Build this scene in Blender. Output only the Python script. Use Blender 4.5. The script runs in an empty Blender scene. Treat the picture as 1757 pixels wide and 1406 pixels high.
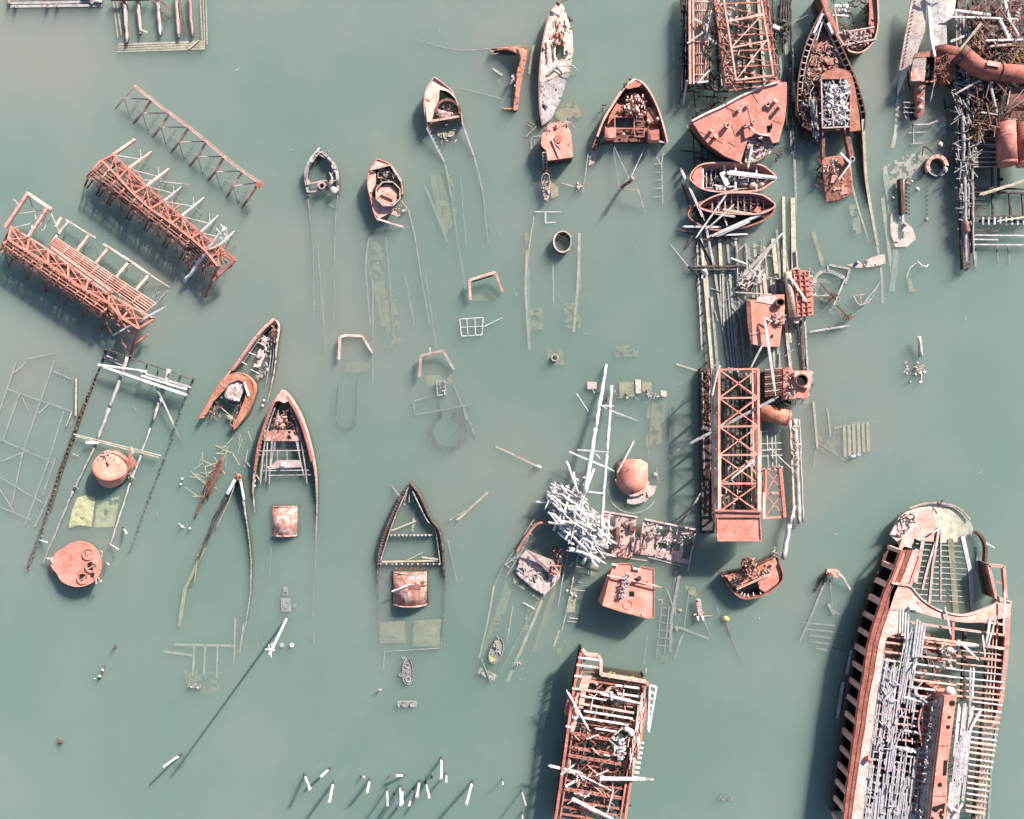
import bpy, math, random
from mathutils import Vector, noise
S = bpy.context.scene
# ------------------------------------------------------------------ camera
PX, H = 0.1, 130.0                      # metres per photo pixel at the waterline, height of the drone
cd = bpy.data.cameras.new('camera'); cam = bpy.data.objects.new('camera', cd); S.collection.objects.link(cam)
cam.location = (0, 0, H); cd.sensor_width = 36.0; cd.lens = 36.0 * H / 175.7; cd.clip_end = 2000; S.camera = cam
# ------------------------------------------------------------------ sky and sun
world = bpy.data.worlds.new('World'); S.world = world; world.use_nodes = True
nt = world.node_tree; sky = nt.nodes.new('ShaderNodeTexSky'); sky.sky_type = 'NISHITA'; sky.sun_disc = False
EL, AZ = math.radians(34), math.radians(40.5)
sky.ozone_density = 2.5; sky.sun_elevation = EL; sky.sun_rotation = AZ
nt.links.new(sky.outputs[0], nt.nodes['Background'].inputs[0]); nt.nodes['Background'].inputs[1].default_value = 0.075
sl = bpy.data.lights.new('sun', 'SUN'); sl.energy = 4.8; sl.angle = math.radians(0.5); sl.color = (1, 0.95, 0.88)
sun = bpy.data.objects.new('sun', sl); S.collection.objects.link(sun); sun.location = (60, 70, 80)
sun.rotation_euler = Vector((math.cos(EL) * math.sin(AZ), math.cos(EL) * math.cos(AZ), math.sin(EL))).to_track_quat('Z', 'Y').to_euler()
S.view_settings.view_transform = 'Standard'; S.view_settings.look = 'None'; S.view_settings.exposure = 1.2; S.view_settings.gamma = 1
S.cycles.volume_bounces = 6; S.cycles.max_bounces = 8; S.cycles.diffuse_bounces = 2; S.cycles.transparent_max_bounces = 8
# ------------------------------------------------------------------ materials
def rgb(c): return (c[0], c[1], c[2], 1)
def material(name, cols, scale=0.6, fine=7.0, rough=0.85, grain=0.45, bump=0.25, stretch=(1, 1, 1), stain=None, vary=0.18, tide=True, pits=0.0):
    """patches of cols, a fine grain over them and worn blotches of the stain colour"""
    m = bpy.data.materials.new(name); m.use_nodes = True; t = m.node_tree; N = t.nodes.new; L = t.links.new
    b = t.nodes['Principled BSDF']; b.inputs['Roughness'].default_value = rough
    b.inputs['Specular IOR Level'].default_value = 0.25
    tc = N('ShaderNodeTexCoord'); mp = N('ShaderNodeMapping'); mp.inputs['Scale'].default_value = stretch
    oi = N('ShaderNodeObjectInfo'); sc = N('ShaderNodeVectorMath'); sc.operation = 'ADD'
    cb = N('ShaderNodeCombineXYZ'); mu = N('ShaderNodeMath'); mu.operation = 'MULTIPLY'; mu.inputs[1].default_value = 57.0
    L(oi.outputs['Random'], mu.inputs[0]); L(mu.outputs[0], cb.inputs[0]); L(mu.outputs[0], cb.inputs[1])
    L(tc.outputs['Object'], sc.inputs[0]); L(cb.outputs[0], sc.inputs[1]); L(sc.outputs[0], mp.inputs[0])
    n1 = N('ShaderNodeTexNoise'); n1.inputs['Scale'].default_value = scale; n1.inputs['Detail'].default_value = 6; n1.inputs['Roughness'].default_value = 0.62
    L(mp.outputs[0], n1.inputs['Vector'])
    r = N('ShaderNodeValToRGB'); e = r.color_ramp.elements
    k = len(cols); e[0].position = 0.32; e[0].color = rgb(cols[0]); e[1].position = 0.68; e[1].color = rgb(cols[-1])
    for i in range(1, k - 1):
        q = e.new(0.32 + 0.36 * i / (k - 1)); q.color = rgb(cols[i])
    L(n1.outputs['Fac'], r.inputs[0]); col = r.outputs[0]
    n2 = N('ShaderNodeTexNoise'); n2.inputs['Scale'].default_value = fine; n2.inputs['Detail'].default_value = 4; L(mp.outputs[0], n2.inputs['Vector'])
    if stain:
        n3 = N('ShaderNodeTexNoise'); n3.inputs['Scale'].default_value = scale * 2.7; n3.inputs['Detail'].default_value = 8; n3.inputs['Roughness'].default_value = 0.7
        L(mp.outputs[0], n3.inputs['Vector'])
        r3 = N('ShaderNodeValToRGB'); r3.color_ramp.elements[0].position = 0.54; r3.color_ramp.elements[1].position = 0.66
        r3.color_ramp.elements[0].color = (0, 0, 0, 1); r3.color_ramp.elements[1].color = (.85, .85, .85, 1)
        L(n3.outputs['Fac'], r3.inputs[0])
        mx = N('ShaderNodeMixRGB'); L(r3.outputs[0], mx.inputs[0]); L(col, mx.inputs[1]); mx.inputs[2].default_value = rgb(stain); col = mx.outputs[0]
    if 'rust' in name:   # every plate has weathered to its own depth of brown
        h1 = N('ShaderNodeMath'); h1.operation = 'MULTIPLY'; h1.inputs[1].default_value = 7.31; L(oi.outputs['Random'], h1.inputs[0]); h2 = N('ShaderNodeMath'); h2.operation = 'FRACT'; L(h1.outputs[0], h2.inputs[0])
        h3 = N('ShaderNodeMath'); h3.operation = 'POWER'; h3.inputs[1].default_value = 2.2; L(h2.outputs[0], h3.inputs[0]); h4 = N('ShaderNodeMath'); h4.operation = 'MULTIPLY'; h4.inputs[1].default_value = .42; L(h3.outputs[0], h4.inputs[0])
        m5 = N('ShaderNodeMixRGB'); L(h4.outputs[0], m5.inputs[0]); L(col, m5.inputs[1]); m5.inputs[2].default_value = (.20, .085, .068, 1); col = m5.outputs[0]
    if pits:   # crusty dark pits and flakes
        n4 = N('ShaderNodeTexNoise'); n4.inputs['Scale'].default_value = 1.9; n4.inputs['Detail'].default_value = 9; n4.inputs['Roughness'].default_value = .75; L(mp.outputs[0], n4.inputs['Vector'])
        r4 = N('ShaderNodeMapRange'); r4.inputs['From Min'].default_value = .56; r4.inputs['From Max'].default_value = .66; r4.inputs['To Max'].default_value = pits; L(n4.outputs['Fac'], r4.inputs['Value'])
        m4 = N('ShaderNodeMixRGB'); L(r4.outputs[0], m4.inputs[0]); L(col, m4.inputs[1]); m4.inputs[2].default_value = (.07, .035, .028, 1); col = m4.outputs[0]
    if tide:   # wet weed band that the tide leaves on upright faces just above the waterline
        ge = N('ShaderNodeNewGeometry'); sp = N('ShaderNodeSeparateXYZ'); L(ge.outputs['Position'], sp.inputs[0]); sn = N('ShaderNodeSeparateXYZ'); L(ge.outputs['True Normal'], sn.inputs[0])
        w1 = N('ShaderNodeMath'); w1.operation = 'MULTIPLY_ADD'; w1.inputs[1].default_value = -.9; L(n1.outputs['Fac'], w1.inputs[0]); L(sp.outputs[2], w1.inputs[2])
        w2 = N('ShaderNodeMapRange'); w2.inputs['From Min'].default_value = .15; w2.inputs['From Max'].default_value = -.15; L(w1.outputs[0], w2.inputs['Value'])
        ab = N('ShaderNodeMath'); ab.operation = 'ABSOLUTE'; L(sn.outputs[2], ab.inputs[0]); lt = N('ShaderNodeMath'); lt.operation = 'LESS_THAN'; lt.inputs[1].default_value = .5; L(ab.outputs[0], lt.inputs[0])
        w3 = N('ShaderNodeMath'); w3.operation = 'MULTIPLY'; L(w2.outputs[0], w3.inputs[0]); L(lt.outputs[0], w3.inputs[1])
        tm = N('ShaderNodeMixRGB'); L(w3.outputs[0], tm.inputs[0]); L(col, tm.inputs[1]); tm.inputs[2].default_value = (.05, .055, .03, 1); col = tm.outputs[0]
    g = N('ShaderNodeMapRange'); g.inputs['From Min'].default_value = 0.3; g.inputs['From Max'].default_value = 0.7
    g.inputs['To Min'].default_value = 1 - grain; g.inputs['To Max'].default_value = 1 + grain; L(n2.outputs['Fac'], g.inputs['Value'])
    g2 = N('ShaderNodeMapRange'); g2.inputs['To Min'].default_value = 1 - vary; g2.inputs['To Max'].default_value = 1 + vary; L(oi.outputs['Random'], g2.inputs['Value'])
    pr = N('ShaderNodeMath'); pr.operation = 'MULTIPLY'; L(g.outputs[0], pr.inputs[0]); L(g2.outputs[0], pr.inputs[1])
    vm = N('ShaderNodeVectorMath'); vm.operation = 'SCALE'; L(col, vm.inputs[0]); L(pr.outputs[0], vm.inputs['Scale'])
    L(vm.outputs[0], b.inputs['Base Color'])
    if bump:
        bp = N('ShaderNodeBump'); bp.inputs['Strength'].default_value = bump; bp.inputs['Distance'].default_value = 0.12
        L(n2.outputs['Fac'], bp.inputs['Height']); L(bp.outputs[0], b.inputs['Normal'])
    return m
M = {
 'salmon': material('salmon_rust', [(.42,.15,.11),(.54,.205,.155),(.62,.28,.22)], .5, stain=(.33,.11,.065), pits=0.55),
 'salmonp': material('pale_salmon_rust', [(.54,.26,.20),(.66,.37,.30),(.70,.49,.42)], .6, stain=(.38,.14,.09), pits=.38),
 'orange': material('orange_rust', [(.28,.10,.06),(.42,.16,.10),(.50,.25,.18)], .7, stain=(.50,.33,.27), pits=0.7),
 'red': material('red_rust_beam', [(.28,.095,.075),(.42,.155,.12),(.50,.23,.19)], .8, stain=(.30,.09,.05), pits=0.6),
 'coral': material('coral_oxide_plate', [(.48,.175,.125),(.58,.235,.18),(.63,.31,.25)], .45, stain=(.42,.14,.09), pits=.28, vary=.08),
 'deepred': material('deep_red_rust', [(.21,.06,.042),(.30,.095,.068),(.40,.15,.115)], .7, stain=(.15,.05,.035), pits=.5),
 'brown': material('brown_rust', [(.085,.04,.032),(.15,.065,.05),(.27,.125,.10)], .8, stain=(.38,.21,.165)),
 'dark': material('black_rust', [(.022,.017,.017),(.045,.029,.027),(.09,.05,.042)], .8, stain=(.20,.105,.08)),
 'mott': material('mottled_boiler_plate', [(.24,.075,.055),(.40,.18,.14),(.62,.45,.40)], 1.0, stain=(.68,.56,.5), pits=0.75),
 'pink': material('bleached_pink_rust', [(.35,.245,.225),(.47,.36,.33),(.58,.49,.46)], .8, stain=(.30,.14,.10), pits=0.7),
 'grey': material('grey_weathered_steel', [(.20,.18,.18),(.32,.29,.29),(.44,.39,.38)], .8, stain=(.34,.19,.15), pits=0.6),
 'black': material('hole_shade_black', [(.008,.007,.008),(.012,.01,.01),(.02,.015,.014)], 1, bump=0),  # near-black stands in for the shade inside openings; also colours one float
 'white': material('bleached_driftwood', [(.40,.36,.34),(.57,.53,.50),(.72,.69,.67)], .9, 9, stain=(.30,.25,.22), pits=0.3),
 'wood': material('grey_timber', [(.24,.21,.20),(.36,.33,.31),(.50,.46,.44)], 1.1, 9, stain=(.17,.13,.11), pits=0.5),
 'lav': material('lavender_grey_planking', [(.34,.31,.325),(.46,.42,.435),(.58,.54,.55)], 1.4, 9, stain=(.22,.18,.18), pits=0.45),
 'tan': material('tan_timber', [(.30,.24,.17),(.42,.36,.27),(.52,.46,.37)], 1.0, 9, stain=(.2,.15,.1), pits=0.4),
 'wet': material('wet_black_timber', [(.035,.028,.026),(.07,.055,.05),(.14,.11,.10)], 1.2, 9, stain=(.26,.22,.20)),
 'cream': material('cream_plate', [(.42,.29,.23),(.56,.44,.38),(.64,.54,.48)], .6, stain=(.32,.15,.10), pits=0.55),
 'algae': material('silted_plate', [(.15,.14,.09),(.24,.21,.135),(.33,.28,.19)], .5, stain=(.24,.22,.15)),
 'yellow': material('yellow_silt', [(.30,.27,.13),(.50,.45,.22),(.60,.53,.30)], .8),
 'sub': material('drowned_timber', [(.16,.16,.15),(.24,.24,.22),(.32,.31,.28)], 1.0),
 'moss': material('moss', [(.10,.12,.03),(.20,.22,.05),(.34,.33,.10)], 2.0, grain=.5, bump=.6),
 'float': material('white_float', [(.66,.65,.62),(.74,.73,.7),(.78,.77,.75)], 2, grain=.1, bump=0, rough=.5),
 'gfloat': material('green_float', [(.35,.55,.42),(.45,.62,.5),(.5,.66,.55)], 2, grain=.1, bump=0, rough=.5),
}
# ------------------------------------------------------------------ geometry helpers (px, py from the survey grid, z in metres, widths in grid units)
def W(x, y, z=0.0):
    k = PX * (H - z) / H
    return Vector(((x - 878.5) * k, (703 - y) * k, z))
def v3(p): return p if isinstance(p, Vector) else W(*p)
def lerp(a, b, t): return tuple(u + (v - u) * t for u, v in zip(a, b))
def z3(p): return tuple(p) if len(p) == 3 else (p[0], p[1], 0.0)
def rs(pts, step=4, closed=False, smooth=True):
    """resample a path to even steps, along a Catmull-Rom curve if smooth"""
    pts = [z3(p) for p in pts]; n = len(pts); out = []
    segs = n if closed else n - 1
    for i in range(segs):
        p1, p2 = pts[i], pts[(i + 1) % n]
        p0 = pts[i - 1] if (closed or i > 0) else p1
        p3 = pts[(i + 2) % n] if (closed or i + 2 < n) else p2
        d = math.hypot(p2[0] - p1[0], p2[1] - p1[1]); k = max(1, int(round(d / step)))
        for j in range(k):
            t = j / k
            if smooth:
                out.append(tuple(0.5 * (2 * b + (c - a) * t + (2 * a - 5 * b + 4 * c - dd) * t * t + (3 * b - a - 3 * c + dd) * t ** 3)
                                 for a, b, c, dd in zip(p0, p1, p2, p3)))
            else: out.append(lerp(p1, p2, t))
    if not closed: out.append(pts[-1])
    return out
def inside(x, y, poly):
    r = False; j = len(poly) - 1
    for i in range(len(poly)):
        xi, yi = poly[i][0], poly[i][1]; xj, yj = poly[j][0], poly[j][1]
        if (yi > y) != (yj > y) and x < (xj - xi) * (y - yi) / (yj - yi) + xi: r = not r
        j = i
    return r
def nearest(x, y, poly):
    best = (1e9, x, y); n = len(poly)
    for i in range(n):
        ax, ay = poly[i][0], poly[i][1]; bx, by = poly[(i + 1) % n][0], poly[(i + 1) % n][1]
        dx, dy = bx - ax, by - ay; q = dx * dx + dy * dy
        t = 0 if q == 0 else max(0, min(1, ((x - ax) * dx + (y - ay) * dy) / q))
        px, py = ax + t * dx, ay + t * dy; d = math.hypot(px - x, py - y)
        if d < best[0]: best = (d, px, py)
    return best
class MB:
    def __init__(s): s.v = []; s.f = []; s.sm = []
    def add(s, vs, fs, smooth=False):
        o = len(s.v); s.v += [Vector(v) for v in vs]; s.f += [[i + o for i in f] for f in fs]; s.sm += [smooth] * len(fs); return s
    def beam(s, a, b, w=2.0, h=None, w2=None):
        a, b = v3(a), v3(b); d = b - a
        if d.length < 1e-4: return s
        d.normalize(); h = w if h is None else h; w2 = w if w2 is None else w2
        sd = d.cross(Vector((0, 0, 1)))
        if sd.length < 0.05: sd = Vector((1, 0, 0)); sd = sd - d * d.dot(sd)
        sd.normalize(); up = sd.cross(d); w *= PX / 2; h *= PX / 2; w2 *= PX / 2; h2 = h * w2 / w
        vs = [a - sd * w - up * h, a + sd * w - up * h, a + sd * w + up * h, a - sd * w + up * h,
              b - sd * w2 - up * h2, b + sd * w2 - up * h2, b + sd * w2 + up * h2, b - sd * w2 + up * h2]
        return s.add(vs, [(3, 2, 1, 0), (4, 5, 6, 7), (0, 1, 5, 4), (1, 2, 6, 5), (2, 3, 7, 6), (3, 0, 4, 7)])
    def line(s, pts, w=2.0, h=None, closed=False):
        q = [z3(p) for p in pts]
        for a, b in zip(q, q[1:] + ([q[0]] if closed else [])): s.beam(a, b, w, h)
        return s
    def tube(s, pts, r=2.0, n=8, r2=None, cap=True, wob=0.0):
        P = [v3(p) for p in pts]; k = len(P); rings = []; r2 = r if r2 is None else r2
        for i, p in enumerate(P):
            d = (P[min(i + 1, k - 1)] - P[max(i - 1, 0)]).normalized()
            x = d.cross(Vector((0, 0, 1)))
            if x.length < 0.05: x = Vector((1, 0, 0)) - d * d.x
            x.normalize(); y = x.cross(d); rr = (r + (r2 - r) * i / max(1, k - 1)) * PX
            for j in range(n):
                a = 2 * math.pi * j / n; q = rr * (1 + (random.uniform(-wob, wob) if wob else 0))
                rings.append(p + x * (q * math.cos(a)) + y * (q * math.sin(a)))
        fs = [(i * n + j, i * n + (j + 1) % n, (i + 1) * n + (j + 1) % n, (i + 1) * n + j) for i in range(k - 1) for j in range(n)]
        o = len(s.v); s.add(rings, fs, n > 6)
        if cap: s.f += [[o + j for j in range(n)][::-1], [o + (k - 1) * n + j for j in range(n)]]; s.sm += [False, False]
        return s
    def log(s, a, b, r=2.0, r2=None, seed=0, bend=0.6):
        """a crooked tapering tree trunk or worn timber"""
        rnd = random.Random(seed); a, b = v3(a), v3(b); n = max(3, int((b - a).length / 0.9)); pts = []
        for i in range(n + 1):
            j = Vector((rnd.uniform(-1, 1), rnd.uniform(-1, 1), rnd.uniform(-1, 1))) * (bend * PX if 0 < i < n else 0)
            pts.append(a.lerp(b, i / n) + j)
        return s.tube(pts, r, 7, r2, True, 0.16)
    def slab(s, pts, th=1.0, z=None):
        q = [v3(z3(p) if z is None else (p[0], p[1], z)) for p in pts]; n = len(q)
        if sum(q[i].x * q[(i + 1) % n].y - q[(i + 1) % n].x * q[i].y for i in range(n)) < 0: q = q[::-1]
        lo = [p - Vector((0, 0, th * PX)) for p in q]
        return s.add(q + lo, [tuple(range(n)), tuple(range(2 * n - 1, n - 1, -1))] + [(i, n + i, n + (i + 1) % n, (i + 1) % n) for i in range(n)])
    def loft(s, top, bot, capt=True):
        """side walls between two polygons of equal count, closed on top"""
        a = [v3(z3(p)) for p in top]; b = [v3(z3(p)) for p in bot]; n = len(a)
        if sum(a[i].x * a[(i + 1) % n].y - a[(i + 1) % n].x * a[i].y for i in range(n)) < 0: a = a[::-1]; b = b[::-1]
        return s.add(a + b, ([tuple(range(n))] if capt else []) + [(i, n + i, n + (i + 1) % n, (i + 1) % n) for i in range(n)])
    def ring(s, c, r, w=2.0, h=2.0, n=24, a0=0.0, a1=360.0, ry=None, jag=0.0):
        """flat hoop of radius r, width w and height h, whole or an arc"""
        c = z3(c); ry = r if ry is None else ry; full = abs(a1 - a0) >= 359.9; k = n if full else n + 1; vs = []
        for i in range(k):
            a = math.radians(a0 + (a1 - a0) * i / n); ca, sa = math.cos(a), -math.sin(a)
            zz = c[2] - (random.random() * jag if jag else 0)
            for q in (0, 1):
                rr, r2 = r - q * w, ry - q * w; p = W(c[0] + rr * ca, c[1] + r2 * sa, c[2])
                vs += [Vector((p.x, p.y, zz)), Vector((p.x, p.y, c[2] - h * PX))]
        fs = []
        for i in range(n):
            a, b = i * 4, ((i + 1) % k) * 4
            fs += [(a, a + 2, b + 2, b), (a, b, b + 1, a + 1), (a + 2, a + 3, b + 3, b + 2), (a + 1, b + 1, b + 3, a + 3)]
        if not full: fs += [(0, 1, 3, 2), (4 * n, 4 * n + 2, 4 * n + 3, 4 * n + 1)]
        return s.add(vs, fs)
    def disc(s, c, r, h=1.0, n=20, ry=None):
        c = z3(c); ry = r if ry is None else ry
        return s.slab([(c[0] + r * math.cos(2 * math.pi * i / n), c[1] + ry * math.sin(2 * math.pi * i / n), c[2]) for i in range(n)], h)
    def box(s, x0, y0, x1, y1, z, th=2.0): return s.slab([(x0, y0, z), (x1, y0, z), (x1, y1, z), (x0, y1, z)], th)
    def ball(s, c, r, n=10):
        c = v3(c); r *= PX; vs = []; fs = []; m = n // 2
        for i in range(m + 1):
            t = math.pi * i / m
            for j in range(n): a = 2 * math.pi * j / n; vs.append(c + Vector((r * math.sin(t) * math.cos(a), r * math.sin(t) * math.sin(a), r * math.cos(t))))
        for i in range(m):
            for j in range(n): fs.append((i * n + j, (i + 1) * n + j, (i + 1) * n + (j + 1) % n, i * n + (j + 1) % n))
        return s.add(vs, fs, True)
    def lump(s, c, r, seed=0, flat=0.7):
        o = len(s.v); s.ball(c, r, 8); cc = v3(c)
        for i in range(o, len(s.v)):
            d = s.v[i] - cc; d = d * (1 + 0.45 * noise.noise(s.v[i] * 2.1 + Vector((seed, 0, 0)))); d.z *= flat; s.v[i] = cc + d
        return s
    def wall(s, pts, zb=-1.4, th=2.0, tuck=0.0, jag=0.0, seed=0, closed=False, step=4, smooth=True, side=None, holes=0.0):
        """plating that stands from the bottom zb to a rim; the rim may be eaten away"""
        q = rs(pts, step, closed, smooth); n = len(q); cx = sum(p[0] for p in q) / n; cy = sum(p[1] for p in q) / n
        if side: cx, cy = side
        vs = []
        for i, p in enumerate(q):
            a = q[i - 1] if (i or closed) else q[i]; b = q[(i + 1) % n] if (i + 1 < n or closed) else q[i]
            tx, ty = b[0] - a[0], b[1] - a[1]; l = math.hypot(tx, ty) or 1; nx, ny = -ty / l, tx / l
            if nx * (cx - p[0]) + ny * (cy - p[1]) < 0: nx, ny = -nx, -ny
            zz = p[2] - (max(0, noise.noise(Vector((i * .45, seed * 7.3, 0)))) + max(0, noise.noise(Vector((i * .11, seed * 3.1, 5)))) ) * jag
            zz = max(zz, zb + .05); o = W(*p); inn = Vector((nx, -ny, 0)) * PX
            o = Vector((o.x, o.y, zz)); e = o + inn * th; k = Vector((o.x, o.y, zb)) + inn * tuck
            vs += [o, e, k, k + inn * th]
        fs = []
        for i in range(n if closed else n - 1):
            a, b = i * 4, ((i + 1) % n) * 4
            fs += [(a, b, b + 1, a + 1), (a, a + 2, b + 2, b), (a + 1, b + 1, b + 3, a + 3)]
        if not closed: e = (n - 1) * 4; fs += [(0, 1, 3, 2), (e, e + 2, e + 3, e + 1)]
        return s.add(vs, fs)
    def ribs(s, pts, step=6, ln=4, w=1.0, dz=0.2, drop=1.2, side=None, smooth=True):
        q = rs(pts, step, False, smooth); n = len(q); cx = sum(p[0] for p in q) / n; cy = sum(p[1] for p in q) / n
        if side: cx, cy = side
        for i in range(1, n - 1):
            p = q[i]; tx, ty = q[i + 1][0] - q[i - 1][0], q[i + 1][1] - q[i - 1][1]; l = math.hypot(tx, ty) or 1; nx, ny = -ty / l, tx / l
            if nx * (cx - p[0]) + ny * (cy - p[1]) < 0: nx, ny = -nx, -ny
            s.beam((p[0] + nx, p[1] + ny, p[2] - dz), (p[0] + nx * ln, p[1] + ny * ln, p[2] - dz - drop), w)
        return s
    def rag(s, poly, z=0.5, th=1.0, cell=3.0, holes=(), amt=-2.0, sc=0.09, seed=0, rough=0.0):
        """corroded plate: a sheet of poly with cut-outs and eaten holes"""
        zf = z if callable(z) else (lambda x, y: z)
        x0, x1 = min(p[0] for p in poly), max(p[0] for p in poly); y0, y1 = min(p[1] for p in poly), max(p[1] for p in poly)
        nx, ny = max(1, int(math.ceil((x1 - x0) / cell))), max(1, int(math.ceil((y1 - y0) / cell))); keep = set()
        for i in range(nx):
            for j in range(ny):
                x, y = x0 + (i + .5) * cell, y0 + (j + .5) * cell
                if not inside(x, y, poly) or any(inside(x, y, h) for h in holes): continue
                if amt > -1.5 and noise.noise(Vector((x * sc, y * sc, seed * 9.1))) + .5 * noise.noise(Vector((x * sc * 3, y * sc * 3, seed))) < amt: continue
                keep.add((i, j))
        idx = {}; vs = []; cnt = {}
        for (i, j) in keep:
            for q in ((i, j), (i + 1, j), (i + 1, j + 1), (i, j + 1)): cnt[q] = cnt.get(q, 0) + 1
        for q, c in cnt.items():
            x, y = x0 + q[0] * cell, y0 + q[1] * cell
            jx = noise.noise(Vector((x * .9, y * .9, seed + 3))) * cell * .35; jy = noise.noise(Vector((x * .9, y * .9, seed + 8))) * cell * .35
            if c < 4:
                d, px, py = nearest(x, y, poly)
                if d < cell * .9: x, y = px, py
                else: x += jx; y += jy
            else: x += jx; y += jy
            idx[q] = len(vs); zz = zf(x, y) + (noise.noise(Vector((x * .25, y * .25, seed))) * rough if rough else 0); vs.append(W(x, y, zz))
        n = len(vs); vs += [v - Vector((0, 0, th * PX)) for v in vs]; fs = []; edges = {}
        for (i, j) in keep:
            a, b, c, d = idx[(i, j)], idx[(i + 1, j)], idx[(i + 1, j + 1)], idx[(i, j + 1)]
            fs += [(d, c, b, a), (a + n, b + n, c + n, d + n)]
            for e in ((a, b), (b, c), (c, d), (d, a)):
                k = (min(e), max(e)); edges[k] = None if k in edges else e
        k = len(fs); fs += [(e[0], e[1], e[1] + n, e[0] + n) for e in edges.values() if e]; s.add(vs, fs, rough > 0)
        if rough > 0: s.sm[-(len(fs) - k):] = [False] * (len(fs) - k)
        return s
    def lattice(s, a0, a1, b0, b1, n, w=1.6, cross='x', wd=None):
        """two chords, n bays of rungs and diagonals"""
        wd = wd or w * .7; s.beam(a0, a1, w * 1.3); s.beam(b0, b1, w * 1.3)
        for i in range(n + 1):
            p, q = lerp(z3(a0), z3(a1), i / n), lerp(z3(b0), z3(b1), i / n); s.beam(p, q, w)
            if i < n:
                p2, q2 = lerp(z3(a0), z3(a1), (i + 1) / n), lerp(z3(b0), z3(b1), (i + 1) / n)
                if cross == 'x' or (cross == 'z' and i % 2 == 0) or cross == 'a': s.beam(p, q2, wd)
                if cross == 'x' or (cross == 'z' and i % 2) or cross == 'b': s.beam(q, p2, wd)
        return s
    def clutter(s, poly, z, n, seed=0, size=8, dz=0.5, kinds='bbbbbpt', dirs=None):
        """scrap: bent bars, plate scraps and pipe ends strewn over a floor"""
        r = random.Random(seed); x0, x1 = min(p[0] for p in poly), max(p[0] for p in poly); y0, y1 = min(p[1] for p in poly), max(p[1] for p in poly)
        k = 0; tries = 0
        while k < n and tries < n * 40:
            tries += 1; x, y = r.uniform(x0, x1), r.uniform(y0, y1)
            if not inside(x, y, poly): continue
            k += 1; q = r.choice(kinds); zz = z + r.uniform(-.2, 1) * dz; a = r.choice(dirs) + r.gauss(0, .12) if dirs else r.uniform(0, math.pi); l = size * r.uniform(.35, 1.0)
            dx, dy = math.cos(a) * l / 2, math.sin(a) * l / 2; t = r.uniform(-.3, .3) * dz
            if q == 'b': s.beam((x - dx, y - dy, zz - t), (x + dx, y + dy, zz + t), r.uniform(.8, 1.8))
            elif q == 'p':
                m = l * .24; s.slab([(x - m * r.uniform(.6, 1.2), y - m * r.uniform(.5, 1), zz + r.uniform(-.2, .2)), (x + m, y - m * r.uniform(.6, 1.1), zz + t), (x + m * r.uniform(.5, 1.2), y + m, zz - t), (x - m, y + m * r.uniform(.4, 1), zz + r.uniform(-.2, .2))], .5)
            elif q == 't': s.tube([(x - dx * .6, y - dy * .6, zz), (x + dx * .6, y + dy * .6, zz + t)], r.uniform(.8, 1.9), 8)
            elif q == 'l': s.lump((x, y, zz), l * .3, seed + k)
        return s
def link(name, mb, mat, origin, parent=None):
    me = bpy.data.meshes.new(name); me.from_pydata([v - origin for v in mb.v], [], mb.f)
    if any(mb.sm): me.polygons.foreach_set('use_smooth', mb.sm)
    me.materials.append(M[mat]); me.update()
    o = bpy.data.objects.new(name, me); S.collection.objects.link(o)
    if parent: o.parent = parent
    else: o.location = origin
    return o
def tag(o, label, cat, group=None):
    o['label'] = label; o['category'] = cat; o['kind'] = 'thing'
    if group: o['group'] = group
    return o
class Thing:
    """an Empty at the thing's base that carries its parts"""
    def __init__(s, name, label, cat, at, group=None):
        s.o = bpy.data.objects.new(name, None); S.collection.objects.link(s.o); s.org = W(at[0], at[1], 0); s.o.location = s.org; s.o.empty_display_size = .5
        tag(s.o, label, cat, group)
    def part(s, name, mb, mat, parent=None, label=None):
        o = link(name, mb, mat, s.org, parent or s.o)
        if label: o['label'] = label
        if any(w in name for w in ('scrap', 'rubble', 'tangle', 'splinter', 'wreckage', 'planking', 'silt')): o['kind'] = 'stuff'   # nobody could count these
        return o
def solo(name, mb, mat, label, cat, group=None):
    n = len(mb.v); c = sum(mb.v, Vector()) / n
    return tag(link(name, mb, mat, Vector((c.x, c.y, min(v.z for v in mb.v)))), label, cat, group)
def struct(name, mb, mat):
    o = link(name, mb, mat, Vector((0, 0, 0))); o['kind'] = 'structure'; return o
def plank(a, b, w, mat, label, cat='plank', group=None, name='loose_plank', h=None, log=False, seed=0):
    m = MB()
    if log: m.log(a, b, w / 2, w / 2 * .8, seed)
    else:       # a split board: strips of unequal length with a slight sag
        rn = random.Random(int(a[0] * 7 + b[1] * 13)); dx, dy = b[0] - a[0], b[1] - a[1]; l = math.hypot(dx, dy) or 1; nx, ny = -dy / l, dx / l; k = 3 if w > 2.6 else 2
        for i in range(k):
            o = ((i + .5) / k - .5) * w; e0, e1 = rn.uniform(0, .07) * (i != k // 2), 1 - rn.uniform(0, .09) * (i != k // 2); p, q = lerp(z3(a), z3(b), e0), lerp(z3(a), z3(b), e1); c = lerp(p, q, rn.uniform(.35, .65))
            f = lambda u, d: (u[0] + nx * (o + d), u[1] + ny * (o + d), u[2] - abs(o) * .02); j = rn.uniform(-.5, .5); m.beam(f(p, 0), f(c, j), w / k * 1.04, h or w * .5); m.beam(f(c, j), f(q, 0), w / k * 1.04, h or w * .5, w / k * rn.uniform(.45, 1))
    return solo(name, m, mat, label, cat, group)
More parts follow.
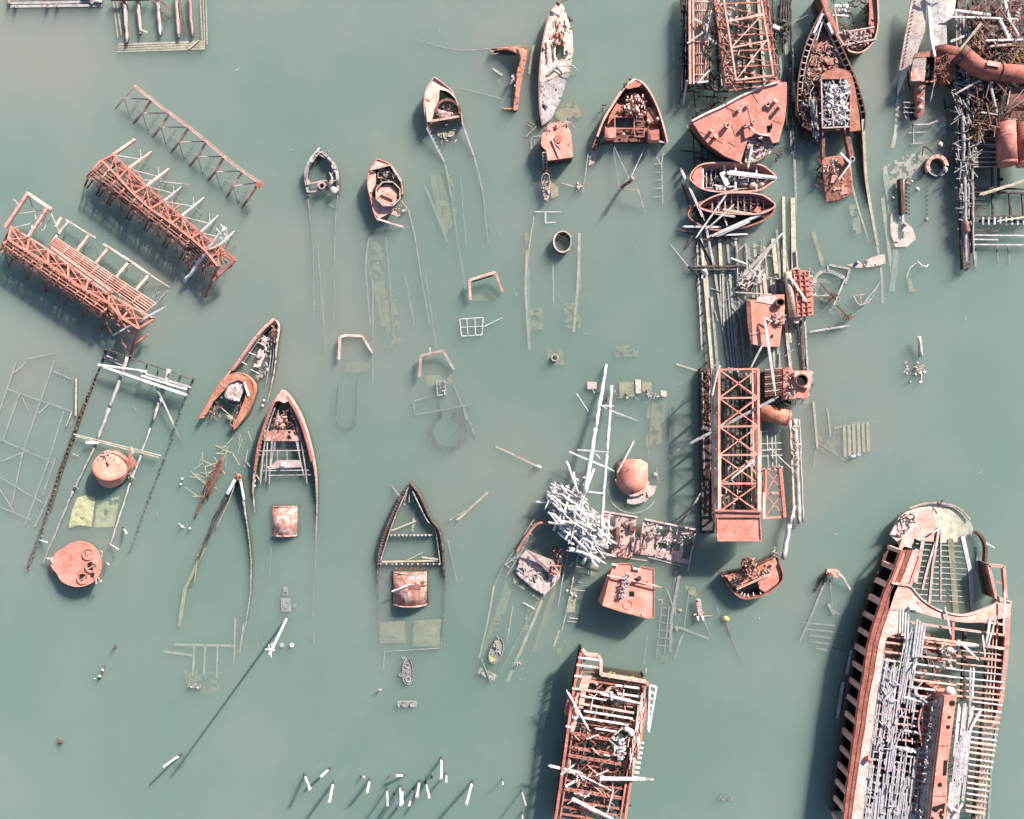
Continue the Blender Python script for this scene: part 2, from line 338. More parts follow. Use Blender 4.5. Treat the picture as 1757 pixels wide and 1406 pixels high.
# ------------------------------------------------------------------ water and seabed
def water_body():
    m = bpy.data.materials.new('murky_water'); m.use_nodes = True; t = m.node_tree; t.nodes.clear(); N = t.nodes.new; L = t.links.new
    out = N('ShaderNodeOutputMaterial'); tr = N('ShaderNodeBsdfTransparent'); gl = N('ShaderNodeBsdfGlossy'); gl.inputs['Roughness'].default_value = .06
    mx = N('ShaderNodeMixShader'); fr = N('ShaderNodeFresnel'); fr.inputs[0].default_value = 1.33; geo = N('ShaderNodeNewGeometry')
    inv = N('ShaderNodeMath'); inv.operation = 'SUBTRACT'; inv.inputs[0].default_value = 1; L(geo.outputs['Backfacing'], inv.inputs[1])
    ml = N('ShaderNodeMath'); ml.operation = 'MULTIPLY'; L(inv.outputs[0], ml.inputs[0]); L(fr.outputs[0], ml.inputs[1]); L(ml.outputs[0], mx.inputs[0])
    L(tr.outputs[0], mx.inputs[1]); L(gl.outputs[0], mx.inputs[2]); L(mx.outputs[0], out.inputs['Surface'])
    tc = N('ShaderNodeTexCoord'); n1 = N('ShaderNodeTexNoise'); n1.inputs['Scale'].default_value = 2.2; n1.inputs['Detail'].default_value = 5; L(tc.outputs['Object'], n1.inputs['Vector'])
    bp = N('ShaderNodeBump'); bp.inputs['Strength'].default_value = .25; bp.inputs['Distance'].default_value = .05; L(n1.outputs['Fac'], bp.inputs['Height']); L(bp.outputs[0], gl.inputs['Normal'])
    v = N('ShaderNodeVolumePrincipled'); v.inputs['Density'].default_value = WDEN; v.inputs['Anisotropy'].default_value = 0
    # silt clouds: the colour of the suspended mud drifts from green to grey and tan over tens of metres
    nz = N('ShaderNodeTexNoise'); nz.inputs['Scale'].default_value = .028; nz.inputs['Detail'].default_value = 5; nz.inputs['Roughness'].default_value = .6; L(tc.outputs['Object'], nz.inputs['Vector'])
    sx = N('ShaderNodeSeparateXYZ'); L(tc.outputs['Object'], sx.inputs[0]); gy = N('ShaderNodeMapRange'); gy.inputs['From Min'].default_value = -75; gy.inputs['From Max'].default_value = 75; gy.inputs['To Min'].default_value = -.07; gy.inputs['To Max'].default_value = .08; L(sx.outputs[1], gy.inputs['Value'])
    ad = N('ShaderNodeMath'); L(nz.outputs['Fac'], ad.inputs[0]); L(gy.outputs[0], ad.inputs[1])
    cr = N('ShaderNodeValToRGB'); e = cr.color_ramp.elements; e[0].position = .34; e[0].color = (.465, .592, .535, 1); e[1].position = .68; e[1].color = (.61, .63, .58, 1)
    q = e.new(.5); q.color = (.52, .614, .562, 1); L(ad.outputs[0], cr.inputs[0]); L(cr.outputs[0], v.inputs['Color'])
    L(v.outputs[0], out.inputs['Volume'])
    mb = MB(); a, d = 260.0, -7.0
    mb.add([(-a, -a, 0), (a, -a, 0), (a, a, 0), (-a, a, 0), (-a, -a, d), (a, -a, d), (a, a, d), (-a, a, d)],
           [(0, 1, 2, 3), (7, 6, 5, 4), (0, 4, 5, 1), (1, 5, 6, 2), (2, 6, 7, 3), (3, 7, 4, 0)])
    M['water'] = m; struct('water', mb, 'water')
    M['mud'] = material('seabed_mud', [(.10,.13,.13),(.20,.21,.17),(.36,.33,.22)], .035, 1.2, grain=.3, bump=0, stain=(.32,.31,.2), vary=0, tide=False)
    sb = MB(); n = 56; g = 250.0
    for i in range(n + 1):
        for j in range(n + 1):
            x, y = -g + 2 * g * i / n, -g + 2 * g * j / n
            sb.v.append(Vector((x, y, -3.1 + .75 * noise.noise(Vector((x * .03, y * .03, 1))) + .4 * noise.noise(Vector((x * .09, y * .09, 4))))))
    sb.f = [(i * (n + 1) + j, (i + 1) * (n + 1) + j, (i + 1) * (n + 1) + j + 1, i * (n + 1) + j + 1) for i in range(n) for j in range(n)]; sb.sm = [True] * len(sb.f)
    struct('seabed', sb, 'mud')
WDEN = 0.55
water_body()
random.seed(5)
# ================================================================== west side: timber barges and steel truss frames
t = Thing('timber_barge', 'half sunken plank barge edge with short bollard stubs in the top left corner', 'barge', (95, 5))
m = MB()
for k, y in enumerate((-18, -9, 0, 6, 12)): m.beam((12 + k, y, -.05 - .06 * k), (176, y - 2, -.1), 4.5, 3)
t.part('deck_planking', m, 'wood')
for x, y in ((27, 11), (82, 11), (100, 10), (158, 4), (16, 4)): t.part('bollard', MB().tube([(x, y, -.4), (x, y, .55)], 2.6, 9), 'pink')
t.part('broken_beam', MB().beam((140, -6, .5), (175, 3, .4), 3).beam((146, -10, .5), (160, 5, .3), 2), 'white')
t = Thing('crib_barge', 'sunken timber crib with five upright rows of crusted logs above water', 'barge', (273, 40))
m = MB()
for k, y in enumerate((76, 80, 84, 88)): m.beam((204 - k, y + 1, -.3 - .1 * k), (352, y - 4, -.3), 3.4, 2)
for k in range(3): m.beam((194 + k * 6, -6, -.45), (203 + k * 6, 66 - 5 * k, -.4), 2.5); m.beam((344 + k * 5, -6, -.4), (348 + k * 4, 78, -.4), 2.5)
m.beam((325, 84, -.15), (341, 70, -.1), 3)
t.part('sunken_floor', m, 'tan')
for k, (x, y) in enumerate(((216, 74), (239, 60), (273, 62), (305, 66), (328, 64))):
    m = MB(); m.log((x - 3, -8, .45), (x + 2, y, .25), 3.1, 2.6, k, .8); m.log((x - 1, -8, .05), (x + 4, y - 5, -.1), 2.2, 2, k + 9); t.part('log_row', m, 'pink')
t.part('brace', MB().beam((252, -6, .8), (289, 33, .2), 2.2).beam((268, -4, .9), (299, 22, .5), 2.2).beam((308, -2, .6), (318, 61, .1), 1.8), 'brown')
t.part('top_beam', MB().beam((190, -1, .9), (256, -2, .9), 5, 4), 'brown')
t.part('splinter', MB().beam((240, 51, .6), (253, 56, .5), 1.5), 'white')

# the lone side frame
t = Thing('side_truss', 'single row of rusted steel frames with long top rail standing in open water', 'truss', (320, 250), 'collapsed steel truss frames')
nd = [(232, 147.5), (261, 171), (292, 194.5), (325, 218.5), (355, 243), (385, 269), (417, 294), (445, 313)]
en = [(195, 190), (228, 213), (261, 236), (292, 264), (324, 287), (356, 311), (388, 339), (414, 358)]
md = [(213, 169), (244.5, 194.5), (276, 218.5), (307, 244.5), (339, 269), (370, 295), (400, 320), (426, 342)]
t.part('top_rail', MB().line([(x - .8, y + 1.6, 3) for x, y in nd], 2.2).line([(x + .8, y - 1.2, 3.1) for x, y in nd], 1.6), 'salmonp')
for i in range(8):
    m = MB().beam((*nd[i], 2.8), (*md[i], 1.4), 3.0 if i else 1.6).beam((*md[i], 1.4), (*en[i], -.7), 2.8 if i else 1.5); t.part('post', m, 'orange' if i > 6 else 'salmonp')
m = MB(); b = MB()
for i in range(7):
    m.beam((*md[i], 1.45), (*nd[i + 1], 2.8), 1.7); x, y = md[i]
    b.beam((x, y, 1.2), (x + 9, y + 31, -.25), .9); b.beam((x + 9, y + 29, -.2), (x + 29, y + 1, .5), .9); b.beam((x + 17, y + 13, .2), (x + 31, y + 22, -.2), .8); b.beam((x + 24, y + 2, .4), (x + 10, y + 23, 0), .7)
t.part('strut', m, 'pink'); t.part('thin_bracing', b, 'grey')
t.part('corner_plate', MB().slab([(437, 316, 3.3), (449, 309, 3.3), (452, 318, 3.2), (443, 324, 3.1)], 1.2), 'orange')

def rods(t, A0, A1, B0, B1, n, z, rise, hoops, mat='salmon', w=1.3, r=.9):
    """a cradle of long rods carried on hoops, between the edge lines A and B"""
    m = MB()
    for i in range(n + 1):
        u = i / n; zz = z + rise * math.sin(math.pi * u)
        m.beam((*lerp(A0, B0, u), zz), (*lerp(A1, B1, u), zz), w)
    t.part('rod_cradle', m, mat)
    for hgt in hoops:
        a, b = lerp(A0, A1, hgt), lerp(B0, B1, hgt); pts = []
        for i in range(9):
            u = -.03 + 1.06 * i / 8; pts.append((*lerp(a, b, u), z + .1 + rise * math.sin(math.pi * max(0, min(1, u)))))
        t.part('hoop', MB().line(pts, 1.9, 1.6), mat)

t = Thing('truss_barge', 'rust pink truss with one long rod cradle and a bleached spar across its end', 'truss', (280, 360), 'collapsed steel truss frames')
c1 = [(195, 266), (220, 290), (251, 320), (281, 346), (311.5, 371.5), (344, 400), (375, 423), (404, 445)]
c2 = [(175, 276), (204, 306), (229, 333), (258, 359), (294, 383), (328, 409), (352, 430), (374, 457)]
c3 = [(153, 303), (173, 318), (191, 333), (224, 359), (255, 378), (287, 406), (317, 428), (345, 455)]
z1, z2, z3_ = 4.2, 4.6, 3.0
t.part('upper_chord', MB().line([(*p, z1) for p in c1], 3.4).line([(p[0] - 5, p[1] + 4, z1 - .8) for p in c1], 1.8), 'red')
t.part('middle_chord', MB().line([(*p, z2) for p in c2], 2.6), 'salmon')
rods(t, (149, 304), (316, 432), (172, 277), (335, 406), 6, 3.2, 1.3, [.0, .1, .2, .3, .42, .5, .58, .7, .78, .9, .98])
m = MB()
for i in range(7):
    m.beam((*c1[i], z1), (*c2[i + 1], z2), 1.5); m.beam((*c2[i], z2), (*c1[i], z1), 3.0); m.beam((*c2[i], z2 - 1), (*c1[i + 1], z1 - 1.5), 1.3); m.beam((*c3[i], 1.2), (*c1[i + 1], .6), 1.2)
    m.beam((*lerp(c2[i], c2[i + 1], .5), z2), (*lerp(c1[i], c1[i + 1], .1), z1), 1.2)
t.part('diagonal_bracing', m, 'salmon')
pe = [(232, 240), (260, 261), (290, 290), (312, 321), (350, 340), (374, 371), (402, 398)]
for i in range(7):
    t.part('outrigger_post', MB().beam((*c1[i], z1 - .2), (*pe[i], .1 if i else 2.5), 3.2 if i else 4.2, w2=2.4 if i else 4.2), 'salmonp' if i < 3 else 'grey')
m = MB()
for i in range(6):
    a = lerp(c1[i + 1], pe[i + 1], .55); m.beam((*c1[i], z1 - .3), (*a, 1.8), 1.3); m.beam((*a, 1.8), (a[0] + 13, a[1] + 13, .2), .9); m.beam((a[0] + 4, a[1] + 26, -.1), (a[0] + 17, a[1] + 6, .2), .8); m.beam((*a, 1.6), (a[0] - 1, a[1] - 17, .2), .8)
m.beam((248, 309, .9), (324, 317, .3), 1.8)
t.part('thin_bracing', m, 'grey')
m = MB(); d = MB()
for i in range(7):
    x, y = c3[i]; d.beam((x, y, 2.9), (x - 8, y + 17, -.6), 2.2); d.beam((x + 7, y + 6, 2.7), (x - 4, y + 20, -.5), 1.8); m.beam((x + 8, y + 5, 2.8), (x + 18, y + 29, -.4), 1.1); m.beam((x + 12, y + 27, 0), (x + 18, y + 20, .4), .9)
t.part('under_bracing', d, 'brown'); t.part('under_bracing', m, 'pink')
m = MB()  # dark brown underlayer added to stand for shaded structure behind the rods
for i in range(7):
    for u in (.1, .3, .5, .7, .9): m.beam((*lerp(c3[i], c2[i], u), 1.9 + .5 * (i % 2)), (*lerp(c3[i + 1], c2[i + 1], u), 2.1), 2.6)
    m.beam((*c3[i], 2.2), (*c1[i], 2.0), 3).beam((*lerp(c2[i], c2[i + 1], .5), 1.6), (*lerp(c1[i], c1[i + 1], .5), 1.8), 2.2); m.beam((*lerp(c2[i], c1[i], .5), 2.2), (*lerp(c2[i + 1], c1[i + 1], .5), 2.2), 2.4)
    m.beam((*lerp(c2[i], c1[i], .25), 1.6), (*lerp(c2[i + 1], c1[i + 1], .8), 1.6), 1.6).beam((*lerp(c2[i], c1[i], .8), 1.6), (*lerp(c2[i + 1], c1[i + 1], .25), 1.6), 1.6)
t.part('lower_deck', m, 'brown'); t.part('bent_lacing', MB().clutter([(176, 276), (200, 266), (400, 440), (376, 456)], 3.6, 60, 3, 26, 1.0, 'b', [.84, .2, 1.5, 2.4, .7]), 'red')
m = MB().beam((404, 446, 4.3), (366, 482, 3), 4).beam((374, 456, 4.2), (353, 510, .4), 4).beam((366, 482, 3), (353, 508, .6), 2.5).beam((344, 420, 4), (404, 446, 4.2), 2.4).beam((352, 432, 4.4), (318, 452, 1.5), 3).beam((390, 434, 4.2), (356, 440, 4.3), 3)
m.beam((376, 424, 4), (344, 470, 2), 1.8).beam((340, 425, 4), (352, 482, 1), 1.8).beam((330, 455, 2), (374, 457, 3.5), 2).beam((320, 440, 3), (328, 470, -.4), 2).beam((398, 455, 3.4), (372, 470, 2.6), 5, 2)
t.part('end_frame', m, 'red')
m = MB().log((386, 391, 5.6), (316, 484, 1.0), 2.6, 3.0, 3, 1.2)
for a, b in (((383, 398), (392, 412)), ((380, 402), (371, 392)), ((386, 396), (379, 385)), ((377, 408), (388, 416)), ((360, 428), (386, 414))): m.beam((*a, 5.2), (*b, 4.6), 1.2)
solo('bleached_spar', m, 'white', 'bleached white spar with branch stubs leaning across the end of the upper truss', 'spar')

t = Thing('truss_barge', 'rust pink truss with two parallel rod cradles and open box frames at its upper side', 'truss', (135, 470), 'collapsed steel truss frames')
c = [(14, 411), (46, 431), (83, 453), (117, 478), (147, 498), (186, 520), (210, 546), (238, 564)]
u = [(19, 390), (50, 408), (82, 428), (117, 453), (152, 479), (188, 505), (226, 527), (265, 547)]
t.part('main_chord', MB().line([(*p, 4.8) for p in c], 3.2), 'salmon')
t.part('upper_chord', MB().line([(*p, 3.6) for p in u], 2.4).line([(p[0] + 6, p[1] - 3, 3.3) for p in u[2:6]], 2.4), 'salmonp')
rods(t, (1, 430), (172, 545), (16, 407), (190, 524), 5, 3.2, 1.4, [.0, .08, .18, .27, .36, .45, .53, .62, .72, .8, .9, .99])
rods(t, (85, 420), (249, 536), (95, 407), (268, 521), 5, 2.5, .15, [0, .14, .29, .43, .57, .71, .86, 1], 'salmonp', 1.35)
m = MB()
for i in range(7):
    m.beam((*c[i], 4.8), (*u[i + 1], 3.6), 1.4); m.beam((*u[i], 3.6), (*c[i + 1], 4.8), 1.4); m.beam((*c[i], 4.8), (*u[i], 3.6), 2.2); m.beam((c[i][0] - 8, c[i][1] + 8, 2.2), (*u[i], 1.0), 2)
t.part('diagonal_bracing', m, 'salmon')
for i, (a, b) in enumerate((((49, 331), (9, 391)), ((83, 356), (49, 407)))): t.part('frame_post', MB().beam((*a, 4.4), (*b, 3.8), 5 if i == 0 else 4.4, 4), 'salmonp')
t.part('frame_rail', MB().beam((48, 332, 4.4), (89, 360, 4.2), 4.4), 'salmonp')
t.part('frame_bracing', MB().beam((50, 336, 4), (62, 376, 3), 1.3).beam((84, 358, 4), (102, 400, 2.6), 1.5).beam((33, 367, 4), (80, 360, 3), 1).beam((38, 360, 3.5), (24, 342, 1), 1.2).line([(66, 392, 2.6), (78, 373, 2.6), (86, 377, 2.6), (74, 396, 2.6), (66, 392, 2.6)], .9).beam((72, 382, 2.6), (80, 387, 2.6), .8).beam((20, 392, 3.2), (52, 384, 2.5), .9).beam((45, 410, 2.8), (64, 400, 2.6), .9), 'pink')
t.part('white_board', MB().box(54, 387, 61, 393, 4.1, 1), 'white')
t.part('outer_rail', MB().line([(113, 377, 1.2), (156, 404, 1.6), (164, 408, 1)], 2.2), 'pink')
t.part('outer_rail', MB().line([(178, 419, 1.8), (222, 447, 2), (258, 472, 1.8)], 3.2).beam((258, 472, 1.7), (291, 493, -.3), 2), 'pink')
for a, b, mt in (((118, 380), (95, 409), 'wood'), ((152, 405), (126, 440), 'salmonp'), ((188, 424), (163, 454), 'salmonp'), ((222, 449), (198, 478), 'tan'), ((256, 472), (232, 500), 'tan'), ((105, 374), (96, 390), 'pink')):
    t.part('frame_post', MB().beam((*a, 1.7), (*b, 2.3), 4, 3), mt)
m = MB()
for x, y in ((134, 420), (165, 435), (204, 462), (236, 486), (266, 504)):
    m.beam((x - 1, y - 14, 1.9), (x + 3, y + 6, .2), 1); m.beam((x + 8, y - 4, .9), (x - 5, y + 7, .8), .9); m.beam((x + 12, y + 4, .7), (x + 20, y - 6, .7), .8); m.beam((x + 9, y + 8, .7), (x + 18, y - 2, .6), .8)
m.beam((288, 500, 1.4), (262, 527, .5), 1.8)
t.part('thin_bracing', m, 'grey')
m = MB()
for i in range(6):
    x, y = lerp((8, 436), (168, 545), i / 5); m.beam((x, y, 2.9), (x + 7, y + 20, -.5), 1.1); m.beam((x + 14, y + 8, 2.9), (x + 6, y + 22, -.5), 2)
t.part('under_bracing', m, 'brown')
m = MB()  # dark brown beams under both cradles, their tone standing in for shade
for i in range(7):
    a0, a1 = lerp((2, 428), (174, 542), i / 7), lerp((2, 428), (174, 542), (i + 1) / 7)
    for q in (.1, .35, .6, .85): m.beam((*lerp(a0, c[i], q), 2.1), (*lerp(a1, c[i + 1], q), 2.1), 3); m.beam((*lerp(c[i], u[i], q), 2.2), (*lerp(c[i + 1], u[i + 1], q), 2.2), 2)
    m.beam((*a0, 1.8), (*u[i], 1.6), 3).beam((*lerp(a0, a1, .5), 1.6), (*lerp(u[i], u[i + 1], .4), 1.6), 2.2)
for q in (.1, .3, .5, .7, .9): m.beam((*lerp((85, 420), (94, 408), q), 1.7), (*lerp((249, 536), (267, 522), q), 1.7), 2.6)
t.part('lower_deck', m, 'brown'); t.part('bent_lacing', MB().clutter([(16, 410), (26, 392), (262, 546), (236, 562)], 3.4, 64, 5, 26, 1.0, 'b', [.65, .2, 1.4, 2.4, .8]), 'red')
m = MB().beam((266, 547, 3.7), (238, 564, 4.4), 3.4).beam((238, 563, 4.8), (224, 609, .6), 4.2).beam((210, 546, 4.6), (238, 566, 4.6), 3).beam((178, 545, 3), (192, 575, .2), 2.4).beam((208, 573, 2.4), (209, 587, 1.4), 2).line([(209, 586, 1.4), (222, 605, .5)], 2).beam((254, 574, 2.4), (230, 590, 2.4), 3.6, 2)
m.beam((186, 522, 4), (222, 570, 2.8), 2).beam((210, 520, 3.6), (238, 560, 4.2), 2).beam((232, 530, 3.4), (206, 552, 4), 2).beam((262, 545, 3.4), (216, 548, 3.6), 1.6).beam((200, 556, 3), (232, 575, 2), 1.8)
t.part('end_frame', m, 'red')
plank((284, 527, 5.2), (193, 576, 2.2), 3.4, 'white', 'long bleached plank lying across the end of the lower truss')

# sunken grid barge and skeleton timber barge
t = Thing('sunken_grid_barge', 'drowned grid of pale beams under the water at the left edge', 'barge', (60, 750))
m = MB()
for a, b in (((29, 620), (-12, 740)), ((94, 620), (40, 775)), ((40, 775), (20, 870)), ((34, 676), (4, 760)), ((110, 705), (84, 790)), ((84, 790), (44, 900)), ((118, 780), (60, 905)), ((96, 786), (74, 850))): m.beam((*a, -.55), (*b, -.8), 3, 2)
for a, b in (((14, 668), (124, 706)), ((-4, 752), (92, 794)), ((-4, 816), (76, 864)), ((-4, 868), (54, 892)), ((48, 616), (96, 606)), ((92, 637), (126, 652)), ((22, 642), (46, 622)), ((-6, 796), (50, 772)), ((0, 838), (26, 880)), ((38, 680), (50, 706)), ((66, 710), (84, 694))): m.beam((*a, -.5), (*b, -.7), 2.4, 2)
for i in range(7): m.beam((104 + i * 5, 622 + i * 3, -.7), (100 + i * 5, 648 + i * 3, -1), 1.5)
t.part('frame', m, 'sub')
t.part('bright_plank', MB().beam((132, 650, -.2), (131, 714, -.15), 3.5).beam((114, 732, .15), (124, 706, -.2), 1.6), 'tan')

t = Thing('skeleton_barge', 'long timber barge skeleton with two rust boilers between its side walls', 'barge', (200, 780))
Lw = [(182, 602), (157, 662), (145, 692), (124, 752), (104, 807), (82, 878), (66, 927), (48, 975)]
m = MB(); r = random.Random(3)
for k in range(7):
    o = r.uniform(-4, 6); q = [(x + o * (.4 + i * .1), y, .35 - .1 * i - .06 * k) for i, (x, y) in enumerate(Lw)]; i0 = r.randint(0, 2); m.line(rs(q[i0:i0 + r.randint(3, 6)], 30), r.uniform(1, 2), 3)
t.part('side_wall', m, 'wet')
for i, p in enumerate(rs(Lw, 8)):
    zz = (.75 - i * .012) * r.uniform(.5, 1.1); t.part('pile_stub', MB().tube([(p[0] + r.uniform(-1, 3), p[1], -.8), (p[0] + r.uniform(-1, 3), p[1] + 1, zz)], r.uniform(.9, 1.7), 6), 'brown')
t.part('log_wall', MB().log((219, 613, 1.2), (188, 700, .8), 3.4, 3, 1).log((188, 700, .75), (166, 757, .4), 3, 2.6, 2), 'wood')
t.part('log_wall', MB().log((164, 765, .2), (126, 842, .05), 2.2, 2, 4).log((126, 842, .0), (72, 970, -.6), 2.4, 2.2, 5), 'sub')
t.part('log_wall', MB().log((290, 634, 1.4), (278, 678, .9), 3.8, 3, 6).log((276, 684, .6), (262, 724, .3), 3, 2.6, 7).log((258, 735, .1), (240, 785, -.1), 1.8, 1.8, 8).log((244, 775, .4), (224, 828, .25), 2.6, 2, 9).log((224, 828, .2), (186, 944, -.35), 1.8, 1.6, 10), 'wood')
for i, p in enumerate(rs([(332, 651), (311, 703), (290, 768), (273, 812), (257, 853), (240, 902), (222, 948)], 9)):
    zz = .6 - i * .022; t.part('pile_stub', MB().tube([(p[0] + r.uniform(-2, 2), p[1], -1), (p[0] + r.uniform(-2, 2), p[1], zz * r.uniform(.5, 1.1))], r.uniform(1, 1.8), 6), 'wet')
m = MB().line([(183, 599, 1.3), (232, 617, 1.3), (333, 653, 1.2)], 1.8)
for x, y in ((182, 600), (200, 606), (224, 611), (253, 626), (272, 637), (290, 642), (310, 646), (332, 651)): m.tube([(x, y, -.5), (x, y, 1.9)], 1.6, 6); m.beam((x - 1, y - 3, 1.2), (x - 2, y + 6, 1.1), 1.5)
t.part('end_rail', m, 'wet')
t.part('cross_beam', MB().beam((126, 745, .8), (276, 782, .9), 1.5).beam((128, 748, .75), (272, 785, .8), 1.3), 'tan')
t.part('broken_floor', MB().beam((178, 610, .1), (216, 628, .1), 6, 2).beam((125, 779, .2), (136, 783, .3), 1.3).beam((225, 767, .9), (228, 779, .9), 2.6).beam((127, 834, .3), (136, 839, .35), 1.4), 'wood')
plank((268, 664, 1.6), (300, 733, .9), 3, 'wood', 'dark diagonal prop sloping from the barge into the water at right', 'prop')
plank((300, 733, .85), (316, 766, -.5), 2, 'sub', 'drowned lower half of the diagonal prop beside the skeleton barge', 'prop')
for a, b, w, mt, lb in (((168, 626), (252, 638), 4.2, 'white', 'short split white plank across the top of the skeleton barge'), ((178, 630), (321, 678), 4.2, 'white', 'longest white plank running diagonally over three walls of the skeleton barge'),
                        ((243, 645), (321, 668), 3.6, 'white', 'white plank end above the longest plank on the skeleton barge'), ((250, 642), (328, 665), 3, 'wood', 'grey plank tight under the end rail of the skeleton barge')):
    m = MB().beam((*a, 2.0), (*b, 1.9), w, 2.2).beam((a[0] + 2, a[1] + 1.5, 2.15), (b[0] - 12, b[1] - 2, 2.1), w * .4, 1); solo('loose_plank', m, mt, lb, 'plank', 'white planks on the skeleton barge')
solo('loose_plank', MB().slab([(147, 757, 1), (160, 757, 1), (169, 760, 1), (168, 762, 1), (147, 762, 1)], 1), 'white', 'short flat white board beside the long cross beam', 'plank')
for k, (a, b, lb) in enumerate((((211, 906), (217, 915), 'thick white stub leaning out of the right barge wall'), ((187, 933), (203, 943), 'thin white stub below the thick one on the right barge wall'), ((67, 927), (81, 931), 'white stub on the left barge wall next to the cone boiler'), ((180, 965), (187, 969), 'tiny white stub at the right rim of the cone boiler'))):
    m = MB().log((*a, -.3), (*b, 1.5), 1.9 if k in (0, 2) else 1.2, 1.5 if k == 0 else 1, k); solo('timber_stub', m, 'white', lb, 'stub')
m = MB().rag([(131, 855), (148, 850), (164, 854), (160, 880), (156, 905), (136, 902), (117, 907), (122, 880)], -.42, .6, 2.2, amt=-.7, sc=.05, seed=3, rough=.14).rag([(166, 862), (205, 852), (196, 905), (160, 906)], -1.0, 1, 3, amt=-.5, seed=5, rough=.2)
solo('sunken_tarpaulin', m, 'yellow', 'yellow sheet lying just under water between the two boilers', 'sheet')

# boilers in the barge
t = Thing('boiler', 'upright round boiler with two manhole rings and a torn plate at its right side', 'boiler', (192, 805), 'rust boilers')
def drum(cx, cy, r, z0, cx1, cy1, z1, dome=.35, n=40):
    m = MB(); A, B = W(cx, cy, z0), W(cx1, cy1, z1); ax = (B - A).normalized(); m.tube([A, B], r, n, cap=False); last = None; vs = []; K = 5
    x = ax.cross(Vector((0, 1, 0))).normalized(); y = ax.cross(x); fs = []
    for k in range(K + 1):
        q = r * PX * math.cos(k / K * math.pi / 2 * .98)
        for j in range(n): a = 2 * math.pi * j / n; vs.append(B + ax * (dome * math.sin(k / K * math.pi / 2)) + x * (q * math.cos(a)) + y * (q * math.sin(a)))
    for k in range(K):
        for j in range(n): fs.append((k * n + j, k * n + (j + 1) % n, (k + 1) * n + (j + 1) % n, (k + 1) * n + j))
    m.add(vs, fs, True); return m
t.part('shell', drum(196, 813, 28, -1, 190, 799, 1.7, .5), 'coral')
t.part('shell_band', MB().ring((190.5, 800.5, 1.55), 29, 1.5, 2, 40), 'red')
for x, y, q in ((176, 788, 8.5), (167.5, 801, 7.5), (183, 777, 4)): t.part('manhole_ring', MB().ring((x, y, 2.35), q, 2.2, 5, 22).disc((x, y, 2.1), q - 3.5, 2), 'salmonp')
m = MB()
for i in range(9):
    a = math.radians(60 + i * 24); m.tube([(190 + 17 * math.cos(a), 797 - 17 * math.sin(a), 1.9), (190 + 17 * math.cos(a), 797 - 17 * math.sin(a), 2.45)], .9, 6)
t.part('bolt_circle', m, 'brown'); t.part('pipe_stub', MB().tube([(182, 792, 2), (186, 797, 2.7), (184, 803, 2.3)], 1.4, 8), 'brown')
t.part('torn_plate', MB().slab([(221, 772, 2.2), (226, 782, 2), (236, 797, 1.2), (219, 808, 1.4)], .8).slab([(199, 802, 2), (218, 806, 1.5), (228, 808, 1.2), (214, 812, 1.2)], .8), 'orange')
t.part('bracket', MB().clutter([(214, 808), (232, 808), (228, 822), (216, 822)], .6, 9, 4, 9, .5), 'pink')
t = Thing('boiler', 'round boiler end with three furnace mouths and a cone nose pointing left', 'boiler', (134, 968), 'rust boilers')
ol = [(93, 952, 1.5), (104, 942, 1.9), (120, 933, 2.2), (137, 929, 2.4), (158, 936, 2.6), (171, 953, 2.7), (174.5, 973, 2.7), (167, 993, 2.6), (148, 1005, 2.4), (128, 1007, 2.2), (107, 999, 1.9), (96, 983, 1.6), (87, 971, 1.4)]
ol2 = rs(ol, 6, True); lo = [(p[0] + 2, p[1] - 1, -1.2) for p in ol2]
t.part('shell', MB().loft(ol2, lo), 'coral')
zt = lambda x, y: 1.45 + (x - 90) * .0152 + .03
m = MB()
for a, b in (((115, 936), (109, 1001)), ((112, 959), (147, 962)), ((110, 978), (142, 980)), ((121, 934), (145, 938)), ((136, 982), (129, 1003))): m.beam((*a, zt(*a)), (*b, zt(*b)), .8, .6)
t.part('plate_seams', m, 'brown')
for x, y, q in ((151, 951, 10.5), (156, 973, 10.5), (141.5, 993, 10)):
    f = t.part('furnace_mouth', MB().ring((x, y, zt(x, y) + .3), q, 2, 4, 26), 'salmon'); t.part('furnace_hole', MB().disc((x + 1, y - 1, zt(x, y) + .05), q - 3.6, .4, 22), 'black', f); t.part('furnace_bar', MB().beam((x - 7, y + 4, zt(x, y) + .2), (x + 7, y - 3, zt(x, y) + .2), 2, 1), 'pink', f)
t.part('inspection_hole', MB().disc((158, 988, zt(158, 988) + .03), 3, .3), 'black')
t.part('nose_cone', MB().tube([(95, 962, 1.1), (86, 960, .9)], 7, 14, 3).tube([(87, 960, 1), (80, 959, 1)], 2.2, 10), 'salmonp')
t.part('tube_cluster', MB().clutter([(160, 958), (172, 958), (172, 1000), (158, 1000)], 2.6, 10, 2, 7, .3, 'bt'), 'pink')
t.part('lifting_lug', MB().line([(169, 945, 2.3), (176, 947, 2), (174, 956, 2)], 1.2).line([(166, 992, 2.3), (164, 1002, 2), (156, 1000, 2)], 1.2), 'grey')
# ================================================================== middle: tug wrecks, frames, floats and piles
def capline(m, pts, w=2.0, h=1.4): return m.line(rs(pts, 6), w, h)
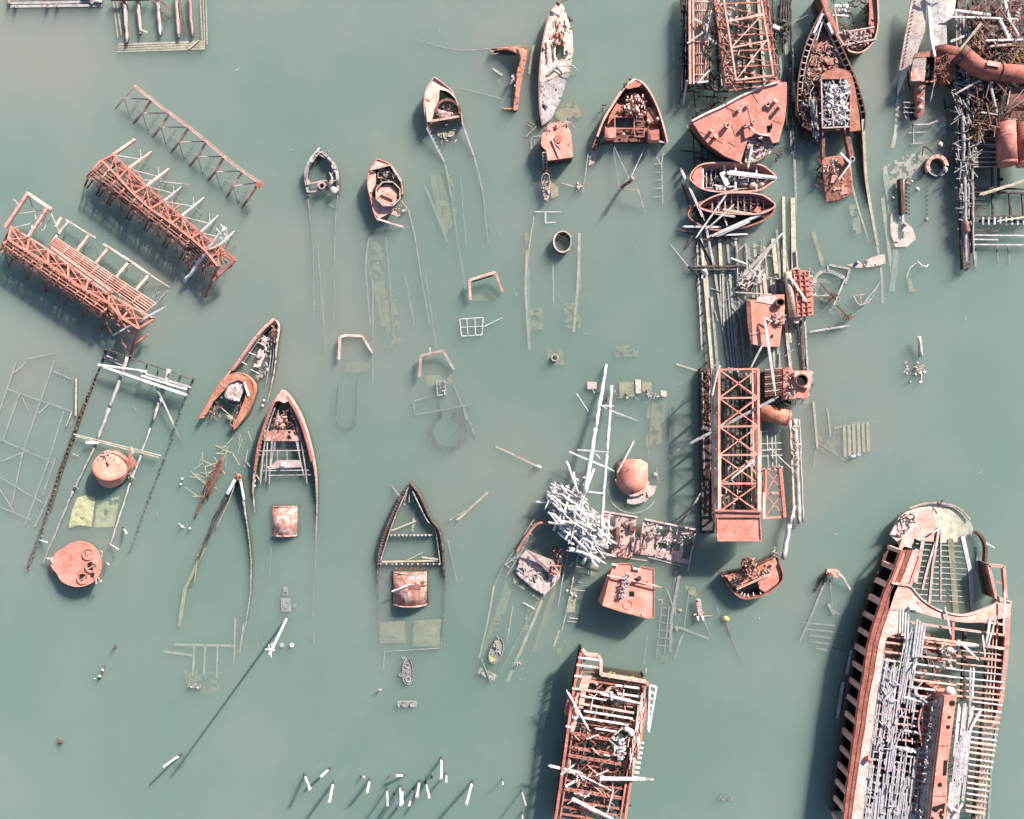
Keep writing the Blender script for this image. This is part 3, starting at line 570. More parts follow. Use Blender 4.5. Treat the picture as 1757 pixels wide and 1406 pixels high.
# two wooden hulls with horseshoe and boiler deck
t = Thing('tug_hull', 'narrow hull tapering to a bow above with an orange horseshoe deckhouse at its stern', 'wreck', (420, 640), 'sunken tug hulls')
Rr = [(469, 546, 1.7), (478, 557, 1.5), (475.5, 590, 1.1), (473, 623, .5), (467, 661, -.1), (460, 690, -.5)]
Lf = [(469, 546, 1.7), (447.5, 565.5, 1.9), (428, 590, 1.8), (409, 617, 1.6), (396, 634, 1.2)]
t.part('hull', MB().wall(Rr, -1.6, 2.2, 2, .35, 1, side=(440, 640)).wall(Lf, -1.6, 3.2, 3, .2, 2, side=(460, 640)).wall([(396, 634, .9), (384, 650, .8), (372, 668, .9)], -1.5, 2, 0, .3, 3, side=(440, 680)), 'pink')
t.part('bulwark_rail', capline(MB(), [(p[0] + 3, p[1] + 2, p[2] + .15) for p in Lf], 3), 'red')
t.part('inner_stringer', capline(MB(), [(466, 556, 1), (466, 590, .5), (463, 625, .2), (456, 662, -.2)], 1.2).line(rs([(470, 556, 1.2), (470, 600, .6), (466, 640, .1)], 8), 1).line(rs([(462, 560, 1), (440, 590, .8), (418, 622, .5)], 8), 1.2), 'grey')
m = MB()
for (a, b) in (((436, 585), (452, 592)), ((424, 604), (440, 610)), ((412, 620), (424, 626)), ((444, 574), (456, 578)), ((430, 634), (446, 642))): m.beam((*a, .9), (*b, .6), 1)
t.part('deck_beam', m, 'white')
t.part('deck_strip', MB().rag([(449, 579), (464, 579), (453, 615), (445, 631), (434, 630), (444, 600)], .6, 1, 2, amt=-.35, seed=2, rough=.3), 'pink')
t.part('bow_scrap', MB().clutter([(466, 548), (478, 558), (474, 590), (462, 575)], 1.2, 26, 8, 9, .5), 'brown')
t.part('wreckage', MB().clutter([(450, 590), (470, 590), (462, 640), (440, 650)], .1, 22, 5, 14, .4, 'bbp'), 'grey')
hs = [(341, 718, 1.1), (356, 692, 1.5), (374, 661, 1.9), (388, 646, 2.1), (409, 639, 2.2), (427, 648, 2.2), (436, 664, 2.1), (431, 690, 1.8), (420, 716, 1.4), (402, 738, 1.0)]
hi = [(350, 718), (366, 690), (386, 668), (394, 658), (409, 652), (420, 658), (424, 668), (418, 690), (408, 714), (398, 730)]
t.part('horseshoe_deck', MB().rag([p[:2] for p in hs] + hi[::-1], lambda x, y: 2.1 - max(0, (y - 650)) * .012, 1.6, 2.2, amt=-.75, seed=4), 'orange')
t.part('horseshoe_side', MB().wall([p for p in hs], -1.2, 1.2, 1, .1, 3, side=(390, 690)), 'orange')
t.part('floor_plate', MB().rag([(390, 664), (412, 655), (420, 664), (410, 690), (390, 686), (384, 680)], 1.7, 1, 2, amt=-.7, seed=6, rough=.3), 'pink')
t.part('broken_planks', MB().clutter([(388, 655), (412, 652), (418, 668), (400, 680)], 1.4, 24, 7, 12, .5, 'bbp').beam((419, 656, 2.2), (427, 680, 1.9), 3.4, 1.4), 'white')
m = MB()
for a, b in (((374, 678), (392, 690)), ((392, 694), (416, 700)), ((380, 700), (398, 716)), ((388, 712), (404, 722)), ((360, 705), (370, 712))): m.beam((*a, 1), (*b, .5), 1.1)
t.part('stern_bracing', m, 'tan')
t.part('stern_scrap', MB().clutter([(366, 690), (386, 686), (380, 720), (350, 720)], .6, 14, 3, 9, .4).clutter([(412, 690), (430, 690), (404, 735), (396, 730)], .7, 16, 4, 9, .5), 'brown')

t = Thing('tug_hull', 'long wide hull with rust pink bow, boiler floor plate and bare cross beams', 'wreck', (488, 780), 'sunken tug hulls')
L2 = [(483, 669, 2.4), (467, 691, 2.3), (453, 727, 2.1), (442, 762, 1.8), (435, 806, 1.1), (433, 845, .4), (436, 880, -.4)]
R2 = [(483, 669, 2.4), (491, 675, 2.4), (503, 692, 2.3), (516, 716, 2.2), (529, 754, 2.0), (538, 790, 1.7), (543, 822, 1.2), (545, 870, .3), (543, 925, -.5)]
t.part('hull', MB().wall(L2, -1.6, 2.4, 1, .25, 5, side=(490, 790)).wall(R2, -1.6, 2.4, 1, .25, 6, side=(485, 790)), 'pink')
t.part('bulwark_rail', capline(MB(), [(p[0] + 2, p[1] + 2, p[2] + .12) for p in L2[:5]], 4).line(rs([(p[0] - 2, p[1] + 2, p[2] + .12) for p in R2[:6]], 6), 4.4, 1.4), 'red')
t.part('bow_plate', MB().slab([(483, 669, 2.7), (491, 676, 2.6), (496, 688, 2.5), (487, 692, 2.5), (479, 688, 2.5), (470, 690, 2.6)], 1), 'salmonp')
m = MB(); capline(m, [(472, 700, 1.6), (460, 735, 1.4), (451, 780, 1), (446, 830, .3)], 1.6); capline(m, [(478, 704, 1.4), (470, 740, 1.2), (464, 800, .6), (462, 840, -.1)], 1.3); capline(m, [(497, 700, 1.6), (513, 740, 1.4), (522, 790, 1), (527, 830, .3)], 1.8); capline(m, [(504, 705, 1.8), (521, 745, 1.5), (533, 795, 1)], 1.3)
t.part('inner_stringer', m, 'grey')
t.part('ribbing', MB().ribs([(p[0] + 2, p[1], p[2]) for p in L2[:6]], 7, 9, 1.1, .3, 1.5, (490, 790)).ribs([(p[0] - 2, p[1], p[2]) for p in R2[:8]], 7, 9, 1.1, .3, 1.5, (485, 790)), 'brown')
t.part('engine_bed', MB().rag([(476, 704), (492, 704), (494, 736), (474, 736)], 1.1, 1, 2, amt=-.3, seed=8, rough=.4), 'salmonp')
t.part('engine_scrap', MB().clutter([(468, 700), (500, 700), (510, 738), (462, 738)], 1.2, 40, 9, 9, .6), 'brown')
fp = [(454, 738), (516, 738), (517, 757), (452, 757)]
t.part('boiler_floor', MB().rag(fp, 1.15, 1, 1.8, [[(496 + 4 * math.cos(a), 751 + 4 * math.sin(a)) for a in [k * .7 for k in range(9)]], [(496 + 2.6 * math.cos(a), 742 + 2.6 * math.sin(a)) for a in [k * .7 for k in range(9)]]], -.95, seed=3), 'mott')
m = MB().beam((444, 774, .9), (526, 773, .9), 1.6)
for a, b in (((472, 760), (472, 773)), ((476, 772), (476, 790)), ((492, 772), (493, 790)), ((508, 757), (521, 815)), ((511, 757), (516, 800)), ((466, 757), (462, 830)), ((472, 757), (462, 815)), ((455, 757), (447, 830)), ((459, 760), (456, 826))): m.beam((*a, 1), (*b, .5), 1.4)
for y, x0, x1 in ((781, 440, 460), (808, 446, 530), (816, 460, 536), (760, 448, 470)): m.beam((x0, y, .6), (x1, y - 1, .6), 1.3)
t.part('deck_beam', m, 'grey')
t.part('cross_plate', MB().rag([(450, 797), (462, 801), (476, 790), (516, 790), (516, 802), (478, 803), (462, 806)], .75, 1, 2, amt=-.8, seed=5), 'pink')
solo('oil_drum', MB().tube([(481, 802, 1.15), (488, 795, 1.25)], 2.6, 12), 'float', 'small white drum lying on the cross plate inside the long hull', 'drum')
for k, (a, b) in enumerate((((420, 790), (435, 808)), ((435, 808), (447, 825)))): plank((*a, -.1), (*b, .5), 1.4 if k == 0 else 2.2, 'tan' if k else 'sub', ('thin stick poking out of the water left of the long hull', 'short orange brown stick crossing the left wall of the long hull')[k], 'stick', name='stick')
def lying_drum(name, label, cx, y0, y1, r, zc, mat, holes=(), studs=True, tip=0):
    t = Thing(name, label, 'boiler', (cx, (y0 + y1) / 2), 'rust boilers')
    n = 48; m = MB(); m.tube([(cx, y0, zc), (cx, y1, zc)], r, n); t.part('shell', m, mat)
    for y in (y0 + 1.5, y1 - 1.5): t.part('end_band', MB().tube([(cx, y - 1.2, zc), (cx, y + 1.2, zc)], r + .5, n), mat)
    for x, y, q in holes: t.part('manhole', MB().disc((x, y, zc + math.sqrt(max(0, (r * PX) ** 2 - ((x - cx) * PX) ** 2)) + .04), q, 1), 'black')
    if studs:
        for k in range(11):
            a = math.radians(35 + k * 11); t.part('rivet_stud', MB().tube([(cx + (r - 1) * math.cos(a), y0 - 2.5, zc + (r - 1) * PX * math.sin(a)), (cx + (r - 1) * math.cos(a), y0, zc + (r - 1) * PX * math.sin(a))], 1.1, 6), 'brown')
    return t
t = lying_drum('boiler', 'short mottled boiler awash between the legs of the long hull', 492, 866, 918, 25.5, -1.7, 'mott', ((474, 899, 2.2),), False)
t.part('end_scrap', MB().clutter([(470, 912), (498, 912), (498, 920), (470, 920)], .4, 10, 3, 6, .3), 'brown')
t = lying_drum('boiler', 'fat mottled boiler with studded end inside the dark pointed hull', 705.5, 977, 1035, 33, -1.5, 'mott', (), True)
t.part('rust_streak_plate', MB().rag([(690, 1002), (735, 996), (737, 1012), (700, 1012)], lambda x, y: -1.5 + math.sqrt(max(.1, 3.34 ** 2 - ((x - 705.5) * .1) ** 2)), .4, 2, amt=.1, seed=9), 'brown')
plank((672, 1015, 2.0), (708, 1002, 2.1), 2.2, 'white', 'white stick lying across the fat mottled boiler', 'stick', name='stick')

# V shaped hull, wood bundle
t = Thing('keel_wreck', 'bare V shaped pair of hull sides meeting at a small rusty stem post', 'wreck', (409, 900), 'sunken tug hulls')
t.part('hull_side', MB().wall([(405, 822, 1.4), (384, 859, .9), (367, 891, .5), (352, 926, .1), (340, 960, -.1), (322, 1010, -.5)], -1.5, 2, 0, .25, 3, False, 4, False, (409, 950)).line([(402, 826, 1.3), (368, 886, .5)], 1.4).line(rs([(375, 875, .5), (357, 925, .15), (338, 960, -.1)], 9), 2.4), 'wet')
t.part('hull_side', MB().wall([(411, 822, 1.4), (421, 878, .8), (429, 932, .35), (432, 962, .1), (431, 1017, -.3), (422, 1075, -.6), (412, 1110, -.8)], -1.5, 2, 0, .2, 5, False, 4, False, (390, 950)).line([(404, 830, 1), (392, 862, .6), (372, 905, .2)], 1.4), 'wood')
t.part('sheer_plank', MB().beam((403, 824, 1.7), (390, 848, 1.3), 5, 2).beam((413, 826, 1.5), (419, 858, 1.1), 3, 2), 'white')
t.part('stem_post', MB().lump((409, 817, 1.4), 4.5, 3, 1.1).clutter([(404, 812), (415, 812), (413, 828), (405, 826)], 1.5, 12, 2, 6, .5), 'orange')
t.part('sunken_strake', MB().beam((352, 940, -.3), (318, 1010, -.5), 5, 2).beam((318, 1010, -.4), (308, 1075, -.6), 7, 2).beam((340, 950, -.2), (334, 1000, -.4), 2), 'algae')
t.part('rib_stub', MB().ribs([(411, 830, 1.2), (422, 878, .8), (429, 932, .35), (432, 962, .1)], 7, 4, 1, 0, .4, (390, 950)), 'wet')
m = MB(); r = random.Random(4)
for k in range(9):
    o = r.uniform(-3, 3); m.log((382 + o * .6, 786 + r.uniform(-6, 20), .5 + .05 * k), (352 + o * 1.6, 845 + r.uniform(-10, 20), .1), r.uniform(.9, 1.6), 1, k)
m.log((352, 850, -.1), (334, 890, -.4), 3, 2, 3).log((350, 845, -.2), (338, 880, -.5), 2, 1.6, 4)
solo('keel_timber', m, 'brown', 'splintered dark keel timber sinking toward lower left of the orange horseshoe', 'timber')
t = Thing('sunken_planks', 'drowned tangle of planks under water below the horseshoe stern', 'planks', (350, 800)); m = MB()
m.clutter([(340, 780), (430, 740), (430, 790), (380, 800), (345, 860), (325, 850)], -.5, 34, 21, 34, .4, 'bb'); t.part('tangle', m, 'tan')
t.part('silt_patch', MB().lump((396, 720, -.5), 10, 1, .4).lump((372, 716, -.6), 8, 2, .3), 'algae')

# dark pointed hull
t = Thing('tug_hull', 'dark pointed hull outline with a row of round frame ends across it', 'wreck', (705, 940), 'sunken tug hulls')
L4 = [(703, 827, 1.5), (687, 851, 1.4), (670, 887, 1.3), (657, 917, 1.2), (649, 949, .9), (647, 971, .4), (646, 1010, -.35), (646, 1070, -.7)]
R4 = [(703, 827, 1.5), (722, 851, 1.4), (739, 889, 1.3), (755, 911, 1.3), (761, 944, 1.1), (762, 966, .8), (764, 1020, -.2), (757, 1108, -.7)]
t.part('hull', MB().wall(L4, -1.5, 2.2, 0, .45, 2, side=(705, 930)).wall(R4, -1.5, 2.4, 0, .45, 7, side=(705, 930)), 'wet')
t.part('inner_wall', MB().wall([(700, 836, 1.2), (680, 880, 1), (668, 912, .9), (652, 962, .2)], -1.2, 1.6, 0, .3, 4, side=(705, 930)).wall([(706, 838, 1.2), (732, 890, 1), (748, 912, .9), (756, 966, .5)], -1.2, 1.6, 0, .3, 5, side=(705, 930)), 'grey')
t.part('ribbing', MB().ribs(L4[:6], 5, 5, 1.5, 0, .5, (705, 930)).ribs(R4[:6], 5, 5, 1.5, 0, .5, (705, 930)), 'brown')
for i in range(11):
    x = 671 + i * 6.6; t.part('frame_end', MB().tube([(x, 918.5, -.5), (x, 918.5, .75)], 1.9, 9), 'grey')
for i in range(12):
    x = 653 + i * 9 + (i % 3); t.part('frame_end', MB().tube([(x, 968, -.5), (x, 968, .55)], 1.6, 8), 'grey')
t.part('bulkhead_beam', MB().beam((668, 919, .35), (742, 918, .35), 2.4), 'brown'); t.part('bulkhead_beam', MB().beam((652, 968, .2), (754, 968, .2), 2.2), 'wet'); t.part('pale_beam', MB().beam((655, 964, .05), (752, 962, .15), 3, 2).beam((724, 956, .1), (752, 960, .3), 3, 2), 'tan')
t.part('bow_floor', MB().beam((700, 840, .4), (694, 860, .1), 1.5).beam((703, 842, .4), (702, 862, .1), 1.5).beam((707, 842, .4), (709, 864, .1), 1.5), 'wood')
t.part('sunken_tank', MB().rag([(649, 1068), (694, 1066), (696, 1104), (650, 1106)], lambda x, y: -.7 - (y - 1066) * .006 - abs(x - 680) * .006, 4, 3, amt=-.75, seed=2, rough=.1), 'algae'); t.part('sunken_tank', MB().rag([(709, 1065), (757, 1063), (759, 1112), (707, 1112)], lambda x, y: -.62 - (y - 1066) * .004 - abs(x - 740) * .006, 4, 3, amt=-.8, seed=3, rough=.1), 'algae')
t.part('sunken_side', MB().beam((659, 1118, -.5), (757, 1112, -.4), 1.6).beam((660, 1118, -.6), (658, 1150, -.9), 2), 'sub')
m = MB().beam((671, 911, -.25), (714, 894, -.25), 2.8).beam((712, 870, -.6), (708, 912, -.7), 4).beam((685, 968, .1), (726, 948, -.3), 1.3).lump((694, 866, -.6), 3, 1)
t.part('fallen_beam', m, 'tan')
plank((672, 833, -.4), (687, 853, .9), 2.2, 'grey', 'grey prop leaning on the left wall of the dark pointed hull', 'prop')
plank((784, 893, -.3), (839, 843, -.55), 4.6, 'tan', 'pale sunken plank right of the dark pointed hull', 'plank', name='sunken_plank')
plank((771, 893, .1), (812, 868, -.4), 2, 'sub', 'thin sunken stick beside the pale plank right of the pointed hull', 'stick', name='stick')
t = Thing('sunken_rudder', 'thin drowned spar trailing down right of the fat boiler', 'spar', (776, 930)); t.part('spar', MB().beam((768, 925, -.3), (785, 1000, -.7), 2), 'sub')

# floats
for x, y, mt, lb in ((453.5, 687.5, 'float', 'upper of two white ball floats right of the horseshoe'), (451, 696.5, 'float', 'lower of two white ball floats right of the horseshoe'), (313, 903.5, 'float', 'white ball float on a stick left of the bare V hull'), (326.5, 907, 'gfloat', 'pale green ball float beside the stick left of the bare V hull'),
                     (437, 825, 'float', 'upper pinkish ball float at the left wall of the long hull'), (436.5, 834, 'float', 'lower pinkish ball float at the left wall of the long hull'), (313, 822, 'gfloat', 'upper of two green floats awash below the diagonal prop'), (310.5, 831, 'gfloat', 'lower of two green floats awash below the diagonal prop'),
                     (177, 1149.5, 'float', 'upper white ball on the rusty drifting log at lower left'), (172, 1160, 'float', 'lower white ball on the rusty drifting log at lower left'), (163, 1164.5, 'gfloat', 'tiny pale float left of the rusty drifting log')):
    q = 1.6 if x == 163 else 2.9
    solo('ball_float', MB().ball((x, y, .12 if mt == 'float' else -.05), q, 14), mt, lb, 'float', 'ball floats')
plank((306.5, 898, .15), (318, 906, .25), 2.2, 'white', 'short white stick lying between the ball floats', 'stick', name='stick')
plank((180, 1143, 0), (170, 1166, .05), 4.5, 'brown', 'short rusty log drifting under two white balls', 'log', name='drift_log', log=True)

# U shaped gallows frames
def ubeam(pts, lb, mt, w, group='U shaped steel frames'):
    t = Thing('gallows_frame', lb, 'frame', pts[1][:2], group); n = len(pts)
    for i, (a, b) in enumerate(zip(pts, pts[1:])): t.part('leg' if i in (0, n - 2) else 'crossbeam', MB().beam(a, b, w, w * .9), mt)
    return t
ubeam([(807, 515, .5), (805.5, 481, 1.3), (850, 467.5, 1.4), (862.5, 501, .3)], 'U shaped pink frame standing in water, rightmost of the three', 'salmonp', 4.2).part('inner_ledge', MB().beam((810, 484, .8), (846, 473, .9), 2), 'brown')
ubeam([(581.5, 617, .5), (583.5, 578.5, .6), (595, 576, .1), (622, 577, -.1), (640, 607, .0)], 'U shaped frame mostly under water, leftmost of the three', 'pink', 4.2)
ubeam([(720, 647, .7), (722, 611, 1.1), (760, 602, 1.1), (779, 634, .1)], 'U shaped pale frame above a small sunken box, middle of the three', 'pink', 4.2).part('mast_stub', MB().beam((738, 607, .9), (738, 597, .6), 2), 'grey')
for x0, y0, x1, y1, lb in ((590, 622, 632, 638, 'silted plate under the leftmost U shaped frame'), (730, 645, 775, 660, 'silted plate under the middle U shaped frame'), (805, 500, 850, 515, 'silted plate under the rightmost U shaped frame')):
    solo('sunken_plate', MB().rag([(x0, y0), (x1, y0 - 3), (x1 + 2, y1), (x0 + 3, y1 + 2)], -1.15, 1, 3, amt=-.75, seed=x0), 'algae', lb, 'plate')
t = Thing('sunken_hatch', 'small square frame with three bars lying just under water', 'frame', (808, 561)); t.part('hatch_frame', MB().line([(789, 548, -.1), (829, 545, -.1), (827, 575, -.15), (792, 577, -.1)], 1.6, 1, True).beam((801, 547, -.1), (803, 577, -.1), 1.4).beam((815, 546, -.1), (816, 576, -.1), 1.2).beam((791, 562, -.12), (828, 560, -.12), 1.2).beam((828, 562, -.1), (862, 545, -.4), 1.4), 'white')
t = Thing('sunken_box', 'small sunken box frame below the middle U shaped frame', 'frame', (757, 666)); t.part('box_frame', MB().line([(749, 655, 0), (764, 654, 0), (765, 677, -.1), (751, 679, -.05)], 2, 2, True).clutter([(750, 656), (763, 656), (763, 676), (752, 676)], 0, 8, 2, 8, .2), 'grey')
m = MB().line([(778, 660, -.3), (795, 700, -.5), (816, 750, -.35)], 2).line([(741, 680, -.3), (709, 689, -.3), (712, 712, -.4), (812, 694, -.5)], 1.6).beam((795, 696, -.3), (800, 720, -.5), 3)
solo('sunken_rail', m, 'sub', 'drowned bent rails left of the keyhole ring under the middle frame', 'rail')
solo('sunken_ring', MB().ring((768, 742, -.75), 33, 8, 2, 40, 112, 428).beam((757, 715, -.5), (752, 690, -.6), 3).beam((779, 715, -.5), (782, 700, -.6), 3).beam((770, 755, -.9), (792, 730, -.9), 1.2), 'wet', 'faint dark keyhole shaped ring under the water in mid picture', 'ring')
solo('sunken_ring', MB().ring((592, 722, -.95), 19, 6, 2, 30, 180, 380).beam((576, 715, -.8), (580, 660, -.9), 2).beam((610, 715, -.8), (612, 650, -.9), 2), 'wet', 'faint dark arc of a sunken hull below the leftmost U frame', 'ring')

# tall mast and lone stub
t = Thing('mast', 'tall white leaning mast with a small cross arm, alone in open water', 'mast', (490, 1065))
t.part('pole', MB().tube([(491, 1063, -1.5), (491, 1063, .4), (463, 1122, 26)], 3.1, 12, 1.5), 'white'); t.part('cross_arm', MB().beam((455, 1114, 24.6), (472, 1116, 24.6), 1.6), 'white'); t.part('cross_arm', MB().beam((461, 1106, 22.5), (466, 1128, 23), .9), 'white')
plank((311, 1295, -.6), (281, 1315.5, 4.6), 4.2, 'white', 'lone white pile leaning left in open water at lower left', 'pile', 'white timber piles', 'timber_pile', log=True, seed=31)

# row of piles
def pile(a, b, w, z, lb, k):
    t = Thing('timber_pile', lb, 'pile', a, 'white timber piles'); m = MB().log((*a, -1.0), (*b, z), w / 2 * .95, w / 2, 100 + k, .35); t.part('shaft', m, 'white')
    if w > 3.2: t.part('rotten_core', MB().tube([W(*b, z - .05), W(*b, z - .05) + (W(*b, z) - W(*a, -1)).normalized() * .12], w * .2, 9), 'brown')
PL = [((521, 1328), (531.5, 1354), 4.6, 4.6, 'white pile leaning right at the left end of the row'), ((566.5, 1318), (550.6, 1333), 4.4, 3.6, 'short white pile leaning left, highest of the left group'), ((571.7, 1341), (565, 1376), 5, 5.8, 'thickest white pile with hollow top in the left group'),
 ((615, 1332), (625, 1333.6), 3, 1.2, 'small white pile lying almost flat in the row'), ((634, 1336), (630, 1359.5), 5, 3.6, 'stubby white pile with pointed base below the flat one'), ((663.5, 1351), (665, 1382.7), 3.4, 4.8, 'slim upright white pile, first after the stubby one'),
 ((696, 1332), (680, 1331), 4.2, 2.4, 'white pile lying sideways above the tight cluster'), ((686, 1346), (687.5, 1382), 4.2, 5.4, 'tall pile in the middle of the tight cluster'), ((675.5, 1360), (683, 1386), 3.2, 4.6, 'pile leaning against the tall one in the tight cluster'), ((690.5, 1352), (691, 1379), 2.6, 4.6, 'thin pile at the right of the tall one in the tight cluster'),
 ((710, 1350), (702, 1383), 4, 5, 'white pile leaning left just right of the tight cluster'), ((720.5, 1338), (714.6, 1368), 5, 4.8, 'broad white pile, taller of the pair right of the cluster'), ((729.5, 1340), (736, 1369), 4, 4.6, 'white pile leaning right beside the broad one'),
 ((757, 1299), (757, 1336), 5, 5.8, 'tallest white pile standing highest up in the row'), ((765, 1326), (765.7, 1342), 3.8, 3.2, 'short white pile touching the tallest one'), ((810.5, 1339), (800, 1381), 5, 6.4, 'long isolated white pile leaning left right of the row'),
 ((861, 1336), (863, 1346), 2, 1.8, 'tiny broken pile in open water right of the row'), ((893.5, 1354), (902, 1381), 2.8, 4.6, 'thin leaning pile nearest the lower house wreck'), ((895.5, 1392), (896.5, 1412), 2.6, 3, 'pile cut by the bottom edge of the picture')]
for k, p in enumerate(PL): pile(*p, k)
m = MB().ball((740.5, 1333.5, .2), 2.4); solo('black_float', m, 'black', 'small black ball float beside the row of white piles', 'float')
plank((670, 1330, -.1), (664, 1337, .3), 2, 'wet', 'dark short stump among the white piles', 'stump', name='stump', log=True)

# small sunken craft and bollards
def boat(pts, z, tilt, lb, extra):
    t = Thing('sunken_boat', lb, 'boat', pts[0]); q = rs([(*p, z) for p in pts], 4, True)
    t.part('deck', MB().slab(q, 3), 'sub'); t.part('gunwale', MB().wall([(p[0], p[1], z + .25) for p in q], z - .6, 1, 0, 0, 0, True, 4, False), 'grey'); return t
t = boat([(699.5, 1128), (706, 1136), (709, 1150), (708, 1168), (700, 1175), (692, 1168), (690.5, 1150), (693.5, 1136)], -.28, 0, 'small sunken round nosed boat under the dark pointed hull', 0)
for x, y, q in ((698.5, 1142, 4.6), (699, 1153.5, 2.6), (700.5, 1166, 5)): t.part('hatch_ring', MB().ring((x, y, -.05), q, 1.6, 2, 18), 'pink')
for x, y in ((692, 1128), (687, 1158)): t.part('side_tyre', MB().ring((x, y, -.1), 3, 1.6, 2, 14), 'grey')
t = boat([(857, 1095), (863, 1100), (864, 1115), (858, 1132), (849, 1140), (840, 1136), (838, 1127), (843, 1110), (850, 1098)], -.3, 0, 'small tilted sunken boat with a yellow tyre on its stern', 0)
t.part('deck_scrap', MB().clutter([(848, 1100), (860, 1102), (858, 1124), (848, 1126)], -.05, 12, 4, 7, .2), 'pink'); t.part('stern_tyre', MB().ring((845, 1130, .0), 6.5, 3.4, 2, 22).disc((845, 1130, -.1), 5, 1), 'yellow'); t.part('bow_post', MB().beam((853, 1090, .1), (856, 1098, 0), 1.5), 'grey')
for (cx, cy, a, lb) in ((699.5, 1208, 0, 'sunken twin bollard on a base plate below the round nosed boat'), (836, 1157, 25, 'sunken twin bollard with a thin rod through it beside the tilted boat'), (334, 1177, 6, 'sunken twin bollard near the tip of the mast shadow at left'), (1246, 1370, 4, 'faint sunken twin bollard right of the lower house wreck')):
    t = Thing('twin_bollard', lb, 'bollard', (cx, cy), 'sunken bollards'); c, s_ = math.cos(math.radians(a)), math.sin(math.radians(a)); P = lambda u, v: (cx + u * c - v * s_, cy + u * s_ + v * c); k = 1 if cx > 600 and cx < 1000 else .75; dz = -.3 if cx > 1000 else 0
    t.part('base_plate', MB().slab([(*P(-16 * k, -6 * k), -.3 + dz), (*P(16 * k, -6 * k), -.3 + dz), (*P(16 * k, 6 * k), -.3 + dz), (*P(-16 * k, 6 * k), -.3 + dz)], 2), 'sub')
    for u in (-7, 7): t.part('bollard_post', MB().tube([(*P(u * k, 0), -.3 + dz), (*P(u * k, 2), .05 + dz)], 3.4 * k, 12), 'pink')
    if cx == 836: t.part('rod', MB().beam((826, 1130, -.2), (842, 1172, -.1), 1.3), 'grey')
t = Thing('sunken_engine', 'small sunken engine block between the mast and the short boiler', 'engine', (491, 1030)); t.part('block', MB().rag([(482, 1026), (500, 1026), (500, 1050), (483, 1050)], -.4, 3, 2.5, amt=-.8).ring((490, 1018, -.3), 5, 2, 2, 14).ring((491, 1038, -.25), 6, 2, 2, 14), 'sub'); t.part('flange', MB().disc((490, 1010, -.35), 4.5, 2).disc((507, 1040, -.5), 4, 2), 'sub')
for x in (468, 484, 501): solo('sunken_bitt', MB().tube([(x, 1107, -.6), (x, 1107, -.22)], 4, 14), 'sub', 'low round sunken bitt in the short row behind the mast tip', 'bitt', 'row of sunken bitts')
for x, y, q, mt, lb in ((198, 1111, 3, 'brown', 'small rusty stump breaking the water at lower left'), (103, 1274, 4, 'brown', 'dark rusty stump in open water near the left edge'), (890, 1139, 2.6, 'pink', 'small pale stump left of the lower house wreck'), (653, 1183, 2, 'wood', 'tiny pole tip beside the round nosed boat')):
    m = MB().lump((x, y, .0), q, x, .8).clutter([(x - q, y - q), (x + q, y - q), (x + q, y + q), (x - q, y + q)], .25, 5, x, q * 2.4, .3, 'b'); solo('stump', m, mt, lb, 'stump')
# ================================================================== upper middle: small hulls
t = Thing('boat_hull', 'rusted hull with a broad orange deck side, broken gear arc and two long rails aft', 'wreck', (760, 190), 'upper row of wrecked hulls')
L5 = [(745, 131, 2.4), (732, 150, 2.3), (727, 176, 2.1), (729, 202, 1.7), (733, 222, 1.3)]
R5 = [(745, 131, 2.4), (759, 141, 2.3), (776, 156, 2.1), (783, 171, 1.9), (791, 191, 1.6), (794, 212, 1.1)]
t.part('hull', MB().wall(L5, -1.6, 1.6, 2, .12, 3, side=(762, 190)).wall(R5, -1.6, 1.6, 2, .25, 9, side=(755, 190)), 'salmonp')
t.part('side_rail', MB().beam((732, 220, 1.3), (763, 280, -.15), 2.8).ribs([(732, 220, 1.3), (763, 280, -.1)], 6, 3, 1.1, .2, .3, (780, 240)), 'grey'); t.part('side_rail', MB().beam((793, 210, 1.1), (813, 268, -.1), 2.8), 'grey')
t.part('foredeck', MB().rag([(745, 133), (759, 142), (776, 157), (782, 170), (772, 160), (765, 156), (754, 154), (753, 171), (745, 187), (741, 208), (733, 210), (729, 176), (733, 150)], 2.0, 1, 2, amt=-.62, seed=12), 'salmonp')
t.part('gear_arc', MB().ring((768, 192, 1.7), 23, 4.5, 3, 26, -10, 185).ring((768, 192, 1.2), 23, 4, 3, 16, -40, -12), 'brown')
m = MB()
for a in (15, 40, 65, 90, 120): m.beam((768, 192, 1.2), (768 + 20 * math.cos(math.radians(a)), 192 - 20 * math.sin(math.radians(a)), 1.4), 1)
t.part('gear_spokes', m, 'dark')
t.part('engine_plate', MB().rag([(748, 186), (758, 190), (770, 186), (781, 199), (776, 207), (760, 204), (752, 200)], 1.2, 1, 2, amt=-.5, seed=2, rough=.3), 'pink')
t.part('cross_beam', MB().beam((736, 209, 1.5), (788, 200, 1.4), 3.4, 2), 'salmonp')
t.part('wreckage', MB().clutter([(736, 190), (770, 180), (785, 200), (778, 215), (740, 218)], .8, 34, 14, 10, .8), 'brown')
t.part('sunken_floor', MB().rag([(748, 226), (761, 219), (782, 224), (778, 236), (760, 240), (752, 234)], -.08, 1, 2.5, amt=-.6, seed=3), 'algae')
t.part('floating_scrap', MB().clutter([(752, 212), (786, 210), (790, 245), (756, 250)], -.05, 16, 3, 8, .15), 'grey')

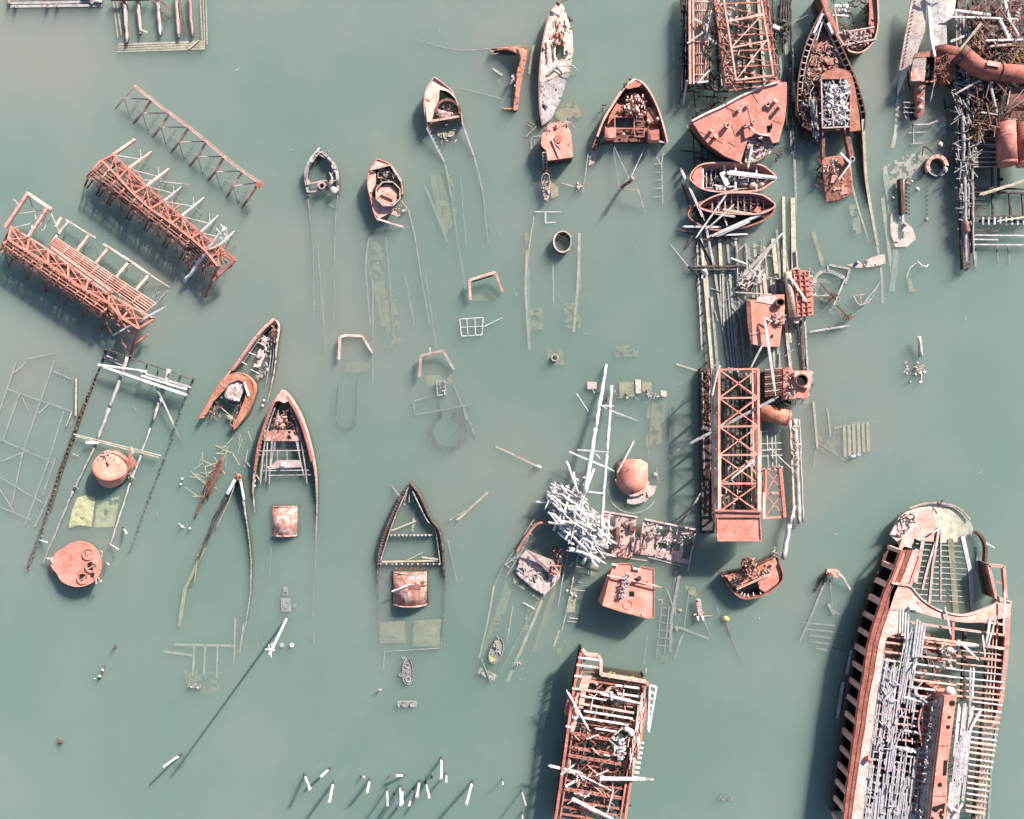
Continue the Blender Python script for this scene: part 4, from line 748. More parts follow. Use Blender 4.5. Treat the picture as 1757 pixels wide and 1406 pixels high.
t = Thing('boat_hull', 'small grey hull shell full of water with a ring hatch and horn at its stern', 'wreck', (552, 295), 'upper row of wrecked hulls')
L6 = [(547, 252.5, 1.5), (532, 271, 1.4), (523, 290, 1.2), (522, 308, .9), (526, 330, .4)]; R6 = [(547, 252.5, 1.5), (560, 264, 1.4), (574, 279.5, 1.3), (580, 296, 1.1), (581, 317, .9), (580, 332, .6)]
t.part('hull', MB().wall(L6, -1.6, 4.5, 1, .7, 3, side=(552, 300)).wall(R6, -1.6, 4.5, 1, .7, 5, side=(552, 300)), 'grey')
t.part('rust_edge', MB().rag([(547, 254), (534, 272), (528, 284), (533, 284), (545, 266), (552, 262)], 1.45, .6, 2, amt=-.3, seed=1).rag([(566, 272), (577, 282), (581, 300), (575, 298), (568, 284)], 1.2, .6, 2, amt=-.2, seed=5).rag([(524, 305), (530, 308), (534, 316), (527, 316)], .8, .6, 2, amt=-.5, seed=7), 'pink')
t.part('inner_shelf', MB().line(rs([(548, 266, .9), (560, 273, .8), (569, 286, .7), (570, 300, .6)], 4), 1.6, 2), 'wood')
t.part('bow_stick', MB().beam((545, 262, 1.7), (550, 254, 1.7), 1.4).beam((541, 264, 1.6), (547, 257, 1.7), 1.2), 'tan')
t.part('stern_beam', MB().beam((526, 317, .7), (545, 313, .8), 2.2).beam((528, 330, .6), (546, 328, .7), 2.2).beam((566, 311, .7), (580, 310, .8), 1.6), 'pink')
d = t.part('aft_deck', MB().slab([(543, 311, .8), (560, 309, .8), (565, 326, .8), (545, 330, .8)], 2), 'pink'); t.part('hatch_ring', MB().ring((552, 319, 1.3), 6, 2, 5, 20), 'pink', d); t.part('hatch_hole', MB().disc((552, 319, .86), 4.2, .4), 'dark', d)
t.part('horn', MB().tube([(563, 320, 1.0), (569, 312, 1.2), (569.5, 305, 1.5), (565, 296, 1.9)], 4.2, 12, .8), 'pink')
t.part('cowl', MB().lump((572, 327, .9), 7, 3, .55), 'pink')
t.part('sunken_rail', MB().line([(528, 335, -.1), (533, 375, -.4), (538, 430, -.6), (540, 560, -1)], 2).line([(580, 335, -.1), (577, 365, -.4), (575, 403, -.6), (573, 560, -1)], 2).beam((564, 350, .2), (575, 357, 0), 1.2), 'sub')
plank((560, 264, 1.6), (575, 254, 2.2), 2, 'grey', 'short grey spar poking out of the small grey hull', 'spar', name='spar')

t = Thing('boat_hull', 'rusted hull carrying a big eight sided drum with a pale foredeck', 'wreck', (660, 330), 'upper row of wrecked hulls')
L7 = [(646.5, 272, 2.3), (633.6, 292.5, 2.2), (630, 316, 2.0), (635, 340, 1.8), (641, 366, 1.6), (647, 379, 1.4)]; R7 = [(646.5, 272, 2.3), (658, 276, 2.3), (670, 283, 2.2), (687.6, 311, 1.6), (691, 333, 1.1)]
t.part('hull', MB().wall(L7, -1.6, 1.6, 2, .1, 2, side=(662, 330)).wall(R7, -1.6, 1.4, 2, .2, 3, side=(655, 330)), 'salmon')
t.part('foredeck', MB().rag([(646.5, 273), (658, 277), (670, 283), (636, 291)], 2.1, 1, 2, amt=-.75, seed=6), 'salmonp')
t.part('deck_beam', MB().beam((635, 292, 2.3), (671, 283, 2.3), 2.8, 2), 'pink')
t.part('side_rail', MB().beam((671, 284, 2.2), (689, 312, 1.6), 3.8, 2.6), 'pink'); t.part('side_rail', MB().beam((647, 376, 1.6), (692, 390, .2), 3, 2.4), 'pink')
t.part('side_deck', MB().rag([(636, 294), (645, 295), (644, 318), (638, 330), (633, 330), (632, 312)], 1.8, 1, 2, amt=-.7, seed=3).rag([(637, 338), (648, 340), (656, 350), (676, 356), (684, 372), (668, 366), (650, 376), (643, 366)], 1.5, 1, 2, amt=-.7, seed=8), 'salmonp')
t.part('wreckage', MB().clutter([(645, 292), (672, 290), (684, 312), (646, 316)], 1.2, 46, 18, 9, .7), 'pink')
t.part('dark_scrap', MB().clutter([(640, 312), (690, 315), (694, 340), (686, 360), (640, 335)], .9, 36, 19, 9, .6), 'brown')
oc = [(666 + 22 * math.cos(math.radians(a)), 333 + 22 * math.sin(math.radians(a))) for a in range(22, 382, 45)]
t.part('drum_side', MB().loft([(*p, 2.3) for p in oc], [(*p, .2) for p in oc], False), 'brown')
t.part('drum_rim', MB().line([(*p, 2.4) for p in oc], 1.8, 2, True), 'pink')
t.part('drum_floor', MB().disc((664.5, 335, 1.9), 19, 2, 8), 'salmonp'); t.part('drum_shaft', MB().beam((656, 329, 2.4), (676, 340, 2.3), 3.2, 2), 'mott')
t.part('stern_winch', MB().clutter([(668, 355), (688, 352), (686, 375), (672, 374)], 1.3, 16, 4, 9, .6, 'bt'), 'pink')
t.part('sunken_rail', MB().line([(689, 345, .1), (701, 361, -.1), (712, 404, -.4), (722, 470, -.6), (738, 560, -1)], 2).beam((690, 363, .1), (698, 360, .1), 5, 2), 'sub')

t = Thing('deck_corner', 'orange L shaped corner of plating with jagged inner edge rising from the water', 'wreck', (895, 130), 'upper row of wrecked hulls')
Lp = [(841, 83), (886, 80), (901.6, 82), (906, 89), (902, 108), (893, 151), (888, 188), (883, 191), (861.6, 187), (861, 185), (880, 186), (884, 151), (887, 121), (893, 102), (884, 91), (871, 86), (844, 87)]
t.part('plating', MB().rag(Lp, lambda x, y: 1.5 - max(0, y - 100) * .015 - max(0, 880 - x) * .03, 1.2, 1.8, amt=-.75, seed=5, rough=.15), 'orange')
t.part('hull_side', MB().wall([(843, 83, .6), (886, 80, 1.4), (902, 82, 1.6), (906, 89, 1.6), (902, 108, 1.4), (893, 151, .7), (888, 188, .1), (883, 191, 0), (862, 187, -.1)], -1.5, 1.2, 1, .15, 3, side=(870, 140)), 'red')
t.part('torn_plate', MB().clutter([(877, 130), (888, 130), (886, 150), (876, 148)], .9, 9, 4, 11, .4, 'p').clutter([(842, 86), (860, 87), (858, 94), (844, 94)], .5, 8, 7, 9, .3, 'p'), 'pink')
t.part('upright', MB().beam((892, 77, 2), (895, 98, 1.8), 2.2), 'pink')
t.part('sunken_edge', MB().line(rs([(842, 84, -.05), (800, 87, -.3), (760, 82, -.5), (706, 66, -.8)], 12), 1.4).line(rs([(860, 170, -.4), (830, 162, -.4), (790, 152, -.6)], 12), 1.4).beam((845, 118, -.2), (862, 130, -.1), 4, 2).beam((858, 136, -.1), (854, 142, -.2), 1.5), 'sub')

t = Thing('barge_hull', 'long pale hull heeled over with its right deck edge sliding under water', 'wreck', (950, 110), 'upper row of wrecked hulls')
A8 = [(959, 5), (947, 17), (938, 41), (932, 69), (927.6, 102), (925.5, 134), (925.5, 173), (927.6, 199), (931, 216), (946, 205), (962, 172), (979, 122), (984, 87), (982, 56), (975, 35), (967, 11)]
z8 = lambda x, y: 1.9 - (x - 925) * .035 - max(0, y - 60) * .0075 + max(0, 40 - y) * .012
hole = [(952, 79), (960, 76), (968, 79), (967, 92), (965, 103), (955, 103), (952, 92)]
t.part('deck', MB().rag([(959, 5), (947, 17), (938, 41), (932, 69), (927.6, 102), (925.5, 134), (926, 142), (944, 138), (960, 128), (978, 124), (984, 87), (982, 56), (975, 35), (967, 11)], z8, 1.5, 2.3, [hole], -.62, seed=4, rough=.08), 'cream'); t.part('aft_deck', MB().rag([(926, 141), (944, 137), (960, 127), (979, 122), (962, 172), (946, 205), (931, 216), (927.6, 199), (925.5, 173)], lambda x, y: z8(x, y) - .1, 1.5, 2.2, amt=-.5, seed=14, rough=.1), 'grey'); t.part('stain_patch', MB().rag([(936, 60), (948, 50), (950, 110), (940, 150), (930, 180), (928, 120)], lambda x, y: z8(x, y) + .07, .3, 2, amt=.12, seed=21), 'pink')
t.part('hull_side', MB().wall([(p[0] - 1, p[1], z8(p[0], p[1])) for p in A8[:9]], -1.6, 1, 1, .06, 5, side=(960, 110)), 'salmon')
t.part('rust_patch', MB().rag([(950, 40), (966, 38), (968, 60), (966, 78), (948, 76), (940, 62)], lambda x, y: z8(x, y) + .06, .4, 2, amt=.05, seed=8), 'orange')
t.part('winch', MB().clutter([(951, 38), (968, 40), (970, 76), (950, 76)], 1.1, 22, 22, 11, .4, 'bt', [1.5, 1.6]), 'brown')
t.part('bitt', MB().tube([(957, 68, .6), (953, 76, 1.4)], 2.4, 10), 'cream'); t.part('bitt', MB().tube([(966, 68, .5), (968, 74, 1.1)], 2.2, 10), 'cream')
t.part('coaming', MB().beam((937, 72, 1.6), (939, 108, 1.3), 1.6).beam((948, 72, 1.3), (951, 104, .9), 1.6), 'brown')
t.part('rail_post', MB().beam((973, 28, .9), (982, 36, 1.5), 2).lump((978, 36, .9), 2.4), 'dark'); t.part('bow_fitting', MB().lump((958, 6, 2.4), 4, 2).beam((960, 4, 2.4), (979, -1, 2.6), 1.3), 'brown')
m = MB(); capline(m, [(938, 131, 1.0), (952, 117, 1.3), (962, 103, 1.4), (968, 103, 1.3), (975, 112, 1)], 2); capline(m, [(944, 127, .9), (956, 115, 1), (972, 114, 1.1), (982, 112, 1.2), (992, 122, .4)], 1.8); m.beam((938, 130, 1), (956, 112, 1.3), 3)
t.part('fallen_davit', m, 'wood')
t.part('sunken_stern', MB().rag([(931, 190), (950, 195), (985, 170), (1000, 200), (960, 212), (930, 216)], -.35, 1, 3, amt=-.35, seed=9), 'algae')
solo('sunken_plank', MB().beam((916, 78, -.2), (908, 128, -.35), 6, 2), 'algae', 'wide sunken board left of the pale heeled hull', 'plank')
m = MB().beam((902, 236, -.2), (928, 210, -.2), 2.2).clutter([(905, 205), (930, 190), (932, 215), (908, 232)], -.3, 12, 4, 14, .2, 'bb'); solo('sunken_scrap', m, 'algae', 'sunken scrap and stick beside the pink deckhouse roof', 'scrap')

t = Thing('deckhouse', 'pink rounded deckhouse roof with a round hatch and a dark torn lower edge', 'deckhouse', (957, 243))
rf = [(938, 218), (942, 213), (951, 211), (960, 210), (969, 212), (976, 220), (980, 231), (982, 250), (983, 270), (968, 272), (940, 276), (937, 258), (930, 252), (928, 246), (931, 229)]
t.part('roof', MB().rag(rf, lambda x, y: 2.3 + (y - 240) * .004, 1.2, 2, amt=-.85, seed=3), 'coral')
t.part('wall', MB().wall([(*p, 2.2) for p in rf], -1.4, 1, 1, .1, 2, True, 4, False), 'dark')
t.part('hatch', MB().disc((958, 238, 2.55), 7, 2, 22), 'salmon'); t.part('roof_stick', MB().beam((947, 240, 2.5), (959, 270, 2.5), 2.6).beam((950, 244, 2.5), (962, 255, 2.4), 1.4), 'pink')
m = MB(); capline(m, [(968, 208, 2.1), (980, 211, 1.5), (988, 223, .8)], 1.4); capline(m, [(966, 210, 2.2), (976, 212, 1.9), (985, 222, 1)], 1); m.clutter([(936, 212), (972, 210), (978, 222), (934, 224)], 2.4, 12, 8, 9, .3, 'b')
t.part('roof_trim', m, 'pink')
t.part('ladder', MB().lattice((931, 262, 2.2), (933, 292, .6), (937, 262, 2.2), (939, 292, .6), 5, 1.2, ''), 'pink')
m = MB(); capline(m, [(930, 234, -.02), (914, 235, .05), (911, 242, .02), (914, 270, 0), (917, 284, 0), (930, 287, 0)], 1.6); m.beam((917, 240, -.1), (921, 284, -.1), 1); t.part('awning_frame', m, 'grey')
t = Thing('engine_remains', 'slim rusted engine with a hooped cage at its top below the pink deckhouse', 'engine', (938, 322))
m = MB(); capline(m, [(930, 318, .6), (929, 308, 1), (933, 299, 1.3), (937, 297, 1.4), (942, 300, 1.3), (943, 308, 1), (942, 320, .6)], 1.8); m.beam((935, 299, 1.2), (934, 318, .6), 1.2).beam((939, 299, 1.2), (939, 318, .6), 1.2); t.part('cage', m, 'pink')
t.part('block', MB().rag([(929, 312), (944, 312), (944, 330), (938, 349), (934, 344), (929, 330)], .5, 2, 2, amt=-.4, seed=3, rough=.5).clutter([(928, 312), (946, 312), (940, 348), (932, 344)], .6, 18, 4, 9, .5, 'bt'), 'pink')
t.part('scrap', MB().clutter([(930, 280), (942, 280), (940, 298), (932, 298)], .7, 14, 5, 9, .6), 'brown')
t.part('sunken_plate', MB().rag([(944, 312), (958, 320), (958, 336), (946, 342)], -.15, 1, 2.5, amt=-.3, seed=5), 'algae')
m = MB().lump((993, 322, .05), 6, 4, .5).clutter([(985, 311), (1001, 310), (1001, 330), (986, 328)], .15, 14, 6, 9, .2, 'pl').beam((962, 314, -.15), (984, 321, .05), 1.8); solo('wreck_lump', m, 'pink', 'pale jagged lump awash right of the hooped engine', 'wreckage')
m = MB().beam((917, 364, -.3), (962, 364, -.25), 1.6).beam((936, 364, -.05), (936, 383, 0), 1.7).beam((936, 383, 0), (953, 382, -.2), 1.3); solo('pipe_stand', m, 'white', 'thin T shaped pipe frame awash above the round coaming', 'pipe')
t = Thing('coaming_ring', 'dark oval ring standing in water below the pipe frame', 'ring', (965.5, 415)); t.part('wall', MB().ring((965.5, 415, .9), 16, 2.6, 22, 34, ry=18.5, jag=.1), 'grey'); t.part('rim', MB().ring((965.5, 415, 1.05), 16.6, 2, 2, 34, 20, 320, ry=19), 'pink'); t.part('inner_ledge', MB().clutter([(954, 398), (977, 398), (975, 404), (956, 404)], .6, 8, 2, 6, .3, 'b'), 'brown')
t = Thing('vent_ring', 'small grey ring just at the surface in open water in the picture centre', 'ring', (952, 614)); t.part('ring', MB().ring((952, 614, .25), 6.4, 2.2, 8, 24), 'wood')
solo('sunken_plate', MB().rag([(938, 600), (966, 600), (968, 626), (940, 628)], -.9, 1, 3, amt=-.4, seed=4), 'algae', 'silted plate under the small grey ring', 'plate')

t = Thing('boat_hull', 'triangular bow half full of engine scrap with two box coils at its flat end', 'wreck', (1082, 200), 'upper row of wrecked hulls')
L9 = [(1087.7, 135, 2.7), (1070, 149, 2.6), (1049, 179.5, 2.2), (1033.6, 205.5, 1.9), (1023, 233.6, 1.4), (1016, 253, .9)]; R9 = [(1087.7, 135, 2.7), (1103, 140.6, 2.7), (1118, 160, 2.5), (1131, 188, 2.2), (1139.6, 216, 1.9), (1146, 242, 1.5)]
t.part('hull', MB().wall(L9, -1.6, 1.6, 4, .15, 3, side=(1082, 210)).wall(R9, -1.6, 1.6, 4, .15, 4, side=(1080, 210)), 'orange')
t.part('bulwark_rail', capline(MB(), [(p[0] + 2, p[1] + 1, p[2] + .1) for p in L9[:5]], 3.4).line(rs([(p[0] - 1, p[1] + 1, p[2] + .1) for p in R9], 6), 2.4, 1.4), 'salmonp')
t.part('bow_plate', MB().slab([(1071, 150, 2.75), (1083, 138, 2.8), (1094, 137, 2.8), (1103, 143, 2.8), (1097, 149, 2.7), (1078, 153, 2.7)], 1), 'salmon')
t.part('ribbing', MB().ribs([(p[0] + 2, p[1], p[2]) for p in L9], 6, 8, 1, .2, 1.2, (1082, 210)).ribs([(p[0] - 2, p[1], p[2]) for p in R9], 6, 8, 1, .2, 1.2, (1080, 210)), 'dark')
well = [(1056, 202), (1087, 202), (1087, 220), (1056, 220)]
t.part('deck', MB().rag([(1086, 150), (1098, 150), (1114, 165), (1128, 195), (1134, 243), (1055, 245), (1036, 243), (1044, 205), (1062, 175)], 1.0, 1, 2.2, [well], -.35, seed=11, rough=.3), 'brown')
t.part('side_deck', MB().rag([(1058, 178), (1070, 182), (1068, 194), (1050, 205), (1042, 215), (1046, 198)], 1.5, 1, 2, amt=-.6, seed=3).rag([(1108, 184), (1124, 184), (1131, 212), (1112, 212)], 1.5, 1, 2, amt=-.5, seed=6), 'orange')
t.part('engine', MB().clutter([(1070, 160), (1108, 160), (1112, 200), (1066, 200)], 1.5, 80, 31, 10, .9, 'bbpt'), 'brown'); t.part('engine_pipework', MB().clutter([(1074, 164), (1104, 164), (1108, 198), (1070, 198)], 2.1, 34, 32, 9, .6, 'bt', [1.57, 1.5, 0.1]), 'salmonp'); t.part('cylinder_head', MB().tube([(1090, 170, 2.2), (1096, 164, 2.5)], 3, 10).tube([(1078, 183, 2.2), (1079, 190, 2.5)], 3, 10).tube([(1093, 184, 2.2), (1092, 192, 2.5)], 3, 10), 'pink')
t.part('well_coaming', MB().line([(1055, 201, 1.7), (1088, 201, 1.7), (1088, 221, 1.6), (1055, 221, 1.6)], 1.8, 2, True).beam((1089, 222, 1.6), (1110, 222, 1.5), 2).line([(1089, 222, 1.9), (1105, 222, 1.9), (1105, 235, 1.9), (1089, 235, 1.9)], 1.4, 1.4, True), 'salmon')
for x, y in ((1048, 227), (1122, 231)): t.part('box_coil', MB().tube([(x - 9, y - 9, .9), (x - 9, y + 9, .9)], 1, 6).slab([(x - 10, y - 10, 2.2), (x - 3, y - 11, 2.6), (x + 9, y - 9, 2.7), (x + 9, y + 9, 2.7), (x - 3, y + 10, 2.6), (x - 10, y + 8, 2.2)], 14), 'salmon')
t.part('float_scrap', MB().lump((1070, 231, 1.6), 2.6, 1).lump((1128, 205, 1.9), 3.4, 2).lump((1112, 208, 1.9), 3, 4), 'cream')
t.part('stern_edge', MB().line([(1018, 250, .8), (1040, 246, .8), (1055, 246, .6), (1112, 245, .5)], 2.6), 'dark'); t.part('stern_corner', MB().line([(1146, 242, 1.4), (1144, 246, 1.3), (1131, 243, 1.2)], 2), 'white')
t.part('side_lumps', MB().clutter([(1070, 141), (1082, 136), (1078, 146), (1068, 152)], 2.6, 9, 3, 6, .4).clutter([(1030, 182), (1042, 178), (1034, 200), (1026, 198)], .6, 8, 8, 6, .5), 'dark')
t.part('sunken_side', MB().rag([(1014, 252), (1028, 252), (1020, 280), (1010, 285)], -.12, 1, 2.5, amt=-.4, seed=2).line([(1010, 256, -.05), (1003, 312, -.4)], 1.6), 'pink')
t.part('mooring_wire', MB().beam((1052, 250, .3), (1062, 318, .1), .7).beam((1053, 250, .4), (1079, 306, 2.8), .7).beam((1107, 252, .5), (1083, 304, 2.8), 1), 'grey')
t = Thing('winch_post', 'lone leaning capstan post with cross arm and stay rods below the triangular bow', 'winch', (1066, 323))
t.part('post', MB().log((1064, 325, -.8), (1083, 310, 3.6), 2.6, 3, 3), 'brown'); t.part('drum', MB().lump((1084, 308, 3.8), 4.6, 2, .9), 'pink'); t.part('cross_arm', MB().beam((1063, 324, .6), (1094, 328, 2), 2), 'tan'); t.part('stay_rod', MB().beam((1094, 323, 1.8), (1105, 361, .1), 1.8), 'pink')
t = Thing('sunken_ladder', 'drowned ladder shaped side frame with short rungs left of the lifeboats', 'frame', (1133, 310)); m = MB().line([(1138, 262, -.25), (1135, 283, -.2), (1137, 350, -.4)], 2).beam((1126, 270, -.3), (1135, 284, -.2), 1.6)
for i in range(5): m.beam((1122 + (i % 2), 283 + i * 14, -.3), (1136, 281 + i * 14, -.25), 1.6)
t.part('frame', m, 'sub')
# long faint hull traces on the bottom
r = random.Random(11); k = 0
for (a, b, w, mt, dz) in (((748, 300), (768, 400), 26, 'algae', -1.0), ((730, 320), (770, 420), 4, 'sub', -.8), ((626, 395), (665, 560), 22, 'algae', -1.3), ((905, 440), (908, 600), 6, 'sub', -.9), ((903, 400), (905, 420), 6, 'algae', -.7), ((990, 440), (992, 500), 12, 'algae', -1), ((980, 520), (982, 560), 26, 'algae', -1.2), ((914, 530), (920, 570), 24, 'algae', -1.3),
                          ((640, 480), (640, 660), 3, 'sub', -1.0), ((545, 420), (560, 600), 3, 'sub', -1), ((730, 470), (750, 600), 3, 'sub', -1), ((825, 320), (838, 400), 4, 'wet', -.8), ((1055, 605), (1085, 602), 20, 'algae', -1.1), ((895, 940), (830, 1130), 16, 'algae', -1.2), ((935, 1010), (860, 1150), 3, 'sub', -.8), ((955, 1000), (915, 1120), 8, 'algae', -1),
                          ((850, 766), (922, 800), 3.5, 'tan', -.35), ((1160, 625), (1208, 640), 2.6, 'tan', -.2)):
    k += 1; m = MB(); ln = math.hypot(b[0] - a[0], b[1] - a[1]); nx, ny = -(b[1] - a[1]) / ln * w / 2, (b[0] - a[0]) / ln * w / 2
    if w > 9: m.rag([(a[0] - nx, a[1] - ny), (b[0] - nx, b[1] - ny), (b[0] + nx, b[1] + ny), (a[0] + nx, a[1] + ny)], dz - .15, 1, 3, amt=-.35, sc=.06, seed=k, rough=.15)
    else: m.line([(x + .8 * noise.noise(Vector((x, y, k))), y, z - .1 + .2 * noise.noise(Vector((x * .04, y * .04, k)))) for x, y, z in rs([(*a, dz), (*b, dz - .2)], 12)], w, 2)
    lbs = ['broad silted strip under the gear arc hull', 'thin edge left of the silted strip under the gear arc hull', 'broad silted strip under the drum hull', 'long sunken rib column above the centre ring', 'short silted piece left of the oval ring', 'silted board below the oval ring', 'square silted patch above the small grey ring', 'square silted patch left of the centre', 'faint line left of the drum hull traces', 'faint line below the small grey hull', 'faint line above the middle U frame', 'dark sunken pole left of the deckhouse', 'faint silted plate right of the centre ring', 'broad silted keel below the engine wreck', 'thin sunken keel line below the engine wreck', 'silted board left of the lower house wreck', 'pale sunken pole pointing at the white driftwood heap', 'pale sunken stick touching the dark pier wall']
    solo('sunken_beam', m, mt, lbs[k - 1], 'beam')
solo('stump', MB().lump((923, 801, .25), 4, 3, .8).beam((918, 799, .1), (930, 802, .4), 3), 'white', 'white broken end of the sunken pole beside the driftwood heap', 'stump')
t = Thing('sunken_deck', 'row of silted square tank tops crossing under the long white poles', 'wreck', (1080, 665))
for x0, x1, y0, y1, z, mt in ((1007, 1024, 655, 668, .15, 'pink'), (1062, 1089, 655, 681, -.35, 'algae'), (1090, 1100, 651, 675, -.1, 'cream'), (1101, 1118, 655, 672, -.25, 'algae'), (1110, 1118, 668, 682, .0, 'pink'), (1134, 1144, 670, 681, -.1, 'cream')): t.part('tank_top', MB().rag([(x0, y0), (x1, y0 + 1), (x1, y1), (x0 + 1, y1)], z, 3, 2.5, amt=-.75, seed=x0), mt)
t.part('scrap', MB().clutter([(1005, 668), (1030, 668), (1140, 676), (1130, 684), (1010, 690)], -.1, 26, 4, 12, .2), 'grey'); t.part('silt', MB().rag([(1110, 690), (1142, 690), (1140, 760), (1108, 768)], -1, 1, 4, amt=-.1, seed=3), 'algae')

def ghost(name, label, lines, mat='sub', beds=()):
    t = Thing(name, label, 'wreck', lines[0][0][0][:2], 'drowned hull traces'); m = MB()
    for pts, w in lines: q = rs([z3(p) for p in pts], 14); m.line([(x + .9 * noise.noise(Vector((x, y, w))), y, z - .18 + .22 * noise.noise(Vector((x * .03, y * .03, w)))) for x, y, z in q], w, 2)
    t.part('outline', m, mat)
    for k, (poly, z) in enumerate(beds): t.part('silt_bed', MB().rag(poly, z - .3, 1, 3, amt=-.02, seed=k + int(poly[0][0]), rough=.12), 'algae')
ghost('drowned_hull', 'drowned hull outline trailing below the gear arc hull', [([(764, 282, -.2), (775, 340, -.6), (786, 420, -.9), (800, 500, -1)], 3), ([(814, 270, -.2), (828, 330, -.5), (838, 420, -.8)], 3), ([(790, 300, -.8), (800, 420, -.9)], 2)], 'sub', [([(750, 298), (776, 300), (784, 370), (760, 376)], -.8)])
ghost('drowned_hull', 'drowned hull outline trailing below the drum hull', [([(640, 385, -.4), (628, 450, -.7), (636, 560, -1)], 3), ([(660, 392, -.6), (668, 470, -.8), (676, 580, -1)], 2), ([(694, 470, -.8), (712, 560, -1)], 3)], 'sub', [([(632, 400), (656, 402), (664, 470), (640, 480)], -.9), ([(652, 500), (680, 500), (688, 590), (664, 600)], -1.1)])
ghost('drowned_hull', 'drowned hull outline with silted floor below the pink deckhouse', [([(905, 430, -.6), (902, 500, -.7), (908, 600, -.9)], 4), ([(948, 440, -.6), (950, 520, -.9)], 2), ([(994, 400, -.5), (992, 480, -.7), (984, 570, -.9)], 5), ([(916, 372, -.5), (906, 440, -.6)], 2)], 'tan', [([(900, 530), (930, 528), (932, 566), (904, 570)], -.8), ([(966, 520), (998, 520), (996, 564), (968, 566)], -.85)])
ghost('drowned_hull', 'drowned ribs and planks at the tip of the bare V hull', [([(300, 1106, -.7), (402, 1108, -.7)], 4), ([(282, 1118, -.6), (330, 1124, -.8)], 4), ([(334, 1108, -.7), (331, 1160, -.9)], 4), ([(353, 1108, -.7), (350, 1160, -.9)], 4), ([(374, 1108, -.7), (372, 1165, -.9)], 3), ([(404, 1060, -.5), (402, 1140, -.8)], 3), ([(419, 1070, -.5), (412, 1120, -.8)], 3)], 'tan', [([(312, 1150), (390, 1154), (370, 1190), (350, 1196), (318, 1172)], -1.0)])
ghost('drowned_hull', 'drowned side lines below the short mottled boiler', [([(545, 880, -.5), (542, 960, -.7), (536, 1060, -.9)], 2), ([(466, 930, -.9), (462, 1010, -1)], 2), ([(440, 1080, -.8), (444, 1110, -.9)], 3), ([(540, 1085, -.6), (538, 1106, -.7)], 3)])
ghost('drowned_hull', 'drowned pale hull side in the channel between tug wreck and pier', [([(1540, 170, -.2), (1536, 230, -.5), (1530, 255, -.6)], 6), ([(1505, 424, -.5), (1512, 470, -.7), (1514, 520, -.8)], 4), ([(1458, 300, -.5), (1470, 350, -.6), (1492, 420, -.8)], 3), ([(1514, 340, -.6), (1524, 420, -.7), (1532, 480, -.8)], 6)], 'tan', [([(1458, 300), (1476, 300), (1490, 400), (1474, 410)], -.8), ([(1512, 300), (1532, 296), (1538, 380), (1522, 400)], -.7)])
ghost('drowned_hull', 'drowned hull ribs in open water right of the furnace block', [([(1395, 690, -.5), (1400, 760, -.6), (1396, 800, -.8)], 3), ([(1418, 700, -.5), (1424, 750, -.6)], 3), ([(1430, 735, -.6), (1500, 722, -.8)], 3), ([(1404, 760, -.7), (1450, 790, -.8)], 2)], 'sub', [([(1400, 740), (1446, 735), (1444, 780), (1410, 784)], -.8), ([(1446, 726), (1490, 722), (1494, 780), (1452, 782)], -.7)])
ghost('drowned_hull', 'drowned keel and ribs right of the white pole cluster under the dark pier wall', [([(1120, 690, -.7), (1112, 790, -1)], 3), ([(1150, 700, -.8), (1150, 790, -1)], 3), ([(1126, 800, -.4), (1130, 830, -.4)], 3), ([(1060, 600, -.9), (1096, 604, -.9)], 3)], 'sub', [([(1108, 690), (1142, 690), (1138, 740), (1112, 744)], -.8), ([(1052, 598), (1096, 600), (1094, 614), (1054, 612)], -.7)])
ghost('drowned_hull', 'drowned keel and planks below the left flank of the engine wreck', [([(848, 1004, -.4), (838, 1060, -.7), (822, 1130, -.9)], 3), ([(930, 1030, -.3), (905, 1090, -.7), (870, 1170, -1)], 5), ([(960, 1080, -.5), (950, 1110, -.7)], 3), ([(880, 1040, -.6), (870, 1100, -.8)], 2)], 'tan', [([(905, 1040), (930, 1034), (912, 1080), (896, 1084)], -.7), ([(955, 1100), (972, 1098), (966, 1130), (954, 1128)], -.8)])
ghost('drowned_hull', 'drowned hull lines between deck box and house wreck at right', [([(1160, 980, -.3), (1158, 1050, -.5)], 4), ([(1170, 1090, -.5), (1158, 1130, -.8)], 4), ([(1110, 1090, -.7), (1104, 1140, -.9)], 2), ([(1220, 1010, -.5), (1236, 1060, -.8)], 2)], 'sub', [([(1122, 1110), (1146, 1110), (1142, 1140), (1124, 1136)], -.8)])
r = random.Random(77)
for k in range(46):     # straws and flecks drifting on the surface
    x, y, a, l = r.uniform(20, 1740), r.uniform(20, 1390), r.uniform(0, 3.14), r.uniform(3, 11); dx, dy = math.cos(a) * l / 2, math.sin(a) * l / 2
    solo('straw', MB().line(rs([(x - dx, y - dy, .02), (x + r.uniform(-1, 1), y + r.uniform(-1, 1), .02), (x + dx, y + dy, .02)], 2), r.uniform(.5, .9), .4), r.choice(['tan', 'tan', 'algae', 'cream']), 'thin pale straw drifting on the open water', 'straw', 'drifting straws')
# ================================================================== right: pier barges, fallen towers, lifeboats
PIER = 'grey timbers on the sunken pier'
